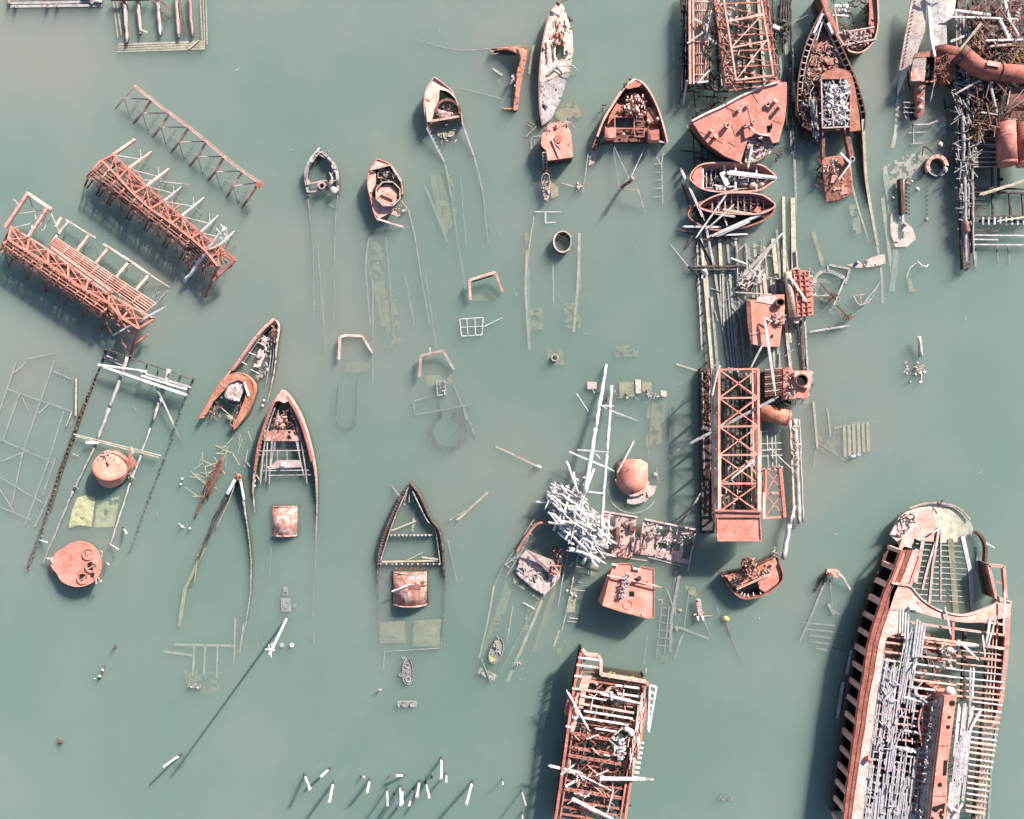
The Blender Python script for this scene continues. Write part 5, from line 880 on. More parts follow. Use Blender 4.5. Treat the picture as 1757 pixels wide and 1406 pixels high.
# --- upper lattice barge
t = Thing('lattice_barge', 'timber pontoon carrying a fallen lattice tower and a rod cradle at the top edge', 'barge', (1250, 75))
m = MB()
for k in range(5): m.line(rs([(1168 + k * 4, -12, .9 - .1 * (k % 2)), (1172 + k * 4, 60, .8), (1170 + k * 4.4, 158 - k * 2, .7)], 20), 3, 6)
m.line(rs([(1178, -10, .4), (1172, 150, .3)], 12), 5, 5)
t.part('side_wall', m, 'wet')
m = MB(); r = random.Random(2)
for k in range(16): x = 1188 + k * 9.2; m.beam((x, -12, -.1 + .15 * (k % 2)), (x + r.uniform(4, 10), 152, -.15), 3.4, 3)
t.part('planking', m, 'wet')
t.part('planking', MB().beam((1282, -12, .5), (1294, 150, .4), 7, 3).beam((1300, -12, .3), (1312, 146, .2), 5, 3).beam((1230, -12, .5), (1240, 150, .3), 5, 3), 'tan')
for x, w, z in ((1183, 4, 2.6), (1189, 2.6, 2.4)): t.part('side_pipe', MB().beam((x, -12, z), (x + 1, 145, z), w), 'salmonp')
rods(t, (1193, -12), (1192, 141), (1216, -12), (1214, 141), 6, 2.2, .5, [.1, .2, .55, .68, .8, .92, 1], 'salmonp', 1.6)
a0, a1, b0, b1 = (1240, -12, 6), (1263, 138, 6), (1304, -12, 6), (1327, 130, 6)
m = MB().beam(a0, a1, 2.6).beam(b0, b1, 2.6)
for f, g in ((.33, .27), (.63, .58), (1, 1)): m.beam(lerp(a0, a1, f), lerp(b0, b1, g), 2.4)
for f, g, h_, i in ((.33, .27, 0, 0), (.63, .27, .33, 0), (1, .58, .63, 0)): m.beam(lerp(a0, a1, f), lerp(b0, b1, g - .02), 1.8)
t.part('tower_face', m, 'salmonp')
m = MB().beam((1224, -12, 3), (1247, 152, 2.4), 2.6).beam((1230, -12, 2.6), (1252, 152, 2), 1.6).beam((1316, -12, 3), (1333, 140, 2.6), 2).beam((1310, -12, 2), (1328, 136, 2), 2.4)
for i in range(6):
    y = -6 + i * 27; o = (y + 12) * .15; m.beam((1224 + o, y, 3), (1240 + o, y + 4, 5.8), 2); m.beam((1224 + o, y + 2, 3), (1243 + o, y + 28, 5.8), 1.5); m.beam((1240 + o, y, 5.8), (1228 + o, y + 26, 2.8), 1.3); m.beam((1306 + o, y, 5.8), (1320 + o, y + 22, 3), 1.3); m.beam((1226 + o, y + 14, 2.6), (1318 + o, y + 10, 2.6), 2.4); m.beam((1230 + o, y + 16, 2.4), (1316 + o, y + 34, 2.4), 1.3)
m.beam((1247, 156, 2.4), (1309, 148, 2.6), 2).beam((1263, 139, 5.6), (1250, 154, 2.4), 1.5).beam((1327, 131, 5.6), (1310, 148, 2.4), 1.5)
t.part('tower_braces', m, 'red')
t.part('gusset_lumps', MB().clutter([(1226, 0), (1262, 0), (1290, 148), (1242, 148)], 3.2, 60, 6, 10, 1.2, 'pb'), 'pink')
t.part('scrap', MB().clutter([(1212, 0), (1232, 0), (1246, 152), (1210, 152)], 1, 60, 8, 13, .8, 'bbp').clutter([(1268, 0), (1300, 0), (1316, 140), (1276, 140)], 1, 60, 9, 14, .8, 'bb').clutter([(1168, 0), (1184, 0), (1184, 158), (1168, 158)], 1, 30, 3, 12, .5), 'dark')
t.part('end_beam', MB().beam((1170, 156, .9), (1200, 158, .9), 3).beam((1196, 150, .6), (1250, 158, .6), 3), 'wet')
for k, (a, b, w, lb) in enumerate((((1191, 33), (1218, 46), 3.4, 'white plank across the rod cradle near the top edge'), ((1178, 75), (1216, 49), 2, 'thin pale pole across the rod cradle'), ((1214, 46), (1211, 66), 3, 'short white board beside the rod cradle'), ((1210, 62), (1232, 77), 3.6, 'white board between rod cradle and tower'),
        ((1221, 117), (1200, 140), 3, 'white board at the lower end of the rod cradle'), ((1179, 138), (1172, 180), 3, 'white plank hanging off the lower left corner of the lattice barge'), ((1221, 18), (1217, 50), 3, 'pale upright board left of the tower chord'), ((1196, 142), (1216, 140), 3, 'white end board under the rod cradle'))):
    plank((*a, 3.3), (*b, 3.3 if k != 5 else .6), w, 'white', lb, 'plank', 'white planks on the lattice barge')
plank((1169, 160, .5), (1163, 192, -.1), 2, 'wet', 'dark thin pole leaning from the lattice barge into the water', 'pole', name='pole')

# --- bulkhead of wet timber right of it
t = Thing('timber_bulkhead', 'rotten line of black timbers between the salmon deck and the dark hull', 'bulkhead', (1352, 150)); m = MB(); g = MB()
for k in range(12):
    x = r.uniform(1350, 1368); y0 = r.uniform(70, 160); (m if k % 3 else g).log((x - r.uniform(0, 4), y0, r.uniform(.2, 1.1)), (x + r.uniform(-3, 4), y0 + r.uniform(50, 110), r.uniform(.1, .7)), r.uniform(1.2, 2.6), 1.5, k)
for k in range(5): m.log((1340 + k * 4, -8, .3), (1338 + k * 5, 50 + r.uniform(0, 60), .1), 2, 1.6, k + 20)
m.clutter([(1326, 30), (1356, 40), (1352, 70), (1330, 66)], .6, 34, 5, 12, .9, 'bbl')
t.part('timbers', m, 'wet'); t.part('pale_timbers', g, 'wood')
t.part('mooring_block', MB().beam((1326, 45, 1.2), (1341, 52, 1.2), 6, 4), 'cream'); t.part('wire', MB().beam((1318, 57, 1), (1400, 20, 1), .7), 'grey')
for k, (x, y, l) in enumerate(((1336, 10, 60), (1346, 30, 90), (1338, 96, 60), (1362, 250, 120), (1356, 225, 40))): plank((x, y, -.12), (x + 4, y + l, -.2), 4, 'sub', ['widest sunken plank in the gap right of the lattice tower', 'long sunken plank beside the mooring block', 'sunken plank under the corner of the lattice tower', 'sunken plank right of the two lifeboats', 'short sunken plank right of the salmon deck'][k], name='sunken_plank')

# --- big salmon deck
t = Thing('deck_section', 'large salmon coloured bow deck lying tilted with bollards and a torn lower side', 'wreck', (1275, 210))
dk = [(1187, 208), (1212, 195), (1241, 182), (1270, 166), (1306, 149), (1336, 141), (1350, 141), (1350, 173), (1347, 205), (1336, 244), (1326, 246), (1320, 234), (1296, 228), (1283, 240), (1276, 262), (1271, 279), (1243, 268), (1217, 249), (1202, 231)]
zd = lambda x, y: 3.8 - (y - 200) * .012
t.part('deck', MB().rag(dk, zd, 2, 3, [[(1316, 217), (1326, 213), (1322, 228), (1315, 230)], [(1242, 214), (1250, 210), (1250, 216), (1244, 219)], [(1313, 179), (1320, 176), (1320, 181), (1315, 183)]], -.98, seed=2), 'coral')
t.part('side_wall', MB().wall([(x, y, zd(x, y) - .05) for x, y in dk[6:10]], -1.2, 1, 0, .1, 1, False, 4, False, (1270, 200)).wall([(x, y, zd(x, y) - .05) for x, y in dk[15:] + dk[:1]], -1.2, 1, 6, .05, 1, False, 4, False, (1270, 200)), 'brown')
t.part('deck_edge', MB().line([(*p, zd(*p) + .15) for p in dk[:6]], 3.4, 3), 'cream')
t.part('torn_side', MB().rag([(1283, 240), (1296, 229), (1320, 235), (1328, 247), (1322, 262), (1310, 272), (1294, 280), (1278, 278)], 2.3, 2, 2, amt=-.7, seed=4, rough=.5), 'pink')
for i in range(17):
    a = i / 16; x, y = rs([(1280, 280), (1298, 278), (1314, 267), (1326, 248)], 3)[min(i, 17)][:2]; t.part('broken_rib', MB().beam((x, y - 2, 2.6), (x + 1.5, y + 3, 1.4), 2.4), 'tan')
m = MB()
for a, b in (((1272, 180), (1264, 200)), ((1282, 182), (1286, 200)), ((1286, 200), (1290, 212)), ((1240, 182), (1262, 192)), ((1255, 214), (1262, 235)), ((1250, 244), (1262, 252)), ((1243, 266), (1256, 250)), ((1340, 212), (1326, 206)), ((1200, 226), (1240, 246)), ((1256, 190), (1258, 202)), ((1290, 160), (1300, 175))): m.beam((*a, zd(*a) + .02), (*b, zd(*b) + .02), .7, .5)
t.part('plate_seams', m, 'brown')
for x, y, lb in ((1225, 228, ''), (1335, 177, '')):
    for dx, dy in ((-3, -5), (4, 5)): t.part('bollard', MB().tube([(x + dx, y + dy, 3.3), (x + dx, y + dy, 5)], 3, 12).disc((x + dx, y + dy, 5.05), 3.8, 1, 12), 'salmonp')
for x, y, q in ((1248, 216, 4), (1317, 180, 4), (1267, 189, 2.6), (1282, 182, 2.6), (1292, 210, 3), (1278, 216, 3)): t.part('deck_fitting', MB().tube([(x, y, 3.4), (x + 1, y - 1, 4.4)], q, 12).disc((x + 1, y - 1, 4.45), q + .8, .8, 12), 'salmonp'); t.part('fitting_mouth', MB().disc((x + 1, y - 1, 4.5), q * .55, .3), 'black')
m = MB(); capline(m, [(1285, 215, 4.0), (1294, 226, 4.1), (1306, 231, 4), (1320, 233, 3.6)], 3, 2); t.part('bent_rail', m, 'pink')
t.part('hatch_plate', MB().beam((1280, 216, 4.1), (1296, 210, 4.1), 4, 3).slab([(1276, 222, 3.9), (1284, 218, 4), (1288, 234, 3.8), (1278, 238, 3.8)], 2), 'salmon')
t.part('hanging_scrap', MB().clutter([(1294, 236), (1316, 240), (1310, 262), (1292, 262)], 2.5, 18, 4, 10, .5, 'pl').clutter([(1330, 240), (1342, 248), (1340, 280), (1326, 276)], .6, 24, 9, 10, .9), 'dark')
plank((1290, 252, 2.8), (1283, 290, 2.4), 3.4, 'white', 'white pole hanging from the torn salmon deck onto the upper lifeboat', 'pole', name='pole')
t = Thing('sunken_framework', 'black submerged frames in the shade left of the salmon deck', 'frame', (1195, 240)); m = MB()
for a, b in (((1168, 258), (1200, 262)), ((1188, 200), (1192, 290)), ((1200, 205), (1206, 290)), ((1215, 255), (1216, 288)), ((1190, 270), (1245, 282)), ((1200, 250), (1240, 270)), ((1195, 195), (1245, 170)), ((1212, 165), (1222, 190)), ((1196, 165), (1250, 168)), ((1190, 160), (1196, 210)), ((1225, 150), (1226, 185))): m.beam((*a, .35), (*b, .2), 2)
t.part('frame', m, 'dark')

# --- dark tug with debris filled house
t = Thing('tug_wreck', 'black brown tug hull with rubble filled horseshoe house and an orange stern', 'wreck', (1425, 180))
L10 = [(1413, 15, 3.0), (1395, 48, 2.9), (1380, 86, 2.6), (1371, 130, 2.2), (1368, 173, 1.8), (1371, 205, 1.2), (1378, 240, .6)]; R10 = [(1413, 15, 3.0), (1424, 39, 2.9), (1444, 80, 2.7), (1466, 130, 2.4), (1479, 169, 2.1), (1486, 199, 1.8), (1482, 240, 1.2), (1485, 275, .8), (1488, 330, .1), (1495, 352, -.2)]
t.part('hull', MB().wall(L10, -1.6, 1.8, 6, .3, 3, side=(1425, 180)).wall(R10, -1.6, 1.8, 4, .25, 6, side=(1425, 180)), 'dark')
t.part('bulwark_rail', capline(MB(), [(x, y, z + .1) for x, y, z in L10[:6]], 2.4).line(rs([(x, y, z + .1) for x, y, z in R10[:6]], 6), 2.2, 1.4), 'brown')
t.part('inner_rail', capline(MB(), [(x + 7, y + 8, z - .4) for x, y, z in L10[:6]], 1.8).line(rs([(x - 6, y + 10, z - .4) for x, y, z in R10[:6]], 6), 1.8), 'pink')
t.part('rail_rungs', MB().ribs([(x, y, z + .1) for x, y, z in L10[:6]], 11, 8, 1.4, 0, .3, (1425, 180)).ribs([(x, y, z + .1) for x, y, z in R10[:6]], 11, 8, 1.4, 0, .3, (1425, 180)), 'pink')
t.part('sheer_timber', MB().line(rs([(1480, 205, 1.4), (1483, 260, .9), (1485, 300, .5), (1492, 350, -.1), (1505, 422, -.5)], 12), 5, 3), 'tan'); t.part('bow_plank', MB().beam((1396, 58, 2.9), (1411, 24, 3.2), 4).beam((1420, 40, 3), (1428, 58, 2.8), 4).beam((1401, 70, 2.6), (1410, 40, 2.8), 2), 'lav')
t.part('deck', MB().rag([(1412, 30), (1424, 52), (1446, 92), (1462, 130), (1472, 170), (1476, 215), (1408, 230), (1384, 220), (1376, 170), (1382, 120), (1396, 70)], 1.7, 1.2, 2.6, amt=-.62, seed=7, rough=.25), 'brown')
t.part('rust_patches', MB().rag([(1402, 78), (1418, 62), (1440, 90), (1450, 118), (1420, 118), (1396, 132), (1384, 128)], 1.95, .6, 2.2, amt=-.1, seed=12).rag([(1416, 62), (1426, 64), (1424, 84), (1416, 82)], 2.1, .8, 2, amt=-.8, seed=1), 'orange')
t.part('deck_scrap', MB().clutter([(1400, 60), (1440, 90), (1440, 118), (1384, 150), (1378, 130)], 2, 60, 12, 11, .6), 'pink')
t.part('dark_scrap', MB().clutter([(1376, 140), (1404, 130), (1408, 225), (1376, 220)], 1.6, 80, 14, 13, .8), 'dark')
t.part('timber_scrap', MB().clutter([(1376, 120), (1410, 120), (1410, 175), (1380, 190)], 2, 24, 15, 14, .6, 'bb').clutter([(1388, 168), (1408, 170), (1408, 235), (1392, 235)], 1.6, 30, 16, 22, .8, 'bb', [1.4, 1.6]), 'wood')
ho = [(1405, 140), (1410, 128), (1423, 120), (1436, 117), (1450, 120), (1460, 126), (1467, 150), (1473, 190), (1477, 224), (1458, 226), (1458, 150), (1450, 136), (1412, 136)]
t.part('house_roof', MB().rag(ho, 3.2, 1.5, 2.2, amt=-.85, seed=5), 'orange'); t.part('house_wall', MB().wall([(x, y, 3.1) for x, y in ho[:9]], .8, 1, 0, .2, 4, False, 4, True, (1435, 180)), 'brown')
rub = [(1410, 138), (1456, 138), (1458, 217), (1412, 219)]
t.part('rubble_bed', MB().rag(rub, 2.2, 1, 2.4, amt=-.3, seed=8, rough=.6), 'dark')
t.part('rubble', MB().clutter(rub, 2.6, 190, 17, 17, .9, 'bbbbbbp'), 'lav'); t.part('white_rubble', MB().clutter([(1420, 140), (1456, 142), (1456, 212), (1422, 200)], 3.2, 64, 18, 19, .6, 'bbbbbbbbp', [.5, .7, 1.0, 2.2]), 'white')
t.part('cage_bars', MB().line([(1409, 137, 3.4), (1411, 220, 3.4), (1458, 218, 3.3)], 2.2).lattice((1411, 190, 3.4), (1411, 220, 3.4), (1428, 190, 3.4), (1430, 219, 3.4), 2, 1.6, ''), 'pink')
t.part('mast_stump', MB().log((1394, 172, 2.2), (1401, 235, 1.4), 5.5, 6.5, 5, 1.6), 'wood')
t.part('well_side', MB().beam((1411, 224, 1.9), (1411, 272, 1.6), 5, 10).beam((1411, 224, 1.9), (1460, 222, 1.9), 4, 10).beam((1450, 224, 2.2), (1461, 275, 1.8), 8, 10), 'brown')
t.part('rivet_row', MB().ribs([(1411, 226, 2.2), (1411, 272, 2)], 4, 4, 1.4, 0, .2, (1430, 250)), 'pink')
t.part('stern_deck', MB().rag([(1409, 271), (1434, 268), (1457, 265), (1462, 300), (1463.5, 334), (1440, 344), (1416, 349)], lambda x, y: 1.7 - max(0, y - 285) * .026 - max(0, 1435 - x) * .012, 1.5, 2.2, amt=-.9, seed=6, rough=.12), 'orange')
t.part('stern_scrap', MB().clutter([(1412, 274), (1440, 272), (1440, 300), (1414, 300)], 1.7, 18, 19, 10, .4), 'pink')
t.part('corroded_patch', MB().rag([(1428, 300), (1458, 306), (1462, 330), (1440, 336), (1424, 320)], lambda x, y: 1.8 - max(0, y - 285) * .026, .5, 2, amt=.0, seed=15), 'salmonp')
t.part('bent_pole', MB().beam((1442, 263, 2.6), (1459, 281, 2.5), 3).beam((1459, 281, 2.5), (1439, 308, 1.8), 2.6), 'white'); t.part('pipe_ring', MB().ring((1463, 273, 2.6), 4.6, 1.8, 12, 18), 'grey')
t.part('side_wreckage', MB().clutter([(1392, 285), (1412, 270), (1412, 320), (1396, 322)], .2, 18, 6, 16, .5, 'b').clutter([(1372, 205), (1400, 225), (1404, 250), (1380, 245)], .5, 30, 7, 14, .6, 'b'), 'dark')
t.part('rail_stub', MB().ribs([(1479, 170, 1.9), (1486, 200, 1.6), (1482, 240, .9), (1478, 290, .5)], 10, 5, 1.4, .2, .3, (1430, 220)), 'dark')
# --- hull beside it
t = Thing('barge_hull', 'square ended hull cut by the top edge with white junk floating inside', 'wreck', (1465, 45))
o11 = [(1404, -10, 2.6), (1411, 8, 2.5), (1420, 32, 2.4), (1435, 58, 2.2), (1453, 84, 1.9), (1464, 90, 1.8), (1479, 89.5, 1.8), (1494, 78, 1.9), (1503.5, 60, 2.1), (1507, 32, 2.3), (1505, -10, 2.4)]
t.part('hull', MB().wall(o11, -1.6, 1.8, 2, .15, 3, side=(1462, 20)), 'brown'); t.part('rail', capline(MB(), [(x, y, z + .1) for x, y, z in o11[3:]], 2.2), 'salmonp')
t.part('side_deck', MB().rag([(1490, -10), (1504, -10), (1505, 40), (1500, 64), (1490, 50), (1492, 20)], 2, 1, 2.2, amt=-.4, seed=3).rag([(1402, -10), (1416, -10), (1424, 20), (1440, 50), (1436, 56), (1420, 30)], 2.2, 1, 2.2, amt=-.8, seed=5), 'salmon')
t.part('stern_deck', MB().rag([(1440, 58), (1494, 46), (1500, 62), (1490, 78), (1476, 86), (1456, 84)], 1.5, 1, 2, amt=-.5, seed=9, rough=.3), 'mott')
t.part('deck_scrap', MB().clutter([(1444, 56), (1494, 48), (1490, 76), (1458, 82)], 1.8, 50, 8, 13, .6), 'pink'); t.part('dark_scrap', MB().clutter([(1420, -5), (1490, -5), (1494, 48), (1440, 56)], .5, 44, 9, 14, .9, 'bb'), 'dark')
t.part('cross_rails', MB().beam((1436, 58, 2), (1500, 47, 2), 2.4).beam((1445, 78, 2.2), (1503, 68, 2.2), 2.6).beam((1432, 12, 1.8), (1438, 58, 1.8), 2.6).beam((1448, 52, 1.9), (1474, 72, 1.9), 1.6).beam((1470, 50, 1.9), (1450, 74, 1.9), 1.6).beam((1492, 20, 1.8), (1494, 64, 1.8), 2.2), 'pink')
t.part('white_junk', MB().clutter([(1432, 8), (1460, 8), (1458, 28), (1434, 28)], .7, 34, 10, 12, .6, 'ppl').beam((1420, 26, 1.2), (1456, 28, 1.2), 2.4), 'white'); t.part('moss_edge', MB().clutter([(1484, -5), (1492, -5), (1492, 46), (1484, 46)], .6, 22, 11, 8, .8, 'l'), 'moss')

# --- lifeboats
t = Thing('lifeboat', 'upper lifeboat with white seats and a broad white plank lying in it', 'lifeboat', (1258, 306), 'steel lifeboats')
o = [(1184, 305), (1191, 291), (1206, 282), (1232, 279.5), (1271, 280), (1304, 283), (1321, 293), (1332, 306), (1319, 317), (1304, 326.5), (1271, 330), (1228, 329), (1204, 324), (1191, 315)]
def hullboat(t, o, z, mt, rim, zf=None):
    q = rs([(*p, z) for p in o], 4, True); cx = sum(p[0] for p in o) / len(o); cy = sum(p[1] for p in o) / len(o); n = len(q)
    t.part('shell', MB().wall(q, z - 1.5, 1, 7, 0, 0, True, 4, False), mt)
    t.part('gunwale', MB().line([(p[0], p[1], z + .1) for p in q], 2.2, 1.4, True), rim)
    t.part('floor', MB().slab([(cx + (p[0] - cx) * .82, cy + (p[1] - cy) * .72, z - 1.3) for p in q], 1), 'dark'); return q
hullboat(t, o, 1.9, 'salmon', 'salmonp')
for x in (1206, 1243, 1262, 1298): t.part('seat', MB().beam((x, 283 if x > 1210 else 290, 1.5), (x, 326, 1.5), 3, 1), 'white')
t.part('end_deck', MB().slab([(1187, 305, 1.8), (1194, 290, 1.8), (1204, 285, 1.8), (1206, 304, 1.8), (1204, 322, 1.8), (1194, 316, 1.8)], 1), 'salmon')
m = MB()
for k in range(12): m.beam((1212 + k * 8, 284, .9), (1212 + k * 8, 326, .9), 1.4); 
m.beam((1188, 305, 1.6), (1206, 305, 1.6), 2).line(rs([(1210, 288, 1.2), (1250, 285, 1.2), (1300, 288, 1.2)], 8), 1.5).line(rs([(1210, 322, 1.2), (1250, 325, 1.2), (1300, 322, 1.2)], 8), 1.5)
t.part('rib', m, 'grey'); t.part('scrap', MB().clutter([(1205, 288), (1315, 290), (1310, 320), (1205, 322)], .8, 46, 3, 11, .4), 'wood')
t.part('broken_bench', MB().clutter([(1222, 318), (1268, 320), (1268, 327), (1222, 326)], 1.5, 12, 4, 14, .2, 'b', [0.05]).beam((1238, 296, 1.8), (1248, 318, 1.7), 8, 2), 'white')
plank((1247, 296, 2.1), (1332, 306, 2.2), 7.5, 'white', 'broad white plank lying lengthwise in the upper lifeboat'); solo('cushion', MB().lump((1291, 318, 1.4), 6, 4, .7), 'cream', 'tan round cushion in the upper lifeboat', 'cushion'); solo('cushion', MB().lump((1305, 316, 1.4), 6.4, 7, .7), 'cream', 'pale square cushion next to the tan one in the upper lifeboat', 'cushion'); solo('tarpaulin', MB().lump((1276, 314, 1.2), 8, 2, .5), 'grey', 'grey bundled tarpaulin at the middle of the upper lifeboat', 'tarpaulin')
t = Thing('lifeboat', 'lower lifeboat lying half under another hull and covered by oars and boards', 'lifeboat', (1258, 372), 'steel lifeboats')
hullboat(t, [(1181.6, 371), (1187, 357), (1206, 346), (1240, 342), (1280, 342), (1315, 346), (1330, 354), (1321, 371), (1297, 384), (1260, 394), (1224, 394.6), (1200, 386)], 1.1, 'brown', 'red')
t.part('scrap', MB().clutter([(1190, 366), (1320, 362), (1290, 382), (1215, 388)], .7, 40, 5, 12, .5), 'dark')
t = Thing('lifeboat', 'narrow empty lifeboat shell nested on top of the lower one', 'lifeboat', (1265, 350), 'steel lifeboats')
hullboat(t, [(1200, 355), (1213, 343), (1239, 333), (1271, 331), (1304, 334), (1321, 343), (1330, 352.5), (1316, 363), (1293, 368), (1250, 366.5), (1217, 363)], 2.0, 'brown', 'salmonp')
m = MB()
for k in range(9): m.beam((1222 + k * 11, 337, 1.3), (1222 + k * 11, 362, .9), 1.5)
t.part('rib', m, 'lav'); t.part('scrap', MB().clutter([(1215, 340), (1310, 340), (1310, 360), (1220, 360)], 1, 34, 6, 11, .4), 'brown'); t.part('end_plate', MB().slab([(1293, 362, 1.7), (1300, 353, 1.7), (1306, 362, 1.7), (1300, 366, 1.7)], 1), 'salmon')
G = 'loose oars and boards over the lifeboats'
for a, b, w, mt, lb in (((1167.6, 289, .8), (1209, 379.5, 2.4), 4.4, 'wood', 'long grey oar with a pointed upper tip crossing left of both lifeboats'), ((1247.6, 332, 2.4), (1193.5, 409, 1.6), 2.8, 'white', 'pale pole slanting from the upper lifeboat to lower left'), ((1260, 351, 2.3), (1211, 395, 1.8), 2.4, 'white', 'white stick parallel to the slanting pole over the lower lifeboat'),
                        ((1321, 361, 1.9), (1213, 408.7, 1.6), 4.4, 'white', 'longest broad board across the lower lifeboat'), ((1286.5, 379.5, 1.7), (1228, 406, 1.4), 4.6, 'white', 'broad board just below the longest one on the lower lifeboat'), ((1171, 389, .9), (1237, 390, 1.5), 2.8, 'white', 'level white stick sticking out left of the lower lifeboat'),
                        ((1211, 388, 1.5), (1225, 458, .2), 4, 'wood', 'grey board pointing down from the lower lifeboat to the cross log'), ((1232, 404, 1), (1284, 402, 1), 2.4, 'white', 'level white stick below the lower lifeboat'), ((1240, 360, 2.2), (1290, 368, 2.1), 4, 'tan', 'tan board inside the nested lifeboat'), ((1225, 366, 2), (1262, 372, 2), 4, 'tan', 'tan board at the left end of the nested lifeboat'), ((1242, 372, 1.6), (1248, 388, 1.4), 1.8, 'white', 'short white upright stick in the lower lifeboat'), ((1275, 390, 1.2), (1276, 382, 1.6), 4, 'white', 'white block on the rim of the lower lifeboat')):
    plank(a, b, w, mt, lb, 'board', G, 'loose_board')
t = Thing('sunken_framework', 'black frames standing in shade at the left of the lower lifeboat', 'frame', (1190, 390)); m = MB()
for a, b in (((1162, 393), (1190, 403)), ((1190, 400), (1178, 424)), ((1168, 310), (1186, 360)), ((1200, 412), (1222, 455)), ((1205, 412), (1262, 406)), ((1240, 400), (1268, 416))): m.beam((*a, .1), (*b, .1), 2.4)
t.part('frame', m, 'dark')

# --- sunken pier
t = Thing('sunken_pier', 'long sunken plank pier running down from the lifeboats to the lattice tower', 'pier', (1280, 520)); r = random.Random(8)
ms = {'sub': MB(), 'tan': MB(), 'wood': MB(), 'wet': MB()}
for k in range(31):
    u = k / 30; x0 = 1188 + u * 172; x1 = 1208 + u * 176; y0 = r.uniform(385, 440) if r.random() < .6 else r.uniform(450, 560); y1 = r.uniform(600, 690) if r.random() < .65 else r.uniform(480, 600)
    f = lambda y: x0 + (x1 - x0) * (y - 385) / 260
    mt = r.choice(['sub', 'sub', 'sub', 'tan', 'tan', 'wood', 'wet']); ms[mt].beam((f(y0), y0, r.uniform(-.75, -.02)), (f(y1) + r.uniform(-5, 5), y1, r.uniform(-.8, -.05)), r.uniform(1.8, 5), 2)
for x0, x1, y0, y1, w, z, mt in ((1202, 1222, 400, 636, 5, .05, 'tan'), (1196, 1204, 420, 600, 3, .15, 'wood'), (1234, 1240, 400, 550, 5, -.05, 'tan'), (1240, 1242, 470, 560, 3, .1, 'wood'), (1222, 1252, 440, 640, 4, -.1, 'sub'), (1248, 1266, 420, 640, 4, -.15, 'sub'), (1326, 1332, 410, 470, 7, -.08, 'tan'), (1360, 1362, 340, 470, 8, -.02, 'tan'), (1344, 1346, 338, 480, 5, .12, 'tan'), (1366, 1368, 430, 462, 3, .4, 'wood'), (1346, 1358, 540, 650, 5, .1, 'wood'), (1374, 1380, 550, 650, 4, .3, 'wet'), (1380, 1386, 540, 640, 3, .3, 'wood'), (1262, 1264, 410, 490, 4, .1, 'lav'), (1280, 1282, 420, 470, 3, .1, 'wood'), (1310, 1314, 470, 506, 6, 0, 'tan')):
    ms.setdefault(mt, MB()).beam((x0, y0, z), (x1, y1, z - .05), w, 2.5)
for mt, mm in ms.items(): t.part('planking', mm, mt)
for k in range(14): y = 400 + k * 17; x = 1196 + k * 1.4; t.part('pile_stub', MB().tube([(x, y, -.6), (x, y, .4 + .2 * (k % 3))], 1.4, 6), 'wet')
t.part('cross_log', MB().log((1180.6, 459, .5), (1281, 457, .5), 2.4, 2.2, 3).log((1184, 464, .4), (1262, 463, .4), 2, 1.8, 5), 'wet'); t.part('guy_wire', MB().beam((1150, 420, -.4), (1184, 462, .4), 2), 'sub')
t.part('edge_beam', MB().beam((1262, 502, .5), (1346, 507, .5), 2.4).beam((1264, 420, .5), (1266, 486, .4), 2), 'wood')
for k in range(5): plank((1345 - k * 5, 398 + k * 5, .9 - .05 * k), (1262 + r.uniform(-4, 14) + k * 5, 492 + r.uniform(-14, 6), .55), 3.2, 'tan' if k % 2 else 'wood', 'tan board in the slanting bundle of loose boards on the sunken pier', 'board', 'slanting bundle of boards', 'loose_board')
t.part('drift_scrap', MB().clutter([(1190, 400), (1360, 390), (1384, 640), (1212, 640)], -.05, 60, 33, 26, .25, 'b', [1.5, 1.52, .2, 2.4, .8]), 'wood')
t2 = Thing('board_bundle', 'loose splintered scrap heap at the foot of the slanting board bundle', 'scrap', (1290, 480)); t2.part('splinters', MB().clutter([(1272, 470), (1306, 462), (1312, 480), (1280, 500), (1264, 498)], .6, 44, 4, 14, .4, 'bb', [2.2, 2.3, .6]), 'white'); t2.part('dark_scrap', MB().clutter([(1270, 474), (1310, 474), (1300, 500), (1268, 500)], .4, 30, 9, 11, .4), 'dark')
m = MB().lump((1208, 466, .7), 5, 2).beam((1204, 478, .5), (1207, 466, .7), 2.4).beam((1212, 466, .6), (1214, 472, .5), 2.4); solo('rag_bundle', m, 'white', 'white rag caught on the cross log of the sunken pier', 'rag')
plank((1254, 443, .7), (1281, 453, .6), 2.4, 'white', 'short white stick above the cross log of the sunken pier', 'stick', name='stick')
# --- funnel casing and radiator
t = Thing('casing', 'tall salmon steel casing with a round pipe mouth in its upper right corner', 'casing', (1315, 550))
tp = [(1281, 515, 3.2), (1295, 516, 3.3), (1304, 508, 3.3), (1345, 506, 3.4), (1346, 530, 3.4), (1343, 545, 3.4), (1338, 580, 3.4), (1336, 595, 3.4), (1308, 595, 3.3), (1289, 590, 3.2), (1284, 560, 3.2)]
t.part('shell', MB().loft(tp, [(p[0] + 1.5, p[1] - 1, -.3) for p in tp]), 'coral'); t.part('left_side', MB().slab([(1280.5, 515, 3.25), (1288, 516, 3.35), (1292, 590, 3.3), (1289, 591, 3.2), (1283, 560, 3.2)], 3), 'brown')
t.part('top_plate', MB().slab([(1300, 511, 3.45), (1330, 508, 3.5), (1338, 514, 3.5), (1332, 524, 3.45), (1297, 518, 3.4)], .6), 'pink')
p = t.part('pipe_mouth', MB().ring((1339, 519, 4.2), 8, 1.8, 8, 24, ry=7), 'brown'); t.part('pipe_hole', MB().disc((1339, 519, 3.7), 6.4, .4, 20, 5.6), 'black', p)
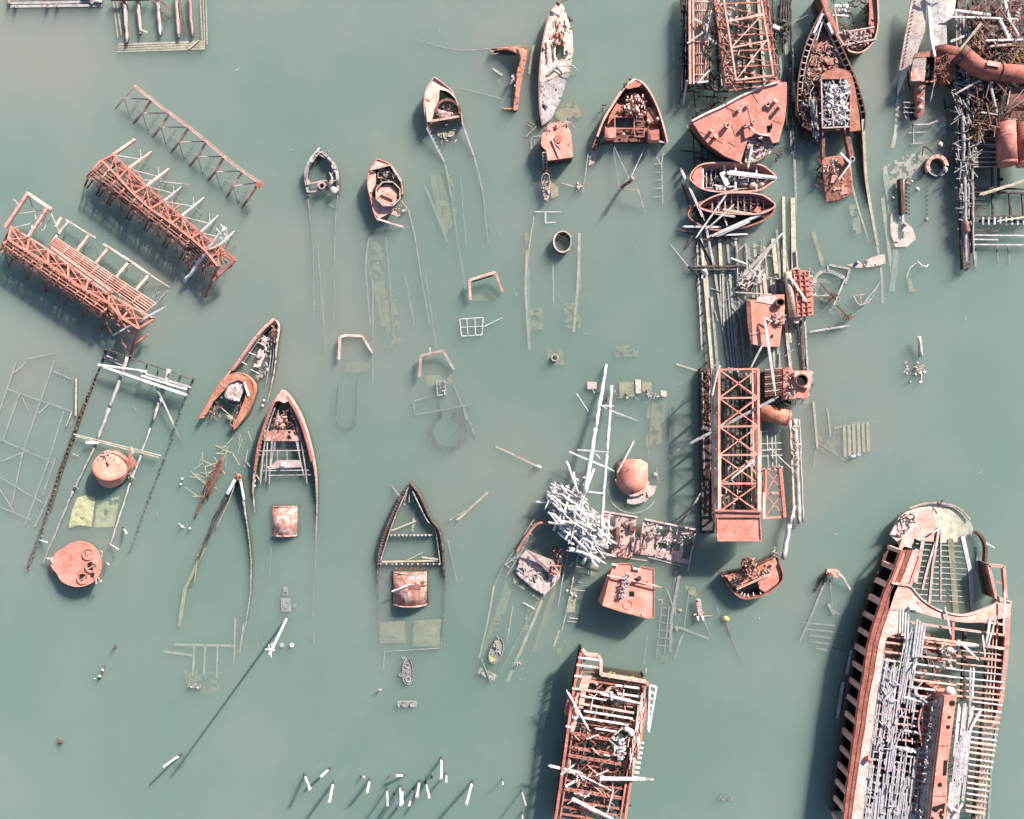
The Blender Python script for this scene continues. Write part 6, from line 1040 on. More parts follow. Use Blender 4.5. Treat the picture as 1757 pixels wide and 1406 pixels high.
t.part('side_bracket', MB().rag([(1328, 538), (1346, 532), (1346, 556), (1330, 556)], 3.8, 2, 2, amt=-.7, seed=3), 'salmonp'); t.part('bracket_scrap', MB().clutter([(1322, 538), (1350, 540), (1346, 556), (1324, 556)], 3.9, 14, 5, 8, .4), 'pink'); t.part('drain_hole', MB().disc((1325, 577, 3.46), 2.2, .3, 14, 3), 'black'); t.part('seam', MB().beam((1289, 573, 3.5), (1318, 568, 3.5), .8, .5).beam((1330, 560, 3.5), (1340, 561, 3.5), .8, .5), 'pink')
t = Thing('radiator', 'ribbed rust panel with rows of small square windows beside the casing', 'panel', (1372, 505))
q = [(1352, 466), (1360, 462), (1387, 465), (1394, 482), (1396, 520), (1396, 541), (1364, 544), (1358, 508)]
t.part('panel', MB().slab([(*p, 2.3) for p in q], 14), 'salmon')
for i in range(3): t.part('rib', MB().beam((1362 + i * 9, 466, 2.5), (1369 + i * 9, 541, 2.5), 1.8, 1.6), 'red')
for i in range(8): t.part('rib', MB().beam((1356 + i, 472 + i * 9.4, 2.45), (1388 + i, 472 + i * 9, 2.45), 1.4, 1.4), 'red')
t.part('side_roll', MB().tube([(1351, 467, 2), (1361, 545, 2)], 6.5, 14), 'tan'); t.part('end_wheel', MB().disc((1367, 550, 1.6), 5, 3, 16).disc((1366, 463, 2.3), 4, 2), 'pink'); t.part('edge_scrap', MB().clutter([(1388, 468), (1398, 480), (1400, 505), (1394, 510)], 2, 16, 3, 8, .5).clutter([(1354, 462), (1390, 462), (1390, 468), (1354, 468)], 2.4, 10, 4, 7, .3), 'pink')
plank((1355, 475, 2.9), (1385, 519, 2.9), 3.6, 'white', 'white plank lying diagonally on the ribbed panel')
# --- sunken wheelhouse frames to the right
t = Thing('sunken_cabin', 'sunken cabin frame with arched roof beam and black struts right of the ribbed panel', 'wreck', (1445, 500)); m = MB()
m.line(rs([(1396, 490, -.1), (1400, 474, -.15), (1412, 466, -.15), (1430, 468, -.15), (1448, 478, -.15)], 6), 6, 2).line([(1422, 455, -.1), (1457, 462, -.15), (1450, 488, -.2)], 4).line([(1420, 456, -.1), (1420, 466, -.1)], 3); t.part('roof_beam', m, 'sub')
m = MB().beam((1408, 486, .2), (1424, 506, .5), 2.2).beam((1426, 502, .5), (1436, 515, .4), 2).beam((1420, 524, .3), (1432, 504, .6), 2).beam((1436, 524, .3), (1456, 546, .5), 2.4).clutter([(1446, 535), (1462, 540), (1456, 554), (1444, 548)], .4, 14, 3, 10, .4, 'b').clutter([(1422, 500), (1440, 504), (1434, 520), (1418, 520)], .4, 14, 4, 10, .4, 'b'); t.part('black_strut', m, 'dark')
t.part('pale_strut', MB().beam((1450, 478, .2), (1430, 524, .5), 2.6).beam((1398, 508, .4), (1428, 507, .6), 1.8).beam((1388, 570, .1), (1456, 559, .2), 3), 'wood'); t.part('angle_bracket', MB().clutter([(1400, 566), (1446, 558), (1446, 568), (1402, 574)], .1, 9, 6, 9, .2, 'p'), 'dark')
t.part('sunken_plate', MB().rag([(1396, 470), (1450, 480), (1440, 540), (1400, 545)], -.8, 1, 4, amt=.0, seed=3).line(rs([(1452, 548, -.2), (1490, 520, -.3), (1510, 480, -.5)], 10), 2), 'sub')
m = MB().line(rs([(1464, 508, .3), (1474, 523, .3), (1490, 518, .3), (1493, 512, .3)], 5), 2).beam((1466, 507, .3), (1484, 506, .4), 1.5).beam((1476, 508, .3), (1478, 524, .3), 1.4); solo('fan_bracket', m, 'pink', 'small fan shaped rusty bracket at the foot of the leaning pole', 'bracket')
plank((1480, 524, .2), (1509, 486, 1.4), 2.6, 'white', 'short pale pole leaning out of the water right of the sunken cabin', 'pole', name='pole')
t = Thing('sunken_beam', 'silted beam with a round knob running right of the sunken cabin', 'beam', (1480, 452)); t.part('beam', MB().rag([(1450, 455), (1478, 450), (1500, 440), (1518, 436), (1520, 452), (1500, 458), (1470, 460)], -.1, 2, 2.5, amt=-.4, seed=2), 'cream'); t.part('knob', MB().ball((1471, 451, .2), 3.4, 14), 'wood')
m = MB(); capline(m, [(1572, 452, -.3), (1560, 462, -.5), (1555, 480, -.7)], 2); capline(m, [(1575, 449, .1), (1582, 456, .3), (1590, 458, .3), (1592, 454, .2)], 1.8); solo('wire_hook', m, 'white', 'curled pale wire hook in open water right of the sunken beam', 'wire')
solo('sunken_plate', MB().rag([(1556, 478), (1562, 476), (1568, 496), (1574, 500), (1560, 502)], -.4, 1, 2, amt=-.8, seed=1), 'algae', 'thin silted edge below the curled wire hook', 'plate')
# --- furnace block with tubes, tank, towers
t = Thing('furnace_block', 'square rust furnace box with a round black flue and rows of tube ends', 'boiler', (1352, 660))
t.part('tube_bed', MB().slab([(1311, 638, 2.3), (1343, 630, 2.6), (1346, 684, 2.6), (1313, 684, 2.2)], 18), 'dark')
for i in range(12):
    y = 635 + i * 4.1; t.part('tube_row', MB().line([(x + (k % 2) * .6, y - (x - 1311) * .12 + (1.2 if k % 2 else -.6), 2.7 + (x - 1311) * .012) for k, x in enumerate(range(1312, 1345, 3))], 1.7, 2), 'brown' if i % 3 else 'pink')
t.part('box', MB().slab([(1344, 634, 3.2), (1352, 630, 3.4), (1364, 637, 3.4), (1366, 684, 3.4), (1344, 686, 3.2)], 26).slab([(1364, 636, 3.6), (1394, 636, 3.6), (1386, 685, 3.2), (1362, 682, 3.4)], 28), 'salmon')
f = t.part('flue_plate', MB().slab([(1363.5, 637, 4.1), (1394, 637, 4.1), (1390, 666, 4.1), (1363.5, 664, 4.1)], 4), 'salmonp'); t.part('flue_collar', MB().ring((1376, 653, 4.5), 11, 1.6, 5, 28), 'brown', f); t.part('flue_hole', MB().disc((1376, 653, 4.15), 9.6, .3, 26), 'black', f)
t.part('top_scrap', MB().clutter([(1344, 630), (1362, 634), (1366, 682), (1346, 684)], 3.6, 30, 4, 9, .5), 'pink'); t.part('edge_scrap', MB().clutter([(1384, 632), (1400, 636), (1390, 692), (1364, 696), (1366, 688)], 2.2, 40, 5, 11, .8), 'pink'); t.part('under_scrap', MB().clutter([(1310, 684), (1360, 684), (1352, 700), (1316, 696)], 1.4, 26, 6, 14, .5), 'dark')
t = Thing('tank', 'horizontal orange cylinder tank with one small hole beside the lattice tower', 'tank', (1328, 712)); t.part('shell', MB().tube([(1301, 705, 1.0), (1350, 717, 1.0)], 14.5, 32), 'orange'); t.part('end_rim', MB().tube([(1348, 716.5, 1.0), (1352, 717.5, 1.0)], 14.8, 32), 'red'); t.part('manhole', MB().disc((1338, 702, 2.3), 2.4, 1), 'black')
t = Thing('lattice_tower', 'long salmon lattice tower with five crossed bays lying on the pier', 'tower', (1262, 760))
A0, A1, B0, B1 = (1233.5, 634.6, 6.5), (1233.5, 879, 6.5), (1300.6, 633.5, 6.5), (1302, 879, 6.5)
t.part('tower_face', MB().lattice(A0, A1, B0, B1, 5, 2.8, 'x', 1.9), 'salmon'); t.part('chord', MB().beam((1234, 780, 6.6), (1234, 880, 6.6), 5), 'salmonp'); t.part('chord', MB().beam((1302, 780, 6.6), (1302, 880, 6.6), 5), 'salmonp')
t.part('tower_face', MB().lattice((1234, 634, 1.6), (1238, 879, 1.6), (1295, 634, 1.6), (1297, 879, 1.6), 5, 2.4, 'z', 1.5), 'brown')
m = MB().beam((1222, 633.5, 5.4), (1224, 876, 5.4), 3).beam((1291, 634, 4), (1293, 800, 4), 2.4)
for i in range(6): y = 634 + i * 49; m.beam((1222, y, 5.4), (1234, y + 1, 6.4), 2.6); m.beam((1222, y + 2, 5.4), (1232, y + 46, 6.3), 1.3); m.beam((1234, y, 6.3), (1237, y, 1.8), 1.6); m.beam((1301, y, 6.3), (1297, y, 1.8), 1.6)
t.part('side_lacing', m, 'salmonp'); t.part('rung_scrap', MB().clutter([(1226, 800), (1310, 800), (1308, 880), (1226, 880)], 6.3, 22, 3, 9, .3, 'b').clutter([(1222, 640), (1230, 640), (1230, 870), (1222, 870)], 5.6, 24, 4, 9, .3), 'pink')
t.part('end_box', MB().loft([(1231, 889, 6.2), (1304, 889, 6.2), (1306, 928, 6.0), (1231.5, 928, 6.0)], [(1229, 889, 3), (1304, 889, 3), (1305, 922, 3), (1229, 922, 3)]), 'coral'); t.part('end_lip', MB().box(1228, 878, 1307, 888, 6.6, 3).line([(1226, 876, 6.9), (1308, 878, 6.9)], 3), 'red'); t.part('box_rim', MB().line([(1231, 889, 6.3), (1231.5, 928, 6.1), (1306, 928, 6.1), (1304, 889, 6.3)], 1.8), 'salmon')
t = Thing('timber_wall', 'dark wet timber wall along the left side of the lattice tower', 'wall', (1210, 760)); m = MB(); g = MB(); r = random.Random(4)
t.part('wall', MB().slab([(1202, 632, .9), (1222, 632, 1), (1226, 916, .9), (1205, 916, .8)], 22), 'wet')
for k in range(9): x = 1203 + k * 2.2; (g if k in (1, 6) else m).log((x, 632 + r.uniform(0, 20), 1.2), (x + 3, 800 + r.uniform(0, 100), 1.1), 1.4, 1.4, k)
t.part('top_log', m, 'dark'); t.part('pale_log', g, 'wood')
for k in range(30): t.part('pile_end', MB().tube([(1202 + k * .1, 638 + k * 9.2, -.5), (1202 + k * .1, 638 + k * 9.2, .9)], 1.6, 6), 'dark')
t.part('scrap', MB().clutter([(1205, 634), (1222, 634), (1222, 730), (1208, 740)], 1.4, 60, 5, 10, .4), 'brown')
t = Thing('pontoon_deck', 'shaded planks and beams lying under the lattice tower', 'deck', (1262, 760)); m = MB()
for k in range(9): x = 1240 + k * 8; m.beam((x, 640 + r.uniform(-10, 10), r.uniform(-.2, .2)), (x + 2, 885 + r.uniform(-20, 0), -.1), r.uniform(3, 5.5), 3)
t.part('planking', m, 'wet'); m = MB()
for k in range(4): x = 1280 + k * 8; m.beam((x, 640, .3), (x + 2, 880, .2), 3, 3)
t.part('pale_planking', m, 'tan'); t.part('scrap', MB().clutter([(1236, 640), (1300, 640), (1300, 880), (1238, 880)], .4, 70, 6, 22, .5, 'b'), 'dark')
t = Thing('small_tower', 'short tapered salmon tower with two crossed bays right of the long tower', 'tower', (1328, 850))
t.part('tower_face', MB().lattice((1314, 806, 3.6), (1311, 889, 3.6), (1339.5, 803, 3.6), (1347, 887, 3.6), 2, 3, 'x', 1.5), 'salmon'); t.part('chord', MB().beam((1338, 803, 3.8), (1346, 888, 3.8), 4.4), 'salmon'); t.part('chord', MB().beam((1314, 806, 3.8), (1312, 870, 3.8), 3.4), 'salmon'); t.part('pale_chord', MB().beam((1311, 845, 4), (1310, 890, 4), 3), 'white'); t.part('side_lacing', MB().beam((1303, 810, 2.6), (1307, 886, 2.6), 1.6).beam((1302, 812, 2.6), (1314, 806, 3.6), 1.6).beam((1306, 886, 2.6), (1304, 812, 2.6), 1).beam((1308, 812, 2), (1309, 870, 2), 1.4), 'brown'); t.part('rag_scrap', MB().clutter([(1308, 800), (1342, 800), (1342, 808), (1308, 808)], 3.8, 16, 5, 8, .4).lump((1325, 847, 3.9), 3.4, 2, .5), 'pink')
t = Thing('sunken_grid', 'pale grid of thin rods under shaded water above the small tower', 'frame', (1325, 770)); m = MB()
for y in (741, 762, 773, 783): m.beam((1304, y, -.1), (1345, y - 2, -.1), 1.6)
for x in (1304, 1316, 1324, 1330): m.beam((x, 740, -.05), (x + 2, 800, -.1), 1.4)
t.part('rods', m, 'white')
for k, (a, b, w, mt) in enumerate((((1355, 721), (1362, 896), 6, 'tan'), ((1363.5, 719), (1371, 899), 9, 'wood'), ((1371, 720), (1378, 897), 4, 'wood'))): plank((*a, .9), (*b, .5), w, mt, ['left timber of the three long logs right of the small tower', 'thickest middle timber of the three long logs right of the small tower', 'right timber of the three long logs right of the small tower'][k], 'timber', 'three long logs', 'long_timber', log=True, seed=k)
solo('timber_scrap', MB().clutter([(1359, 730), (1372, 730), (1374, 800), (1362, 800)], 1.1, 34, 8, 9, .2, 'bp'), 'tan', 'splintered bark heap on the three long logs', 'scrap')
G = 'loose planks around the fallen towers'
for a, b, w, mt, lb in (((1336, 681, 7.4), (1162, 773, 1.2), 4.6, 'white', 'longest white plank slanting across the lattice tower into the water'), ((1312, 547, 4.2), (1331, 680, 4.4), 4, 'white', 'white pole from the casing down to the furnace block'), ((1310, 589, 3.9), (1288, 632, 3.2), 2.8, 'white', 'pale pole from the casing to the tower top'), ((1295, 790, 7), (1254, 822, 7), 3.4, 'white', 'white plank inside the fourth bay of the lattice tower'), ((1280, 790, 6.8), (1298, 814, 6.9), 2.6, 'salmonp', 'pink bar crossing the white plank in the fourth bay'),
                        ((1311, 545, 4.1), (1325, 552, 4.2), 2.2, 'white', 'short white stick on the casing'), ((1320, 768, .4), (1370, 815, 1.4), 1.8, 'wood', 'thin grey pole leaning on the three long logs'), ((1202, 736, 1.3), (1224, 735, 3), 2, 'white', 'short level white stick left of the lattice tower'), ((1235, 627, 4), (1234, 636, 6), 2, 'white', 'tiny white stick at the upper left corner of the lattice tower'), ((1222, 680, 6), (1232, 634, 6.8), 3, 'white', 'bent white strip along the upper left of the lattice tower'), ((1216, 825, 1.2), (1172, 897, -.7), 3, 'wood', 'long sunken pole slanting away from the dark timber wall'), ((1320, 737, .1), (1334, 744, .3), 1.8, 'wood', 'small grey stick under the tank')):
    plank(a, b, w, mt, lb, 'plank', G)
m = MB().log((1364, 868, 1.2), (1355, 900, 1.4), 2, 3, 1, .8).log((1355, 900, 1.4), (1343, 960, 1.0), 3.6, 4.4, 2, .8); solo('driftwood_spar', m, 'white', 'bleached spar between the three long logs and the floating tug bow', 'spar')
solo('log_stump', MB().clutter([(1326, 940), (1334, 938), (1336, 954), (1328, 954)], .5, 12, 4, 9, .6, 'bl'), 'tan', 'small tan broken stump left of the bleached spar foot', 'stump')
# --- floating tug bow
t = Thing('tug_bow', 'tilted orange tug bow with a heap of rusty machinery on its upper edge', 'wreck', (1292, 990))
o = [(1238, 986.5, 1.4), (1271, 979, 1.6), (1300, 968, 1.8), (1332, 956, 2.2), (1338, 967, 2.3), (1344, 989, 2.3), (1336, 1004, 2.1), (1315, 1019, 1.9), (1284, 1027.5, 1.7), (1267, 1023, 1.5), (1254, 1010, 1.4)]
t.part('hull', MB().wall(o, -1.5, 1.4, 4, .1, 2, True, 4, True), 'brown'); t.part('gunwale', MB().line([(x, y, z + .1) for x, y, z in rs(o[4:] + o[:1], 5)], 2.2), 'red')
t.part('foredeck', MB().rag([(1304, 985), (1334, 960), (1340, 972), (1341, 990), (1332, 1004), (1312, 1017), (1303, 1012), (1300, 1000)], 2.0, 1, 2, amt=-.85, seed=3, rough=.1), 'salmon')
t.part('upper_deck', MB().rag([(1300, 972), (1330, 958), (1332, 964), (1318, 982), (1290, 994), (1270, 1008), (1258, 1005), (1242, 988), (1272, 981), (1284, 990)], 2.1, 1, 2, amt=-.55, seed=7, rough=.25), 'orange')
t.part('deck_ridge', MB().beam((1264, 1011, 2.2), (1322, 985, 2.4), 3, 3).beam((1260, 1006, 2), (1300, 990, 2.3), 1.6), 'salmonp'); t.part('deck_scrap', MB().clutter([(1252, 990), (1276, 986), (1282, 1002), (1262, 1008)], 1.9, 26, 4, 9, .5).clutter([(1300, 980), (1328, 966), (1326, 980), (1302, 992)], 2.3, 22, 5, 8, .4), 'pink')
t.part('machinery', MB().clutter([(1270, 960), (1296, 956), (1300, 984), (1276, 988)], 2.6, 80, 6, 9, 1.2, 'bptl').lump((1284, 969, 2.2), 14, 3, .8), 'brown'); t.part('machinery_scrap', MB().clutter([(1272, 962), (1296, 958), (1302, 988), (1284, 992)], 3.2, 40, 8, 7, 1, 'bptl'), 'salmonp')
t.part('frame_rib', MB().ribs([(1258, 1012, 1.6), (1270, 1022, 1.6), (1284, 1026, 1.8), (1314, 1018, 2)], 9, 7, 1.6, .1, .3, (1290, 990)), 'pink'); t.part('edge_post', MB().beam((1236, 986, 1.3), (1231, 976, 1), 1.3), 'dark')
# --- stem hook, beams, small bits
t = Thing('stem_remains', 'small bent bow remnant with one pale curved arm above sunken frames', 'wreck', (1432, 985)); t.part('stem_plate', MB().rag([(1420, 977), (1436, 977), (1442, 982), (1440, 992), (1426, 990), (1418, 985)], 1.0, 2, 2, amt=-.6, seed=2), 'salmonp'); m = MB(); capline(m, [(1438, 984, 1.1), (1446, 990, .9), (1452, 1000, .6), (1459, 1012, .1)], 3.4); t.part('curved_arm', m, 'cream'); t.part('side_edge', MB().wall([(1424, 980, .9), (1410, 998, .4), (1396, 1018, .0)], -1.2, 2, 0, .2, 2, side=(1440, 1010)).clutter([(1420, 978), (1432, 978), (1430, 992), (1420, 990)], .8, 10, 3, 8, .4), 'brown')
m = MB().line([(1418, 990, -.2), (1394, 1050, -.6), (1372, 1100, -.9)], 4).line([(1424, 994, -.2), (1428, 1046, -.6)], 2).beam((1420, 1035, -.5), (1430, 1054, -.5), 6).beam((1428, 1046, -.6), (1500, 1096, -.9), 2)
for i in range(5): m.beam((1376 + i * 6, 1068 + i * 11, -.8), (1440 + i * 4, 1074 + i * 12, -.85), 3)
t.part('sunken_frame', m, 'sub')
t = Thing('beam_stack', 'short stack of rusty beams with two bolt ends left of the tug bow', 'scrap', (1200, 1046)); t.part('beams', MB().beam((1195, 1028, .5), (1200, 1056, .3), 4).beam((1200, 1030, .4), (1204, 1062, .2), 4).beam((1190, 1055, .2), (1208, 1050, .2), 3).beam((1188, 1058, -.1), (1222, 1056, -.2), 2), 'pink'); t.part('bolt_ends', MB().tube([(1197, 1058, .5), (1197, 1066, .4)], 2.4, 9).tube([(1205, 1058, .5), (1206, 1066, .4)], 2.4, 9).lump((1198, 1030, .7), 3, 2), 'white')
m = MB().beam((1238, 1056, .1), (1252, 1092, -.3), 2.4).beam((1252, 1092, -.4), (1272, 1140, -.9), 1.4); solo('sunken_pole', m, 'wet', 'dark thin sunken pole with a yellow rag below the tug bow', 'pole'); solo('yellow_rag', MB().lump((1246, 1062, -.15), 7, 3, .5), 'yellow', 'yellow rag caught on the sunken pole below the tug bow', 'rag')
t = Thing('driftwood', 'small pale upright driftwood stump with silted wreckage beside it at right', 'driftwood', (1577, 600)); t.part('stump', MB().log((1580, 612, .2), (1577, 578, 1.1), 4, 2.6, 2, 1), 'cream'); t.part('scrap', MB().clutter([(1545, 622), (1585, 616), (1588, 660), (1570, 662), (1550, 650)], -.12, 26, 3, 12, .3, 'plb'), 'pink')
solo('buoy_chain', MB().ball((1462, 784, .1), 2.6).ball((1466, 783, .1), 2.4).ball((1472, 781, .1), 2.4).beam((1458, 786, 0), (1476, 780, 0), 2), 'white', 'row of three small pale floats right of the three long logs', 'floats')
m = MB()
for k in range(6): m.beam((1448 + k * 8, 730 - k, -.75), (1450 + k * 8, 784 - k * 2, -.8), 5, 2)
m.line([(1420, 705, -.6), (1424, 745, -.7)], 3).beam((1395, 690, -.4), (1402, 770, -.6), 4); solo('sunken_planks', m, 'tan', 'faint sunken plank floor above the three small floats', 'planks')
# ================================================================== top right: timber pier with pipes and tanks
t = Thing('timber_pier', 'collapsed timber pier along the right edge heaped with scrap and open cross beams below', 'pier', (1700, 230)); r = random.Random(21)
m = MB(); g = MB(); d = MB()
for k in range(26):
    x = r.uniform(1641, 1668); y0 = r.uniform(-10, 330); y1 = min(y0 + r.uniform(60, 190), 462); tgt = (m, g, d)[k % 3]
    sh = lambda y: (y - 200) * .012; tgt.log((x + sh(y0), y0, r.uniform(.6, 2.1)), (x + sh(y1), y1, r.uniform(.4, 1.6)), r.uniform(1.3, 2.6), 1.5, k)
m.beam((1648, -10, .6), (1656, 462, .4), 12, 10); g.log((1652, 200, 1.9), (1657, 400, 1.5), 3, 3, 7).log((1654, 380, 1.4), (1658, 466, .4), 3.4, 3, 8); g.log((1662, 100, 1.9), (1660, 250, 1.8), 2.4, 2.4, 9)
t.part('wall_timbers', m, 'wet'); t.part('grey_timbers', g, 'wood'); t.part('dark_timbers', d, 'dark')
t.part('rust_post', MB().log((1657, 380, 1.8), (1658, 400, 1.7), 4, 4, 2), 'salmon')
m = MB(); g = MB()
for k, y in enumerate((234, 246, 258, 268, 276, 284)): m.beam((1660, y, .8), (1712, y - 2, .8), 4, 3); g.beam((1664, y + 3, .9), (1708, y + 2, .9), 1.6)
for y in (323, 330, 371, 379, 420, 404, 396, 411): (g if y in (404, 420, 411) else m).beam((1660, y, .5), (1775 if y not in (396, 411) else 1712, y + (2 if y < 350 else 1), .4), 2.6 if y != 379 else 5, 3)
for y in (346, 352, 360): m.beam((1660, y, .5), (1692, y - 2, .4), 2)
for x0, y0, y1 in ((1702, 283, 374), (1732, 330, 378), (1754, 330, 372), (1670, 290, 372), (1712, 230, 330)): m.beam((x0, y0, .3), (x0 + 2, y1, .3), 3.4, 3)
t.part('cross_beam', m, 'wet'); t.part('pale_cross_beam', g, 'wood')
for k in range(8): t.part('knee_block', MB().beam((1686 + k * 10, 373, .9), (1686 + k * 10, 386, .9), 2.6), 'lav')
for x in (1672, 1702, 1718): t.part('pile', MB().tube([(x, 300 + x % 9, -1), (x, 300 + x % 9, .8)], 3, 9), 'dark')
t.part('sunken_plank', MB().beam((1672, 424, -.2), (1674, 462, -.3), 5, 2).beam((1710, 420, -.4), (1712, 452, -.6), 2).beam((1730, 424, -.6), (1731, 455, -.8), 3), 'sub')
A = [(1668, -8), (1765, -8), (1765, 150), (1720, 150), (1714, 235), (1668, 240)]
t.part('floor_planks', MB().rag(A, .4, 1, 3.4, amt=-.35, seed=4, rough=.3), 'wet')
t.part('dark_scrap', MB().clutter(A, 1.2, 150, 5, 26, 1, 'bbp'), 'dark'); t.part('rust_scrap', MB().clutter(A, 1.9, 120, 6, 18, .9, 'bbpt'), 'brown'); t.part('pink_scrap', MB().clutter([(1700, -5), (1765, -5), (1765, 90), (1700, 80)], 2.2, 60, 7, 17, .7, 'bbp'), 'pink')
t.part('bent_framing', MB().clutter(A, 2.8, 70, 26, 44, .8, 'b', [.05, 1.5, 1.57, .8, 2.3]), 'brown'); t.part('thin_framing', MB().clutter([(1668, 125), (1765, 140), (1765, 210), (1716, 240), (1668, 240)], 2.4, 60, 27, 34, .8, 'b'), 'dark'); t.part('grey_scrap', MB().clutter([(1636, 120), (1690, 130), (1680, 300), (1640, 300)], 1.9, 80, 8, 24, .6, 'bb', [1.57, .3, 1.2, 2.6]), 'wood'); t.part('tan_scrap', MB().clutter([(1664, 235), (1680, 240), (1678, 280), (1664, 280)], 1.6, 16, 9, 12, .4, 'bp'), 'tan')
t.part('wall_scrap', MB().clutter([(1640, 250), (1668, 250), (1670, 400), (1646, 400)], 1.4, 70, 10, 13, .6, 'b', [0.05, 1.5]), 'wood')
solo('moss_patch', MB().clutter([(1666, 202), (1684, 200), (1688, 236), (1664, 238)], 1.7, 60, 3, 12, .4, 'lb'), 'moss', 'yellow green moss on the pier between wall timbers and tanks', 'moss'); solo('moss_patch', MB().clutter([(1738, 84), (1762, 84), (1762, 106), (1736, 106)], 1.8, 50, 4, 11, .4, 'l'), 'moss', 'dark green moss clump at the right edge above the bent pipe', 'moss'); solo('moss_patch', MB().clutter([(1668, 52), (1686, 52), (1686, 84), (1670, 84)], 1.8, 30, 5, 13, .4, 'bbl'), 'tan', 'dry straw coloured growth on the pier below the long white planks', 'moss')
t = Thing('bent_pipe', 'thick rust pink pipe bending over the pier to the right edge', 'pipe', (1700, 120)); t.part('pipe', MB().tube([(1652, 96, 3.4), (1664, 106, 3.6), (1676, 116, 3.6), (1690, 122, 3.6), (1714, 125, 3.6), (1775, 129, 3.4)], 14, 24), 'deepred'); t.part('flange', MB().tube([(1712, 124.6, 3.6), (1716, 125.2, 3.6)], 15.4, 24), 'brown'); t.part('open_end', MB().tube([(1645, 91, 3.3), (1655, 99, 3.4)], 16, 22, 14.5), 'brown'); t.part('broken_lining', MB().clutter([(1646, 100), (1660, 110), (1668, 122), (1650, 118)], 2.4, 14, 3, 9, .6, 'p'), 'brown'); t.part('top_plate', MB().beam((1694, 108, 5.2), (1716, 112, 5.2), 8, 1.6), 'salmonp')
t = Thing('hopper', 'faceted brown steel hopper above the two upright tanks', 'hopper', (1752, 178)); t.part('shell', MB().slab([(1734, 150, 2.8), (1765, 148, 3), (1765, 172, 2.6), (1728, 180, 2.4)], 8).loft([(1728, 180, 2.5), (1765, 172, 2.6), (1768, 206, 2), (1720, 204, 1.6)], [(1728, 182, 0), (1765, 176, 0), (1768, 206, 0), (1720, 206, 0)]), 'brown'); t.part('edge', MB().line([(1734, 150, 3), (1728, 180, 2.7), (1720, 204, 1.9), (1768, 208, 1.9)], 2), 'pink'); t.part('wire', MB().beam((1716, 200, 2.2), (1760, 170, 3.4), 1).beam((1716, 200, 2.2), (1760, 150, 3.4), 1).beam((1665, 230, 2), (1760, 205, 2.2), .9), 'pink')
for x, lb in ((1727, 'left of two upright rust pink tanks lying on the pier'), (1760, 'right tank of the two on the pier, cut by the picture edge')):
    t = Thing('tank', lb, 'tank', (x, 246), 'twin tanks'); t.part('shell', MB().tube([(x - 2, 212, 2.6), (x + 1, 281, 2.6)], 15, 30), 'red'); t.part('end_rim', MB().tube([(x + .8, 278, 2.6), (x + 1.2, 284, 2.6)], 15.3, 30), 'red'); t.part('weld_seam', MB().tube([(x - 1, 234, 2.6), (x - .9, 235.2, 2.6)], 15.3, 30), 'salmonp')
G = 'loose white planks on the pier'
for a, b, w, mt, lb in (((1638, 18), (1700, 26), 4.4, 'white', 'upper thick white plank crossing the top of the pier'), ((1622, 29), (1752, 33), 3.2, 'white', 'longest thin white plank crossing the top of the pier'), ((1715, 34), (1733, 70), 5, 'white', 'short steep white plank under the long ones on the pier'), ((1722, -6), (1734, 40), 4, 'white', 'pale plank cut by the top edge over the pier'), ((1684, 40), (1640, 94), 4.6, 'tan', 'tan spar slanting from the drum up to the pier'),
                        ((1682, 138), (1638, 162), 3, 'wood', 'grey pole slanting left below the bent pipe'), ((1697, 136), (1711, 195), 4, 'wood', 'upright grey board below the bent pipe'), ((1664, 206), (1646, 266), 4, 'white', 'pale board leaning on the wall timbers beside the moss'), ((1680, 335), (1770, 306), 5, 'tan', 'long tan plank crossing the open beams at the right edge'), ((1710, 380), (1770, 371), 2.4, 'tan', 'thin tan plank on the knee blocks at the right edge'),
                        ((1690, 70), (1762, 68), 3, 'white', 'level pale rod above the bent pipe'), ((1698, 80), (1738, 76), 3, 'pink', 'pink rod above the bent pipe'), ((1630, 72), (1655, 62), 4, 'wood', 'grey board end beside the drum'), ((1683, 193), (1712, 197), 2.6, 'wood', 'level grey stick below the grey pole on the pier'), ((1724, 130), (1760, 60), 3, 'brown', 'brown rail slanting over the bent pipe'), ((1738, 44), (1748, 62), 3, 'white', 'small white board at the right of the steep plank')):
    plank((*a, 3.4 if a[1] < 200 else 1.7), (*b, 3.0 if b[1] < 205 else 1.3), w, mt, lb, 'plank', G)
# capsized hull left of the pier
t = Thing('capsized_hull', 'long cream hull side with grey deck planks sinking between tug wreck and pier', 'wreck', (1580, 80)); o = [(1566, -10), (1590, -10), (1589, 20), (1587, 54), (1574, 90), (1557, 124), (1540, 166), (1539, 158), (1543.5, 117), (1554, 54)]
zc = lambda x, y: 1.2 + (x - 1540) * .03 - max(0, y - 60) * .008
t.part('hull_plate', MB().rag(o, zc, 1.2, 2.2, amt=-.95, seed=3), 'cream'); t.part('plate_edge', MB().line(rs([(1566, -8, 2.0), (1555, 54, 1.7), (1544, 117, .9), (1539, 164, .1)], 6), 2.6), 'pink'); t.part('rivet_row', MB().ribs([(1570, -6, 2.2), (1558, 54, 1.9), (1547, 117, 1.1)], 6, 5, 1.4, 0, .2, (1640, 60)), 'brown')
m = MB()
for k in range(5): m.beam((1593 + k * 6.4, -10, 2.8), (1603 + k * 4.6, 80 - k, 2.4), 6.2, 2)
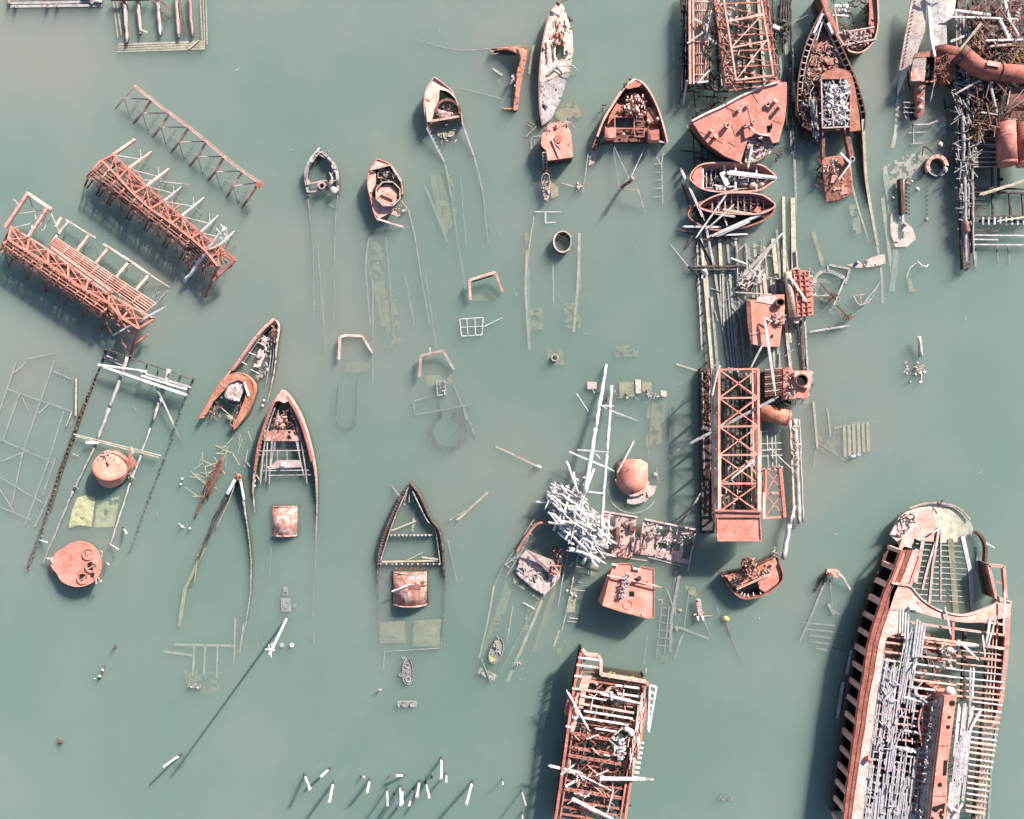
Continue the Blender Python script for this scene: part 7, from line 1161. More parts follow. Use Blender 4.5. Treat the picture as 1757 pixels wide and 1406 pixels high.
t.part('planking', m, 'wood'); t.part('pale_plank', MB().beam((1592, -8, 3), (1601, 92, 2.8), 5, 2).beam((1596, 60, 3), (1604, 98, 3.1), 3.4), 'white'); t.part('side_plate', MB().rag([(1622, -10), (1642, -10), (1636, 30), (1624, 36)], 1.8, 1, 2.2, amt=-.4, seed=5), 'cream'); t.part('davit_frame', MB().line(rs([(1582, -6, 3), (1596, 6, 3.2), (1612, 2, 3)], 4), 1.6).beam((1596, 6, 3.2), (1598, -10, 3), 1.6), 'wood')
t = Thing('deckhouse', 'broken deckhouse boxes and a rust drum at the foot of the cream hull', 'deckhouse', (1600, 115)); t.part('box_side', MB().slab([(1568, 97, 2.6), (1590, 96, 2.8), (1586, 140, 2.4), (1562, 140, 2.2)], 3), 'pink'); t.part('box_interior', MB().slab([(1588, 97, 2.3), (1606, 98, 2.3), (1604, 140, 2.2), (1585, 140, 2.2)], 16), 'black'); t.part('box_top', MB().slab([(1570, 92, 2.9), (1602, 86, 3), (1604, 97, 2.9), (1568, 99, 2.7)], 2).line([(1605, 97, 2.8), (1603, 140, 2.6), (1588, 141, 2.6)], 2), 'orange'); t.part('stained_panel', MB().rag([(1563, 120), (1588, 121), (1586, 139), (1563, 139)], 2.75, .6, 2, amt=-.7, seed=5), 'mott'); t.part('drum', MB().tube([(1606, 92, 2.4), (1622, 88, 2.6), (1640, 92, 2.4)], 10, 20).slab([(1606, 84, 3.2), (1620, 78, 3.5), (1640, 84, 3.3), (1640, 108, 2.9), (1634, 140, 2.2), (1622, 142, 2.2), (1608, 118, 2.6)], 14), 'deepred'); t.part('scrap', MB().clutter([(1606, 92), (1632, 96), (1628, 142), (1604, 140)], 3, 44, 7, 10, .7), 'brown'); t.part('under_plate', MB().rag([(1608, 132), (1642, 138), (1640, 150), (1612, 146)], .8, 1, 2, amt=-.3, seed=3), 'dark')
t = Thing('engine_column', 'narrow orange engine column with side rungs below the broken deckhouse', 'engine', (1580, 172)); t.part('column', MB().slab([(1575, 140, 1.6), (1588, 140, 1.8), (1587, 165, 1.9), (1586, 194, 1.6), (1577, 203, 1.2), (1573, 196, 1.3), (1574, 162, 1.7)], 14), 'orange'); t.part('column_boss', MB().lump((1581, 170, 2), 4, 3, .8).lump((1579, 186, 1.8), 5, 4, .7).lump((1580, 152, 1.9), 4.5, 5, .6), 'pink'); m = MB()
for y in (177, 186, 194): m.beam((1573, y, .9), (1550, y - 1, .6), 1.8); m.beam((1550, y - 1, .6), (1556, y + 11, .2), 1.4)
t.part('side_rung', m, 'grey'); t.part('side_plate', MB().slab([(1558, 186, .5), (1573, 170, .8), (1574, 204, .6), (1562, 208, .4)], 1).line([(1558, 120, 1.2), (1558, 140, .8), (1562, 154, .3)], 2), 'dark'); t.part('thin_rod', MB().beam((1604, 138, 2), (1596, 176, .2), 1.8), 'white')
m = MB().line([(1567, 213, .2), (1567, 248, .1)], 2.2).line([(1567, 215, .3), (1592, 214, .4), (1608, 208, .5)], 2.6).beam((1558, 229, .1), (1588, 227, .2), 2).beam((1562, 248, .1), (1582, 246, .1), 2); solo('pipe_rack', m, 'grey', 'E shaped pipe rack awash below the engine column', 'pipe')
m = MB(); capline(m, [(1602, 154, .2), (1616, 146, .2), (1630, 150, .2), (1634, 166, .2)], 2); m.line([(1620, 168, .1), (1622, 186, .1), (1636, 180, .1)], 2.4).line([(1628, 190, -.1), (1620, 218, -.2)], 1.4); solo('sunken_davit', m, 'wet', 'black bent rods under shade between engine column and pier', 'rods')
t = Thing('coaming_ring', 'broken orange horseshoe ring standing in water beside the pier', 'ring', (1609, 284)); t.part('ring', MB().ring((1609, 284, 1.1), 19, 6, 20, 26, 0, 215, jag=.15), 'salmonp'); t.part('far_wall', MB().ring((1609, 284, .3), 19, 2, 14, 20, 215, 360), 'grey'); t.part('white_lump', MB().lump((1622, 290, .9), 4, 2), 'white'); t.part('bent_rod', MB().line(rs([(1582, 268, .4), (1586, 252, .5), (1600, 262, .4)], 4), 1.6).beam((1625, 275, .8), (1636, 252, 1), 2.4), 'dark')
solo('sunken_lump', MB().lump((1615, 249, -.1), 6, 2, .4), 'cream', 'pale square lump under water above the orange horseshoe ring', 'scrap')
t = Thing('engine_block', 'row of small valve heads on a dark sunken engine block in the right channel', 'engine', (1552, 340)); t.part('side_wall', MB().beam((1544, 308, .3), (1547, 368, .1), 5, 12), 'dark'); t.part('top_rail', MB().beam((1549, 308, .6), (1548, 374, .2), 3.4, 4), 'pink'); m = MB()
for k in range(9): y = 310 + k * 7; t.part('valve_head', MB().tube([(1555, y, .0), (1555, y, .55 - .04 * k)], 2, 8).tube([(1559.5, y + 2, .0), (1559.5, y + 2, .5 - .04 * k)], 1.4, 7), 'brown')
t.part('sunken_bed', MB().rag([(1536, 352), (1550, 350), (1552, 380), (1566, 392), (1572, 410), (1556, 424), (1536, 424), (1528, 400), (1528, 370)], -.35, 1, 2.5, [[(1538, 374), (1548, 374), (1550, 410), (1542, 412)]], -.5, seed=3), 'cream')
for k in range(8): t.part('valve_head', MB().tube([(1590, 320 + k * 8, -.6), (1590, 320 + k * 8, -.15)], 2.2, 8), 'sub')
t.part('lumps', MB().lump((1553, 386, .1), 4, 2).lump((1532, 340, -.1), 3, 3).lump((1564, 312, .3), 2.4, 4).lump((1574, 325, .1), 4, 6, .5).lump((1590, 377, -.05), 3, 8), 'wood')
solo('sunken_plate', MB().rag([(1515, 288), (1545, 270), (1590, 258), (1600, 290), (1540, 330), (1520, 340)], -.75, 1, 4, amt=-.1, seed=8), 'cream', 'wide silted plate above the row of valve heads', 'plate'); solo('sunken_plate', MB().rag([(1456, 352), (1472, 350), (1478, 400), (1466, 404)], -.7, 1, 3, amt=-.3, seed=3), 'algae', 'silted plate below the orange tug stern', 'plate'); solo('sunken_plank', MB().line(rs([(1394, 398, -.5), (1404, 430, -.5), (1412, 456, -.45)], 10), 7, 2), 'algae', 'silted curved plank above the sunken cabin', 'plank'); solo('sunken_plank', MB().line(rs([(1519, 300, -.7), (1536, 420, -.8), (1530, 500, -1)], 14), 10, 2), 'sub', 'long faint keel strip between tug wreck and valve heads', 'plank')

# ================================================================== centre: driftwood heap, long poles, deck pieces
heap = [(952, 825), (974, 834), (990, 826), (1012, 812), (1002, 862), (1026, 880), (1046, 901), (1048, 931), (1034, 956), (1010, 966), (992, 950), (970, 925), (944, 884), (937, 858)]
r = random.Random(44); G = 'bleached timbers of the driftwood heap'
t = Thing('heap_core', 'tangled core of fine bleached splinters inside the driftwood heap', 'driftwood', (992, 890)); t.part('splinters', MB().clutter([(965, 850), (1000, 850), (1036, 910), (1020, 945), (985, 930), (955, 885)], 2.2, 230, 3, 22, 1.4, 'b', [.75, .9, .6, 1.9]), 'white'); t.part('dark_core', MB().rag(heap, .9, 2, 4, amt=-.3, seed=5, rough=.5), 'wood')
n = 0
while n < 84:
    x, y = r.uniform(938, 1050), r.uniform(815, 966)
    if not inside(x, y, heap): continue
    n += 1; a = r.choice([.72, .8, .62, .9, .5, 2.0, 1.9, .1]) + r.gauss(0, .12); l = r.uniform(22, 56) / 2; dx, dy = math.cos(a) * l, math.sin(a) * l; z = 2.6 + 1.8 * math.exp(-((x - 995) ** 2 + (y - 890) ** 2) / 1800) + r.uniform(-.5, .5); tl = r.uniform(-.5, .5)
    plank((x - dx, y - dy, z - tl), (x + dx, y + dy, z + tl), r.uniform(1.8, 4.2), 'white', 'bleached white timber lying crosswise in the driftwood heap', 'timber', G, 'loose_timber', log=n % 3 == 0, seed=n)
for a, b, w, lb in (((938, 853), (975, 890), 5, 'thick white log at the upper left rim of the driftwood heap'), ((946, 851), (990, 884), 5, 'white log second from the upper left rim of the driftwood heap'), ((940, 880), (1000, 908), 4.6, 'thick pole end pointing left out of the driftwood heap'), ((963, 833), (1010, 905), 4.6, 'long timber running down from the top of the heap'), ((972, 792), (992, 846), 4.4, 'pole rising from the water into the top of the heap'), ((1019, 805), (1003, 850), 5, 'stout timber leaning beside the long left pole at the heap top'), ((984, 810), (990, 842), 3, 'thin upright stick at the heap top'),
                    ((1000, 968), (1022, 920), 5.6, 'stout timber at the lower end of the heap pointing down left'), ((950, 910), (972, 868), 4.6, 'white post standing out at the left flank of the heap'), ((972, 945), (1006, 950), 3.4, 'level stick at the lower left of the heap'), ((1052, 932), (1018, 900), 4, 'white timber at the right flank of the heap'), ((1028, 966), (984, 922), 5, 'long timber forming the lower edge of the heap'), ((968, 920), (984, 900), 2.6, 'thin upright stick left in the lower heap')):
    plank((*a, 2.6), (*b, 3.8), w, 'white', lb, 'timber', G, 'loose_timber', log=True, seed=int(a[0]))
m = MB().log((1040, 626, .0), (1022, 735, 2.2), 2.8, 3.6, 2, .6).log((1022, 735, 2.2), (1004, 846, 4.6), 3.6, 4, 3, .5); solo('long_pole', m, 'white', 'left of the two long white poles running up from the driftwood heap', 'pole', 'long white poles')
m = MB().log((1049.5, 662, .6), (1041, 776, 3), 2.6, 3, 4, .5).log((1041, 776, 3), (1031, 908, 4.6), 3, 2.8, 5, .5); solo('long_pole', m, 'white', 'right of the two long white poles running up from the driftwood heap', 'pole', 'long white poles')
for a, b, w, lb in (((1029, 696, 1.8), (1054, 697, 2), 2.2, 'top cross stick tied between the two long white poles'), ((990, 772, 3.2), (1047, 776, 3.4), 2.2, 'level middle cross stick over the two long white poles'), ((976, 775, 3), (1054, 808, 3.6), 2.6, 'slanting white stick crossing both long poles'), ((1010, 844, 4.4), (1039, 847, 4.4), 2.4, 'lowest cross stick between the long poles at the heap'), ((1030, 697, 1.6), (1096, 723, -.6), 2.4, 'pole sloping from the long poles into the water at right'), ((989, 675, -.1), (1011, 708, -.2), 1.6, 'thin pale stick awash left of the long poles'), ((1020, 776, 3.2), (1030, 787, 2.6), 2, 'short broken stick under the middle cross stick'), ((1088, 757, -.3), (1059, 812, 2.6), 2.2, 'thin pole leaning on the orange domed tank')):
    plank(a, b, w, 'white' if 'sloping' not in lb else 'wood', lb, 'stick', name='stick')
t = Thing('domed_tank', 'smooth orange tank end with a dark lower lip above a torn plate', 'tank', (1084, 815))
n = 18; m = MB(); top = []
prof = [(788, .55, .90), (795, .98, .97), (806, 1, 1), (820, 1, 1), (830, .97, .97), (838, .82, .86), (844, .5, .62)]
rows = []
for y, wf, hf in prof: rows.append([W(1084 + 28 * wf * math.cos(math.pi * i / n), y, 0) + Vector((0, 0, 2.7 * hf * math.sin(math.pi * i / n) - .3)) for i in range(n + 1)])
vs = [p for q in rows for p in q]; fs = [(a * (n + 1) + i, a * (n + 1) + i + 1, (a + 1) * (n + 1) + i + 1, (a + 1) * (n + 1) + i) for a in range(len(prof) - 1) for i in range(n)]
m.add(vs, fs, True); m.add(rows[0] + [rows[0][0].lerp(rows[0][-1], .5)], [(i, n + 1, i + 1) for i in range(n)]); t.part('shell', m, 'coral')
m = MB(); capline(m, [(1058, 822, .5), (1064, 836, .6), (1075, 846, .7), (1085, 849, .8), (1097, 846, .7), (1106, 838, .6), (1111, 826, .5)], 6, 5); t.part('lower_lip', m, 'salmonp'); t.part('rivet_hole', MB().disc((1079, 806, 2.42), 1, .3).disc((1085, 844, 1.6), 1.8, .4), 'black')
solo('torn_plate', MB().rag([(1088, 866), (1076, 864), (1076, 854), (1092, 850), (1104, 842), (1110, 833), (1127, 834), (1122, 848), (1108, 861)], .5, 1, 2, amt=-.42, seed=3), 'pink', 'torn curved pink plate full of holes at the foot of the orange domed tank', 'plate')
t = Thing('sunken_hull_rim', 'faint sunken hull rim around the orange domed tank', 'wreck', (1090, 850)); t.part('rim', MB().ring((1086, 838, -.5), 44, 2.5, 2, 30, 150, 330).lump((1124, 815, -.2), 5, 2, .4), 'sub')  # partial ring and lump for a drowned hull rim around the tank
t = Thing('deck_plates', 'corroded pink deck plates with machine seats between heap and domed tank', 'deck', (1115, 920))
p1 = [(1036, 878), (1093, 887), (1090, 915), (1084, 959), (1049, 953), (1053, 915), (1040, 905)]; p2 = [(1105, 891), (1194, 909), (1189, 940), (1182, 970), (1117, 954), (1086, 950), (1088, 922), (1100, 922)]
z1f = lambda x, y: .75 - max(0, y - 935) * .02 + max(0, 905 - y) * .012; z2f = lambda x, y: .85 - max(0, y - 905) * .016
t.part('plate', MB().rag(p1, z1f, 1, 2, [[(1047, 886), (1056, 886), (1056, 905), (1046, 902)], [(1058, 918), (1064, 918), (1062, 940), (1058, 936)], [(1080, 922), (1086, 922), (1083, 948), (1078, 948)]], -.55, seed=3), 'pink'); t.part('plate', MB().rag(p2, z2f, 1, 2, [[(1124, 906), (1146, 905), (1146, 918), (1130, 926)], [(1150, 906), (1166, 908), (1160, 920), (1152, 916)], [(1128, 930), (1144, 932), (1144, 942), (1130, 940)], [(1150, 930), (1168, 934), (1166, 946), (1150, 944)], [(1172, 916), (1188, 918), (1184, 962), (1172, 958)]], -.5, seed=7), 'pink')
t.part('plate_edge', MB().beam((1036, 878, 1.1), (1093, 887.5, 1.1), 2.4).beam((1105, 891, 1.2), (1194, 909, 1.1), 2.6).beam((1194, 909, 1), (1180, 980, -.1), 2).beam((1105, 891, 1), (1100, 922, .8), 2), 'pink'); t.part('machine_seat', MB().beam((1060, 905, 1.3), (1058, 935, 1.2), 6, 6).beam((1080, 906, 1.2), (1092, 908, 1.2), 8, 5).line([(1100, 912, 1.2), (1112, 914, 1.2), (1109, 942, 1.1), (1098, 940, 1.1), (1100, 912, 1.2)], 2), 'brown'); t.part('scrap', MB().clutter(p1, .9, 40, 3, 10, .4).clutter(p2, .9, 40, 4, 10, .4), 'brown'); t.part('pink_scrap', MB().clutter([(1104, 894), (1190, 912), (1184, 940), (1104, 925)], 1, 34, 5, 10, .3), 'pink'); t.part('sunken_frame', MB().line([(1112, 956, -.1), (1180, 974, -.15)], 2).line([(1158, 940, .1), (1152, 985, -.3)], 2).line([(1128, 932, .1), (1124, 960, -.1)], 1.6).line([(1040, 953, 0), (1110, 962, -.2)], 2).line([(1024, 958, -.05), (1050, 955, 0)], 2), 'sub')
t = Thing('deck_box', 'pink steel box house with a square hatch, leaning left wall and ladder scrap on top', 'deckhouse', (1078, 1015))
tp = [(1052, 970, 4.0), (1068, 967, 4), (1084, 968, 4), (1086, 976, 4), (1098, 978, 4), (1099.5, 972.5, 4), (1122, 977, 4), (1122.5, 1020, 4), (1122, 1060, 4), (1110, 1061, 4), (1068, 1050, 4), (1034, 1039, 4)]
bt = [(1046, 978, -.5), (1064, 972, -.5), (1084, 972, -.5), (1086, 980, -.5), (1098, 982, -.5), (1099, 978, -.5), (1120, 980, -.5), (1119, 1020, -.5), (1116, 1055, -.5), (1104, 1056, -.5), (1064, 1048, -.5), (1026, 1034, -.5)]
t.part('box', MB().loft(tp, bt), 'coral'); t.part('left_wall', MB().slab([(1052, 972, 3.95), (1058, 973, 4.02), (1040, 1038, 4.02), (1033, 1037, 3.95)], 2).slab([(1043, 985, 3.2), (1051, 974, 3.8), (1033, 1036, 3.8), (1026, 1032, 3.0)], 2), 'salmon'); t.part('roof_edge', MB().line([(p[0], p[1], 4.12) for p in tp], 1.6, 1, True), 'salmon')
t.part('hatch_hole', MB().box(1079.5, 1015, 1088.5, 1024, 4.04, .3), 'black'); t.part('ring_mark', MB().ring((1077, 1038, 4.1), 8.5, 1.2, .8, 24), 'salmon'); t.part('ladder_scrap', MB().clutter([(1072, 980), (1080, 982), (1078, 1008), (1070, 1026), (1062, 1026), (1068, 1004)], 4.4, 56, 4, 9, .6, 'bbt'), 'grey'); t.part('pipe_stub', MB().tube([(1096, 994, 4), (1097, 992, 5)], 3.6, 12).tube([(1088, 997, 4.2), (1112, 1000, 4.3)], 1.2, 6).lump((1090, 995, 4.3), 3, 2), 'dark'); t.part('roof_bracket', MB().beam((1050, 968, 4.3), (1060, 971, 4.3), 3).beam((1086, 975, 4.3), (1098, 978, 4.3), 3).beam((1102, 1054, 4.2), (1104, 1058, 4.2), 2), 'cream')
plank((1042, 987, 4.6), (1135, 1007.5, 4.8), 2.6, 'salmonp', 'long pink pole lying across the roof of the steel box house', 'pole', name='pole')
t = Thing('engine_wreck', 'engine wreck with a curved orange rim and slanting boiler plates left of the heap', 'wreck', (920, 960)); m = MB(); capline(m, [(888, 946, .6), (897, 930, .9), (913, 908, 1.2), (922, 899, 1.4), (931, 896.5, 1.5), (940, 898, 1.4), (949, 903, 1.0)], 4, 3); t.part('curved_rim', m, 'orange')
t.part('floor', MB().rag([(892, 955), (905, 943), (935, 962), (954, 972), (962, 938), (968, 945), (960, 992), (952, 1004), (934, 1022), (910, 1008), (885, 985)], lambda x, y: .35 - max(0, 900 - x) * .01, 1, 2.2, amt=-.5, seed=6, rough=.2), 'pink'); t.part('sloping_plate', MB().slab([(901, 944, 1.6), (906, 944, 1.7), (952, 984, 1.5), (948, 990, 1.2)], 1.4).slab([(908, 946, 1.6), (950, 962, 1.4), (954, 975, 1.3), (948, 982, 1.4)], 1), 'pink'); t.part('machinery', MB().clutter([(946, 938), (970, 942), (962, 988), (946, 985)], 1, 44, 5, 10, .9, 'bbpt'), 'brown'); t.part('box_frames', MB().line([(948, 970, 1.8), (962, 972, 1.8), (960, 984, 1.7), (947, 981, 1.7)], 1.6, 2, True).line([(944, 984, 1.5), (958, 988, 1.5), (954, 1000, 1.2)], 1.8), 'salmon'); t.part('scrap', MB().clutter([(890, 970), (935, 975), (930, 1012), (892, 990)], .5, 30, 7, 9, .4), 'pink'); m = MB(); capline(m, [(886, 975, .6), (900, 985, .3), (920, 1000, .3), (934, 1024, .1)], 1.6); m.beam((866, 970, .1), (890, 952, .4), 1.4); t.part('side_rod', m, 'grey'); t.part('sunken_floor', MB().rag([(885, 970), (930, 1005), (925, 1030), (880, 1000)], -.35, 1, 3, amt=-.2, seed=9), 'algae')
m = MB().line(rs([(862, 974, -.1), (893, 930, -.05), (910, 900, .1), (936, 872, .3)], 8), 1.6).line(rs([(868, 990, -.2), (898, 940, -.1), (926, 880, .2)], 8), 1.2).line(rs([(848, 1004, -.5), (862, 974, -.2)], 8), 2)
for k in range(9): x, y = lerp((868, 970), (930, 880), k / 8); m.beam((x - 3, y - 3, 0), (x + 6, y + 4, -.05), 1.6)
solo('hull_stringer', m, 'grey', 'thin double stringer of a sunken hull left of the engine wreck', 'beam')
t = Thing('sunken_side_frame', 'drowned hull side rails with rungs below the heap and left of the box house', 'wreck', (985, 1010)); m = MB().line(rs([(992, 952, .3), (984, 990, .1), (974, 1040, -.3), (964, 1082, -.6)], 9), 2.2).line(rs([(974, 950, .3), (966, 990, -.1), (958, 1040, -.5)], 9), 1.6).line([(1004, 940, .2), (1010, 985, -.2)], 1.6)
for k, (y, l) in enumerate(((972, 12), (985, 26), (998, 16), (1012, 30), (1060, 18), (1066, 22))): m.beam((988 - k * 3, y, -.1), (988 - k * 3 + l, y + 2, -.15), 1.6)
t.part('rails', m, 'grey'); t.part('silt_bed', MB().rag([(980, 1010), (990, 1008), (986, 1050), (972, 1052)], -.2, 1, 2.5, amt=-.5, seed=3).rag([(1012, 965), (1028, 970), (1022, 998), (1014, 996)], -.4, 1, 3, amt=-.5, seed=5), 'algae'); t.part('bolt_head', MB().ball((981, 1019, .1), 2.2).ball((988, 1023, .1), 2.2).ball((973, 1014, .1), 2.2), 'white')
plank((897, 1034, .1), (919, 1046, .1), 2, 'white', 'white stick floating below the engine wreck', 'stick', name='stick')
t = Thing('sunken_side_frame', 'drowned ladder frames and silted beams right of the box house', 'wreck', (1160, 1060)); m = MB().line([(1166, 985, -.2), (1152, 1060, -.4), (1150, 1120, -.7)], 5, 2).line([(1136, 1030, -.5), (1126, 1130, -.8)], 2).line([(1148, 1040, -.3), (1140, 1120, -.6)], 2)
for k in range(6): m.beam((1132 - k, 1042 + k * 13, -.5), (1152 - k, 1044 + k * 13, -.5), 1.6)
m.line([(1144, 1010, -.3), (1160, 1056, -.4)], 2).beam((1164, 1076, -.4), (1216, 1096, -.7), 4, 2).beam((1182, 1012, -.4), (1172, 1090, -.7), 2).beam((1208, 1064, -.3), (1220, 1096, -.7), 2); t.part('frames', m, 'sub'); t.part('silt_plate', MB().rag([(1175, 1005), (1200, 1010), (1196, 1024), (1182, 1020)], -.4, 1, 2.5, amt=-.4, seed=3).lump((1166, 1048, -.5), 5, 3, .6).lump((1160, 1080, -.45), 5, 5, .6), 'algae')
# ================================================================== lower middle: stripped deckhouse skeleton
t = Thing('house_wreck', 'orange steel skeleton of a deckhouse with white joists cut by the bottom edge', 'wreck', (1040, 1270))
def lr(tb, y):
    for (ya, xa), (yb, xb) in zip(tb, tb[1:]):
        if y <= yb: return xa + (xb - xa) * (y - ya) / (yb - ya)
    return tb[-1][1]
LX = [(1115, 998), (1203, 981), (1289, 970), (1360, 960), (1420, 951)]; RX = [(1129, 1030), (1155, 1031), (1160, 1110), (1196, 1112), (1277, 1097), (1323, 1085), (1420, 1070)]
zt = 5.0
m = MB(); m.line([(lr(LX, y), y, zt) for y in range(1120, 1421, 20)], 4.5, 5).line([(lr(LX, y) + 8, y, zt - .4) for y in range(1120, 1421, 20)], 2.4); t.part('side_girder', m, 'red')
m = MB(); m.line([(lr(RX, y), y, zt) for y in range(1170, 1421, 20)], 4, 5).line([(lr(RX, y) - 8, y, zt - .3) for y in range(1176, 1421, 20)], 3).line([(lr(RX, y) - 14, y, zt - 1) for y in range(1176, 1340, 20)], 2.4); t.part('side_girder', m, 'salmon')
t.part('lower_wall', MB().wall([(lr(LX, y) + 2, y, 4.4) for y in range(1120, 1421, 15)], -1.2, 2, 0, 1.2, 3, side=(1040, 1270)), 'dark'); t.part('lower_wall', MB().wall([(lr(RX, y) - 2, y, 3.6) for y in range(1166, 1421, 15)], -1.2, 2, 0, 1.4, 5, side=(1040, 1270)).wall([(1030, 1158, 4), (1068, 1164, 4), (1108, 1170, 4)], -1, 2, 0, .3, 5, side=(1040, 1270)), 'dark')
t.part('end_frame', MB().line([(999, 1114, 5), (1006, 1123, 5.1), (1026, 1124, 5.1), (1031, 1133, 5)], 5, 4).line([(1031, 1133, 5), (1031, 1157, 5), (1108, 1170, 5)], 5, 5).beam((1004, 1128, 5), (1028, 1132, 5), 3), 'salmonp')
m = MB()
for y, mt in ((1258, 0), (1282, 0), (1296, 0), (1353, 0)):
    x0, x1 = lr(LX, y) + 6, lr(RX, y + 8) - (46 if y == 1258 else 12 if y > 1300 else 24); m.beam((x0, y, zt - .2), (x1, y + (x1 - x0) * .17, zt - .2), 4.4, 3)
    for k in range(9):
        a = k / 8; px, py = x0 + (x1 - x0) * a, y + (x1 - x0) * .17 * a; t.part('girder_hole', MB().disc((px, py, zt - .02), 1.5, .4, 10), 'dark')
t.part('cross_girder', m, 'red')
m = MB()
for y in (1150, 1160, 1165, 1238, 1325, 1338, 1372, 1384, 1396): x0 = lr(LX, y) + 5; x1 = min(lr(RX, y + 8), 1031 if y < 1157 else 2000) - 6; m.beam((x0, y, zt - .6), (x1, y + (x1 - x0) * .16, zt - .6), 2.4)
r = random.Random(12)
for k in range(70):
    y = r.uniform(1170, 1395); x = r.uniform(lr(LX, y) + 6, lr(RX, y) - 30); a = r.choice([.17, .8, -.7, 1.5]); l = r.uniform(20, 60); m.beam((x, y, zt - r.uniform(.2, 2.6)), (min(x + l * math.cos(a), lr(RX, y) - 4), y + l * math.sin(a), zt - r.uniform(.5, 2.4)), r.uniform(1.1, 2))
t.part('truss_web', m, 'red')
m = MB()
for y0, y1, x in ((1165, 1420, 1036), (1172, 1230, 1062), (1185, 1260, 1078), (1260, 1420, 1000), (1290, 1420, 1046), (1300, 1420, 1024)): m.beam((x, y0, 2.6), (x - (y1 - y0) * .13, y1, 2.6), 2)
for y in range(1180, 1420, 22): m.beam((lr(LX, y) + 6, y, 1.6), (lr(RX, y) - 8, y + 15, 1.6), 1.8)
t.part('lower_frame', m, 'brown')
for y, x0, x1 in ((1128.5, 994, 1033), (1141, 991, 1034), (1160, 987, 1001), (1181, 983, 1050), (1194, 996, 1040), (1207, 992, 1085), (1214, 980, 984), (1220, 1002, 1086), (1230, 990, 1080), (1246, 970, 980), (1198, 1046, 1096), (1190, 1060, 1102), (1250, 1022, 1062), (1176, 1058, 1100), (1206, 1080, 1100)): j = r.uniform(-2, 2); t.part('joist', MB().beam((x0 + j, y, zt + .3), (x1 + j * 2, y + (x1 - x0) * .165 + j, zt + .2 - abs(j) * .1), r.uniform(2, 3.2), 2), ('white', 'cream', 'white', 'salmonp')[int(y) % 4])
for k in range(8): y = 1274 + k * 8.5; t.part('joist_end', MB().beam((1096 - k * 1.3, y, zt), (1105 - k * 1.4, y + 1.5, zt), 2.6), 'white')
t.part('ladder', MB().lattice((1115, 1176, 5.4), (1112, 1252, 5.2), (1126, 1179, 5.4), (1113, 1256, 5.2), 7, 2.6, ''), 'white')
t.part('arch', MB().ring((1015, 1182, zt - .3), 14, 4, 6, 16, 30, 190).ring((1051, 1194, zt - .3), 15, 4, 6, 16, 20, 190).line([(1001, 1186, zt), (996, 1215, zt)], 8, 4), 'salmonp'); t.part('web_plate', MB().rag([(1000, 1160), (1016, 1160), (1008, 1182), (996, 1220), (986, 1252), (978, 1262), (984, 1210)], zt - .1, 1, 2, amt=-.7, seed=3), 'salmonp'); t.part('box_tank', MB().slab([(974, 1202, 3.6), (982, 1203, 3.8), (980, 1230, 3.8), (969, 1228, 3.5)], 16), 'red')
t.part('scrap', MB().clutter([(1000, 1176), (1094, 1180), (1080, 1290), (985, 1290)], 4.0, 80, 4, 18, 1.2, 'bbbp').clutter([(975, 1300), (1076, 1300), (1064, 1400), (960, 1400)], 3.2, 70, 8, 20, 1.4, 'b'), 'deepred'); t.part('dark_tangle', MB().clutter([(1000, 1176), (1100, 1180), (1076, 1400), (960, 1400)], 2.6, 160, 18, 22, 1.6, 'b'), 'dark'); t.part('pink_tangle', MB().clutter([(990, 1190), (1090, 1190), (1068, 1390), (970, 1390)], 4.8, 34, 19, 24, .6, 'b', [.17, .8, 2.4, 1.75]), 'salmonp'); t.part('white_tangle', MB().clutter([(1000, 1176), (1094, 1184), (1070, 1390), (965, 1390)], 5.3, 22, 29, 24, .4, 'b', [.17, .9, 2.5, 1.75]), 'white'); t.part('right_planks', MB().clutter([(1098, 1190), (1110, 1190), (1090, 1320), (1076, 1320)], 5.2, 34, 5, 44, .4, 'b', [1.72, 1.68]), 'cream'); t.part('white_scrap', MB().clutter([(1048, 1262), (1074, 1270), (1072, 1306), (1056, 1300)], 5.2, 50, 6, 12, .5, 'ppb').lump((1083, 1257, 5.4), 6, 3, .6).lump((1075, 1252, 5.3), 5, 4, .6).lump((987, 1233, 5.4), 3.4, 5), 'white')
t.part('moss_edge', MB().clutter([(1036, 1152), (1106, 1164), (1108, 1172), (1036, 1160)], 3.8, 30, 7, 8, .6, 'l'), 'moss')
G = 'loose white poles on the house wreck'
for a, b, w, mt, lb in (((1029, 1336, 5.8), (1108, 1337, 5.6), 5.6, 'white', 'thick level white log sticking out of the right side of the house wreck'), ((941, 1314, 4.6), (1000, 1327, 5.4), 4, 'white', 'white pole sticking out of the left side of the house wreck'), ((972, 1184, 5.6), (1012, 1255, 5.6), 3.4, 'white', 'long slanting white pole on the upper left of the house wreck'), ((981, 1370, 5.4), (1056, 1408, 5.4), 5, 'white', 'white log slanting to the bottom edge inside the house wreck'), ((996, 1330, 5.3), (1052, 1358, 5.3), 2.2, 'white', 'thin white rod above the slanting log'), ((1053, 1354, 5.4), (1042, 1396, 5), 2.2, 'white', 'thin white rod dropping from the right end of the other rod'), ((962, 1330, 5.4), (986, 1312, 5.4), 3.4, 'white', 'short white board slanting up on the left girder'), ((970, 1350, 5.4), (992, 1338, 5.4), 3.6, 'white', 'short white block below the slanting board on the left girder'), ((1030, 1190, 5.7), (1100, 1208, 5.6), 4, 'white', 'broad white board across the arches'), ((1049, 1187, 5.9), (1050, 1202, 5.7), 4.4, 'white', 'upright white board on the arches')):
    plank(a, b, w, mt, lb, 'pole', G, 'loose_pole')
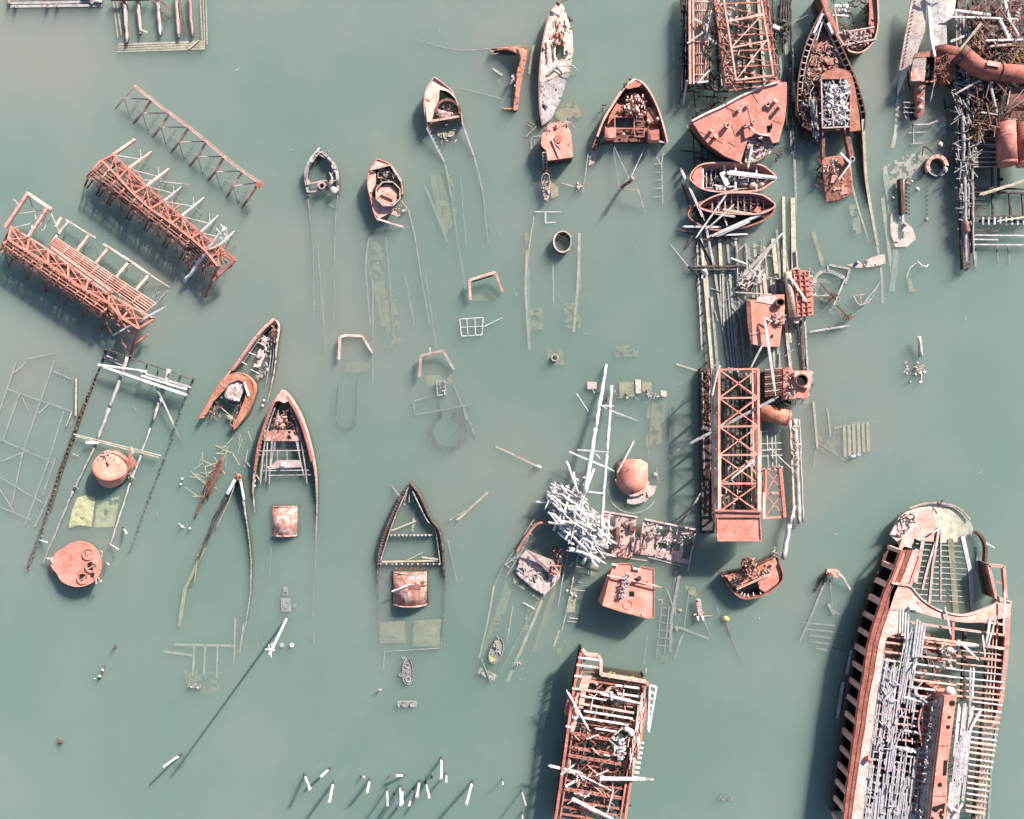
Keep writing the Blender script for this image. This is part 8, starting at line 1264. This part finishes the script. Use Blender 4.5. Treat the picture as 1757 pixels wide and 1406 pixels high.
plank((1106, 1336.6, 5.5), (1122, 1338, 5.3), 3.2, 'pink', 'pointed rusty tip of the thick level log', 'spike', name='log_tip')

# ================================================================== lower right: ferry wreck
t = Thing('ferry_wreck', 'large stripped ferry hull with a row of black side openings and grey plank deck', 'wreck', (1590, 1150))
SL = [(944, 1546), (985, 1532), (1017, 1517), (1046, 1508), (1076, 1498), (1105, 1490), (1122, 1487), (1159, 1482), (1189, 1476), (1218, 1472), (1246, 1469), (1276, 1464), (1307, 1460), (1335, 1456), (1366, 1452), (1420, 1446)]
f = lambda y: lr(SL, y); ZT = 5.0
def dn(x, y, z1, z0=ZT): k = (H - z0) / (H - z1); return (878.5 + (x - 878.5) * k, 703 + (y - 703) * k, z1)
ys = list(range(944, 1421, 8)); sw = lambda y: 18 - (y - 1100) * .014; cw = lambda y: 11 + max(0, y - 1100) * .02
def band(a, b, z, th): return MB().add(*(lambda A, B: ([W(*p) for p in A + B] + [W(*p) - Vector((0, 0, th * PX)) for p in A + B], [(i + 1, i, n_ + i, n_ + i + 1)[::-1] for i in range(n_ - 1)] + [(2 * n_ + i, 2 * n_ + i + 1, i + 1, i)[::-1] for i in range(n_ - 1)] + [(n_ + i, n_ + i + 1, 3 * n_ + i + 1, 3 * n_ + i)[::-1] for i in range(n_ - 1)]))([(a(y), y, z) for y in ys], [(b(y), y, z) for y in ys]))
n_ = len(ys)
t.part('walkway', band(f, lambda y: f(y) + sw(y), ZT, 3), 'deepred'); t.part('scupper_deck', band(lambda y: f(y) + sw(y) + .5, lambda y: f(y) + sw(y) + cw(y), ZT - .15, 3), 'cream'); t.part('walkway_seam', MB().line([(f(y) + sw(y) * .55, y, ZT + .06) for y in ys], 1.2, .6), 'brown'); t.part('deck_edge', MB().line([(f(y) + sw(y) + .3, y, ZT + .05) for y in ys], 1.6, 1.2), 'salmonp')
wc = [956, 984.6, 1013, 1043, 1071, 1099, 1129, 1158, 1187, 1216, 1245, 1276, 1305, 1334, 1363, 1392, 1420]; wc = [703 + (c - 703) * 1.0212 for c in wc]
for i in range(len(wc) - 1):
    a, b = wc[i] + 10.6, wc[i + 1] - 10.6; t.part('wall_post', MB().slab([(f(a), a, ZT - .05), (f(b), b, ZT - .05), (f(b) + 4, b, ZT - .05), (f(a) + 4, a, ZT - .05)], 44), 'salmonp')
t.part('wall_post', MB().slab([(f(944), 944, ZT - .05), (f(950), 950, ZT - .05), (f(950) + 4, 950, ZT - .05), (f(944) + 4, 944, ZT - .05)], 44), 'salmonp')
m = MB(); g = MB()
for ya, yb in zip(ys, ys[1:]):
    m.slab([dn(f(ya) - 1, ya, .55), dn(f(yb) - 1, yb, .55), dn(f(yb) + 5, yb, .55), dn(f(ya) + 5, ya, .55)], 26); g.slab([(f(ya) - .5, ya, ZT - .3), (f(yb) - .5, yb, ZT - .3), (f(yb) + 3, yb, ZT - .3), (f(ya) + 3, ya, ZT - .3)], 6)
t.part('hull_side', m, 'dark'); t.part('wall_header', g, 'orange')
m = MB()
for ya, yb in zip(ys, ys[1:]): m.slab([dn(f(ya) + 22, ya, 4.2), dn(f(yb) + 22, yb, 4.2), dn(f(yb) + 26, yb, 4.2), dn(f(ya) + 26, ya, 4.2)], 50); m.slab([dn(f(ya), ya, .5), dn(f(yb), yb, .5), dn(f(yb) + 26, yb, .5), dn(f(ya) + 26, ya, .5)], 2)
t.part('dark_backing', m, 'black')  # black backing and floor added to darken the side openings
for y0, y1 in ((1125, 1165), (1180, 1240)): t.part('rubbing_strake', MB().beam((f(y0) - 26 - (y0 == 1180) * 6, y0 - 10, -.05), (f(y1) - 28 - (y0 == 1180) * 6, y1 - 8, -.1), 6, 3), 'lav')
# plank deck
r = random.Random(6); pl = MB(); pw = MB(); pg = MB(); hole = lambda x, y: inside(x, y, [(1545, 1222), (1592, 1222), (1590, 1316), (1540, 1316)])
def fx(u, y): return f(y) + sw(y) + cw(y) + u
for k in range(38):
    u = 1 + k * 2.85; y = 1072 + r.uniform(0, 20) if 9 < k < 21 else (1128 if k < 10 else 1180) + r.uniform(0, 26)
    while y < 1412:
        l = r.uniform(22, 110); y2 = min(y + l, 1420); x, x2 = fx(u, y), fx(u, y2)
        lim = 1594 - max(0, (y2 - 1200)) * .085
        if x < lim - 2 and not hole(x, (y + y2) / 2) and r.random() < .9: (pl if r.random() < .72 else pw if r.random() < .6 else pg).beam((x, y, 4.5 + r.uniform(-.15, .15)), (x2 + r.uniform(-1, 1), y2, 4.5 + r.uniform(-.15, .15)), r.uniform(1.5, 2.4), 1.2)
        y = y2 + r.uniform(0, 7)
for k in range(10):
    u = 1 + k * 2.8; y = 1200 + r.uniform(0, 14)
    while y < 1400:
        y2 = y + r.uniform(24, 70); b = lambda q: 1645 - (q - 1202) * .105 + u
        if r.random() < .93: (pl if r.random() < .6 else pw).beam((b(y), y, 4 - u * .02), (b(y2), y2, 4 - u * .02), r.uniform(1.8, 2.7), 1.2)
        y = y2 + r.uniform(0, 5)
for k in range(4): pl.beam((1574 + k * 4.4, 1063 + k * 3, 4.8), (1566 + k * 4.6, 1128, 4.7), 3.4, 1.5)
for k in range(4): pw.beam((1545 + k * 4.5, 1028 + k * 9, 4.9), (1543 + k * 4.6, 1086 + k * 5, 4.9), 2.2)
t.part('planking', pl, 'lav'); t.part('pale_planking', pw, 'white'); t.part('tan_planking', pg, 'wood')
for y in [1092, 1102, 1118, 1132] + list(range(1146, 1412, 13)):
    x0 = fx(0, y); x1 = 1596 - max(0, y - 1200) * .08 if y > 1190 else 1640; t.part('deck_beam', MB().beam((x0, y, 4.1), (x1, y + (x1 - x0) * .13, 3.9), 2.2, 3), 'white' if r.random() < .45 else 'salmonp')
t.part('deck_scrap', MB().clutter([(1520, 1140), (1590, 1190), (1585, 1400), (1480, 1400)], 4.8, 44, 7, 14, .3, 'bb', [1.7, 1.68, .1, .8]), 'lav')
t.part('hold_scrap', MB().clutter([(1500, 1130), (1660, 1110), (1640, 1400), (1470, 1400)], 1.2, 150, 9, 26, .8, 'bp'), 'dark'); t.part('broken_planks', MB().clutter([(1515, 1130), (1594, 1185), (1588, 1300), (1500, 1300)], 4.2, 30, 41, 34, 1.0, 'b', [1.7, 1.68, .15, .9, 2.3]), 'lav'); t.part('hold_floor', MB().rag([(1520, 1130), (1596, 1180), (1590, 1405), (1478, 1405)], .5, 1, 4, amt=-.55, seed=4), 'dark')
t.part('brown_patch', MB().rag([(1522, 1092), (1552, 1090), (1550, 1114), (1536, 1140), (1518, 1138)], 3.4, 1, 2.5, amt=-.5, seed=3).rag([(1585, 1085), (1620, 1095), (1612, 1124), (1590, 1118)], 2.6, 1, 2.5, amt=-.4, seed=5), 'brown'); t.part('hold_rust', MB().clutter([(1575, 1095), (1640, 1100), (1630, 1190), (1580, 1190)], 3.4, 50, 14, 14, 1, 'bbp'), 'red')
t.part('winch_lump', MB().clutter([(1613, 1108), (1638, 1104), (1634, 1144), (1612, 1142)], 4.4, 34, 8, 9, 1, 'plb').lump((1630, 1116, 4.2), 7, 4, .8), 'cream'); t.part('small_drum', MB().tube([(1487, 1300, 5.4), (1494, 1306, 5.4)], 4, 14), 'salmon')
# casing
cs = [(1621, 1194, 6.8), (1641.6, 1194, 6.8), (1634, 1250, 6.8), (1626, 1320, 6.8), (1623, 1420, 6.8), (1595, 1420, 6.8), (1606, 1318, 6.8), (1616, 1235, 6.8)]
c = t.part('casing', MB().loft(cs, [dn(p[0], p[1], .5, 6.8) for p in cs]), 'coral'); t.part('casing_nose', MB().lump((1629, 1187, 6.2), 10, 3, .5), 'cream')
for x, y, q in ((1634, 1207, 5), (1629, 1231, 2.8), (1627, 1248, 3.3), (1613, 1347, 3.8)): t.part('vent_hole', MB().disc((x, y, 6.86), q, .3, 18), 'black', c)
t.part('stair_slot', MB().slab([(1620, 1305, 6.86), (1626, 1305, 6.86), (1624, 1331, 6.86), (1618, 1331, 6.86)], .3), 'black', c); t.part('ragged_dark_hole', MB().rag([(1600, 1385), (1622, 1378), (1618, 1410), (1598, 1408)], 6.86, .3, 2, amt=-.25, seed=3), 'black', c); t.part('plate_seam', MB().beam((1600, 1366, 6.87), (1624, 1366, 6.87), .8, .4).beam((1611, 1280, 6.87), (1630, 1280, 6.87), .8, .4), 'brown', c)  # slot and ragged hole are flat black sheets painting the dark of openings
t.part('casing_side', MB().add([W(1618, 1195, 6.7), W(1603, 1318, 6.7), W(1592, 1420, 6.7), W(1571, 1420, 4.2), W(1587, 1300, 4.2), W(1597, 1204, 4.2)], [(0, 5, 4, 1), (1, 4, 3, 2)]), 'grey'); t.part('side_rubble', MB().clutter([(1596, 1205), (1614, 1200), (1600, 1318), (1592, 1405), (1576, 1405), (1588, 1300)], 5.2, 60, 5, 9, .5, 'bbp'), 'dark'); t.part('pale_rubble', MB().clutter([(1598, 1205), (1614, 1200), (1600, 1318), (1592, 1405), (1577, 1405), (1588, 1300)], 5.5, 130, 15, 7, .4, 'bbp'), 'wood'); t.part('side_ledge', MB().line([(1613, 1215, 6.2), (1607, 1260, 6.2), (1600, 1318, 6.2), (1590, 1410, 6.2)], 3), 'red')
# right side beams
for k, q in enumerate((40, 85, 130, 190, 240, 300, 350, 400, 445, 490, 545, 590, 630, 680, 725, 770, 810, 850, 890, 940, 985, 1035, 1080, 1130, 1170, 1215, 1260, 1310, 1350)):
    y = 1100 + .2177 * q; x0 = (1640 if q < 450 else 1668 - (q - 450) * .013); x1 = 1722 - max(0, y - 1190) * .16; t.part('side_beam', MB().beam((x0, y - 3, 3.4), (x1, y + (x1 - x0) * .07, 1.5 - max(0, y - 1230) * .006), r.choice([1.6, 2.2, 3.2]) if k % 2 == 0 else 1.5, 3), ('white', 'salmonp', 'pink', 'lav', 'salmonp')[k * 7 % 5])
m = MB()
for x in (1706, 1700, 1712): m.line([(x, 1050, 2), (x - 5, 1150, 1.8), (x - 14, 1270, 1.1), (x - 26, 1420, .6)], 1.6)
t.part('stringer', m, 'salmonp'); t.part('under_stringer', MB().line([(1694, 1060, 1), (1690, 1180, .8), (1676, 1330, .6), (1668, 1420, .5)], 5, 3).line([(1655, 1080, 1.4), (1650, 1200, 1.2)], 5), 'dark')
t.part('bulwark', MB().wall([(1735.6, 1033, 2.6), (1733, 1080, 2.4), (1731, 1120, 2.1), (1727, 1160, 1.7), (1722, 1205, 1.0), (1716, 1230, .2), (1709, 1250, -.2)], -1.2, 8, 2, .05, 3, side=(1600, 1150)), 'salmonp'); t.part('sunken_side', MB().line([(1710, 1245, -.1), (1702, 1300, -.3), (1694, 1420, -.5)], 4, 3), 'sub')
t.part('inner_wall', MB().wall([(1724, 1040, 2.2), (1722, 1110, 1.9), (1716, 1170, 1.4)], -1, 1.5, 0, .1, 3, side=(1600, 1150)), 'dark')
# crescent rim and frames
ca = rs([(1530, 1001, 5.0), (1549, 1004, 5), (1563, 1007, 5), (1583, 1029, 4.6), (1613.6, 1047.6, 4.2), (1654, 1056, 3.6), (1691, 1045.6, 3), (1717, 1031, 2.7), (1736, 1033, 2.6)], 6); cb = rs([(1524, 1045, 5.0), (1536, 1048, 5), (1552, 1045, 5), (1578, 1052, 4.6), (1608, 1060, 4.2), (1650, 1068, 3.6), (1690, 1068, 3), (1714, 1062, 2.7), (1733, 1060, 2.6)], 6); n = min(len(ca), len(cb))
cb = [cb[int(i * (len(cb) - 1) / (n - 1))] for i in range(n)]; ca = [ca[int(i * (len(ca) - 1) / (n - 1))] for i in range(n)]
vs = [W(*p) for p in ca + cb]; vs += [v - Vector((0, 0, .8)) for v in vs]
t.part('crescent_rim', MB().add(vs, [(i, n + i, n + i + 1, i + 1) for i in range(n - 1)] + [(2 * n + i, i, i + 1, 2 * n + i + 1) for i in range(n - 1)] + [(n + i, 3 * n + i, 3 * n + i + 1, n + i + 1) for i in range(n - 1)]), 'salmonp'); t.part('rim_edge', MB().line([(x, y, z + .12) for x, y, z in ca], 2.4), 'cream')
t.part('deck_plating', MB().rag([(1528, 1020), (1560, 1010), (1580, 1034), (1552, 1050), (1546, 1084), (1524, 1094), (1514, 1092)], 4.9, 1, 2.4, amt=-.5, seed=8), 'cream')
t.part('side_frame', MB().line([(1551, 950, 4.8), (1579, 953, 4.2), (1561, 1005, 4.8), (1531, 1000, 4.9)], 4.5, 4, True).beam((1546, 978, 4.8), (1566, 982, 4.5), 2), 'salmon'); t.part('frame_filling', MB().rag([(1556, 962), (1570, 956), (1560, 990), (1546, 1000), (1543, 988)], 3.6, 1, 2, amt=-.35, seed=4), 'lav'); t.part('frame_plate', MB().slab([(1571, 956, 4.3), (1578, 956, 4.2), (1563, 1003, 4.7), (1556, 1000, 4.8)], 2), 'pink')
t.part('side_frame', MB().line([(1695, 970, 2.6), (1721, 972, 2.6), (1725.5, 1029, 2.6), (1708, 1026, 2.6)], 5, 6, True).beam((1707, 999, 2.6), (1722, 1001, 2.6), 2.2), 'salmonp'); t.part('frame_wall', MB().wall([(1694, 968, 2.4), (1702, 1000, 2.4), (1708, 1028, 2.4)], -1.2, 2, 0, 0, 1, side=(1720, 1000)), 'brown')
for k, (y0, y1) in enumerate(((1049, 1072), (1066, 1090), (1086, 1113))): t.part('cross_beam', MB().beam((1562 - k * 18, y0, 4), (1722, y1, 2.4), 3.2, 4), 'salmonp')
t.part('cross_beam', MB().beam((1635, 1062, 3.4), (1634, 1112, 3), 4, 4).beam((1634, 1100, 3.2), (1640, 1130, 3), 3), 'salmon')
# stern fan
fan = [(1526, 918), (1533, 903), (1543, 888), (1558, 876), (1577, 869), (1603, 864), (1634, 869), (1650, 879), (1661, 890), (1670, 906), (1666, 924), (1650, 930), (1625, 932), (1577, 928), (1568, 924), (1562, 945), (1546, 948), (1540, 930)]
zfn = lambda x, y: 1.35 - (x - 1530) * .0155
t.part('stern_deck', MB().rag(fan, zfn, 1, 2.4, amt=-.9, seed=6), 'cream'); t.part('sandy_deck', MB().rag([(1606, 872), (1634, 870), (1652, 880), (1668, 908), (1662, 926), (1628, 931), (1612, 926)], lambda x, y: zfn(x, y) + .04, .4, 3, amt=-.8, seed=5), 'tan'); t.part('rust_deck', MB().rag([(1578, 876), (1600, 872), (1608, 900), (1606, 930), (1572, 926), (1566, 912)], lambda x, y: zfn(x, y) + .05, .4, 2.4, amt=-.7, seed=5), 'salmonp'); t.part('corroded_plate', MB().rag([(1527, 918), (1536, 900), (1550, 884), (1576, 874), (1566, 896), (1560, 910), (1548, 922)], lambda x, y: zfn(x, y) + .3, .6, 1.8, amt=-.7, sc=.2, seed=9, rough=.08), 'pink'); t.part('torn_corner', MB().clutter([(1526, 912), (1544, 900), (1560, 914), (1545, 925)], 1.7, 9, 6, 9, .3, 'p'), 'pink'); t.part('side_rust', MB().rag([(1548, 924), (1566, 912), (1568, 930), (1556, 950), (1540, 948)], 1.9, 1, 2, amt=-.4, seed=2), 'salmonp'); t.part('dark_scrap', MB().clutter([(1536, 890), (1575, 872), (1572, 900), (1552, 920)], 1.6, 24, 3, 9, .3), 'dark')
m = MB(); capline(m, [(1560, 873, 1.2), (1580, 866, 1), (1603, 863, .7), (1634, 867, .3), (1652, 878, .05), (1664, 892, -.1)], 2.6, 3); t.part('stern_rail', m, 'pink'); m = MB(); capline(m, [(1672, 912, .1), (1682, 920, .6), (1690, 938, .8), (1689, 964, .9)], 4, 8); t.part('stern_side', m, 'dark'); t.part('post_scrap', MB().lump((1692, 934, 1), 3, 3).beam((1692, 932, 1.1), (1706, 940, .9), 1.6), 'cream'); t.part('rail_post', MB().beam((1609, 862, .9), (1618, 874, .9), 1.4).beam((1618, 858, 1.3), (1608, 872, .8), 1.2), 'dark')
m = MB()
for k in range(11): y = 933 + k * 9.6; a = 1571 - k * 1.4 - max(0, k - 5) * .3; m.beam((a, y, .25), (1628 if k < 8 else 1622, y + 3, -.05), 1.5).beam((1628, y + 3, -.05), (1658, y + 5, -.3), 1.1)
t.part('floor_rib', m, 'wood'); g = MB().line([(1583, 928, .4), (1570, 1000, .3)], 6, 3).line([(1608, 920, .3), (1592, 970, .3), (1582, 1012, .2)], 4, 3).line([(1611, 905, .5), (1600, 970, .3), (1594, 1036, .2)], 4, 3).line([(1614, 910, .3), (1614, 1030, .1)], 2); t.part('floor_beam', g, 'pink'); t.part('sandy_beam', MB().line([(1630, 925, -.1), (1636, 1000, -.25), (1640, 1060, -.3)], 10, 3), 'algae'); t.part('sunken_beam', MB().line([(1651, 920, -.15), (1664, 980, -.3), (1668, 1050, -.4)], 7, 3).line([(1674, 940, -.5), (1676, 980, -.6)], 3), 'lav')
G = 'loose white planks on the ferry'
for a, b, w, z, lb in (((1617, 904), (1598, 916), 3.2, 1.4, 'white stick on the rust stern deck of the ferry'), ((1560, 1043), (1578, 1045), 6, 5.4, 'bright white board at the left of the crescent rim'), ((1724, 1012), (1722, 1090), 3, 3.6, 'long upright white pole at the right end of the crescent rim'), ((1621, 1042), (1632, 1090), 2.8, 4.6, 'slanting white pole hanging from the crescent rim'), ((1643, 1098), (1680, 1134), 4.4, 4.2, 'long slanting white plank right of the winch lump'), ((1698, 1064), (1692, 1110), 4, 3.6, 'broad white plank below the crescent rim at right'), ((1710, 1056), (1694, 1112), 3, 3.8, 'white pole crossing the broad plank at right'), ((1686, 1090), (1690, 1128), 3, 3.4, 'short white plank beside the crossing pole'), ((1665, 1146), (1663, 1230), 3, 4, 'left of two tall upright white planks on the right deck'), ((1671, 1146), (1668, 1200), 3, 4.1, 'right of two tall upright white planks on the right deck'), ((1683, 1218), (1664, 1252), 4, 4, 'slanting white plank over the right deck beams'), ((1652, 1378), (1632, 1408), 4, 4.4, 'white plank in the heap at the bottom of the right deck'), ((1646, 1394), (1624, 1380), 2.6, 4.6, 'small stick in the heap at the bottom of the right deck'), ((1566, 1148), (1574, 1136), 3.4, 5.2, 'short white board on the plank deck above the hold'), ((1550, 1196), (1594, 1206), 3.4, 4.6, 'level white beam across the top of the open hold'), ((1545, 1252), (1594, 1261), 3.4, 4.4, 'tan white beam across the middle of the open hold'), ((1542, 1286), (1592, 1294), 4, 4.4, 'broad white beam across the lower open hold')):
    plank((*a, z), (*b, z - .2), w, 'white', lb, 'plank', G)
m = MB(); capline(m, [(1581, 1216, 5), (1576, 1240, 5.1), (1579, 1262, 5), (1582, 1280, 4.9)], 2.2); solo('bent_bar', m, 'salmon', 'bent salmon bar lying over the open hold of the ferry', 'bar')
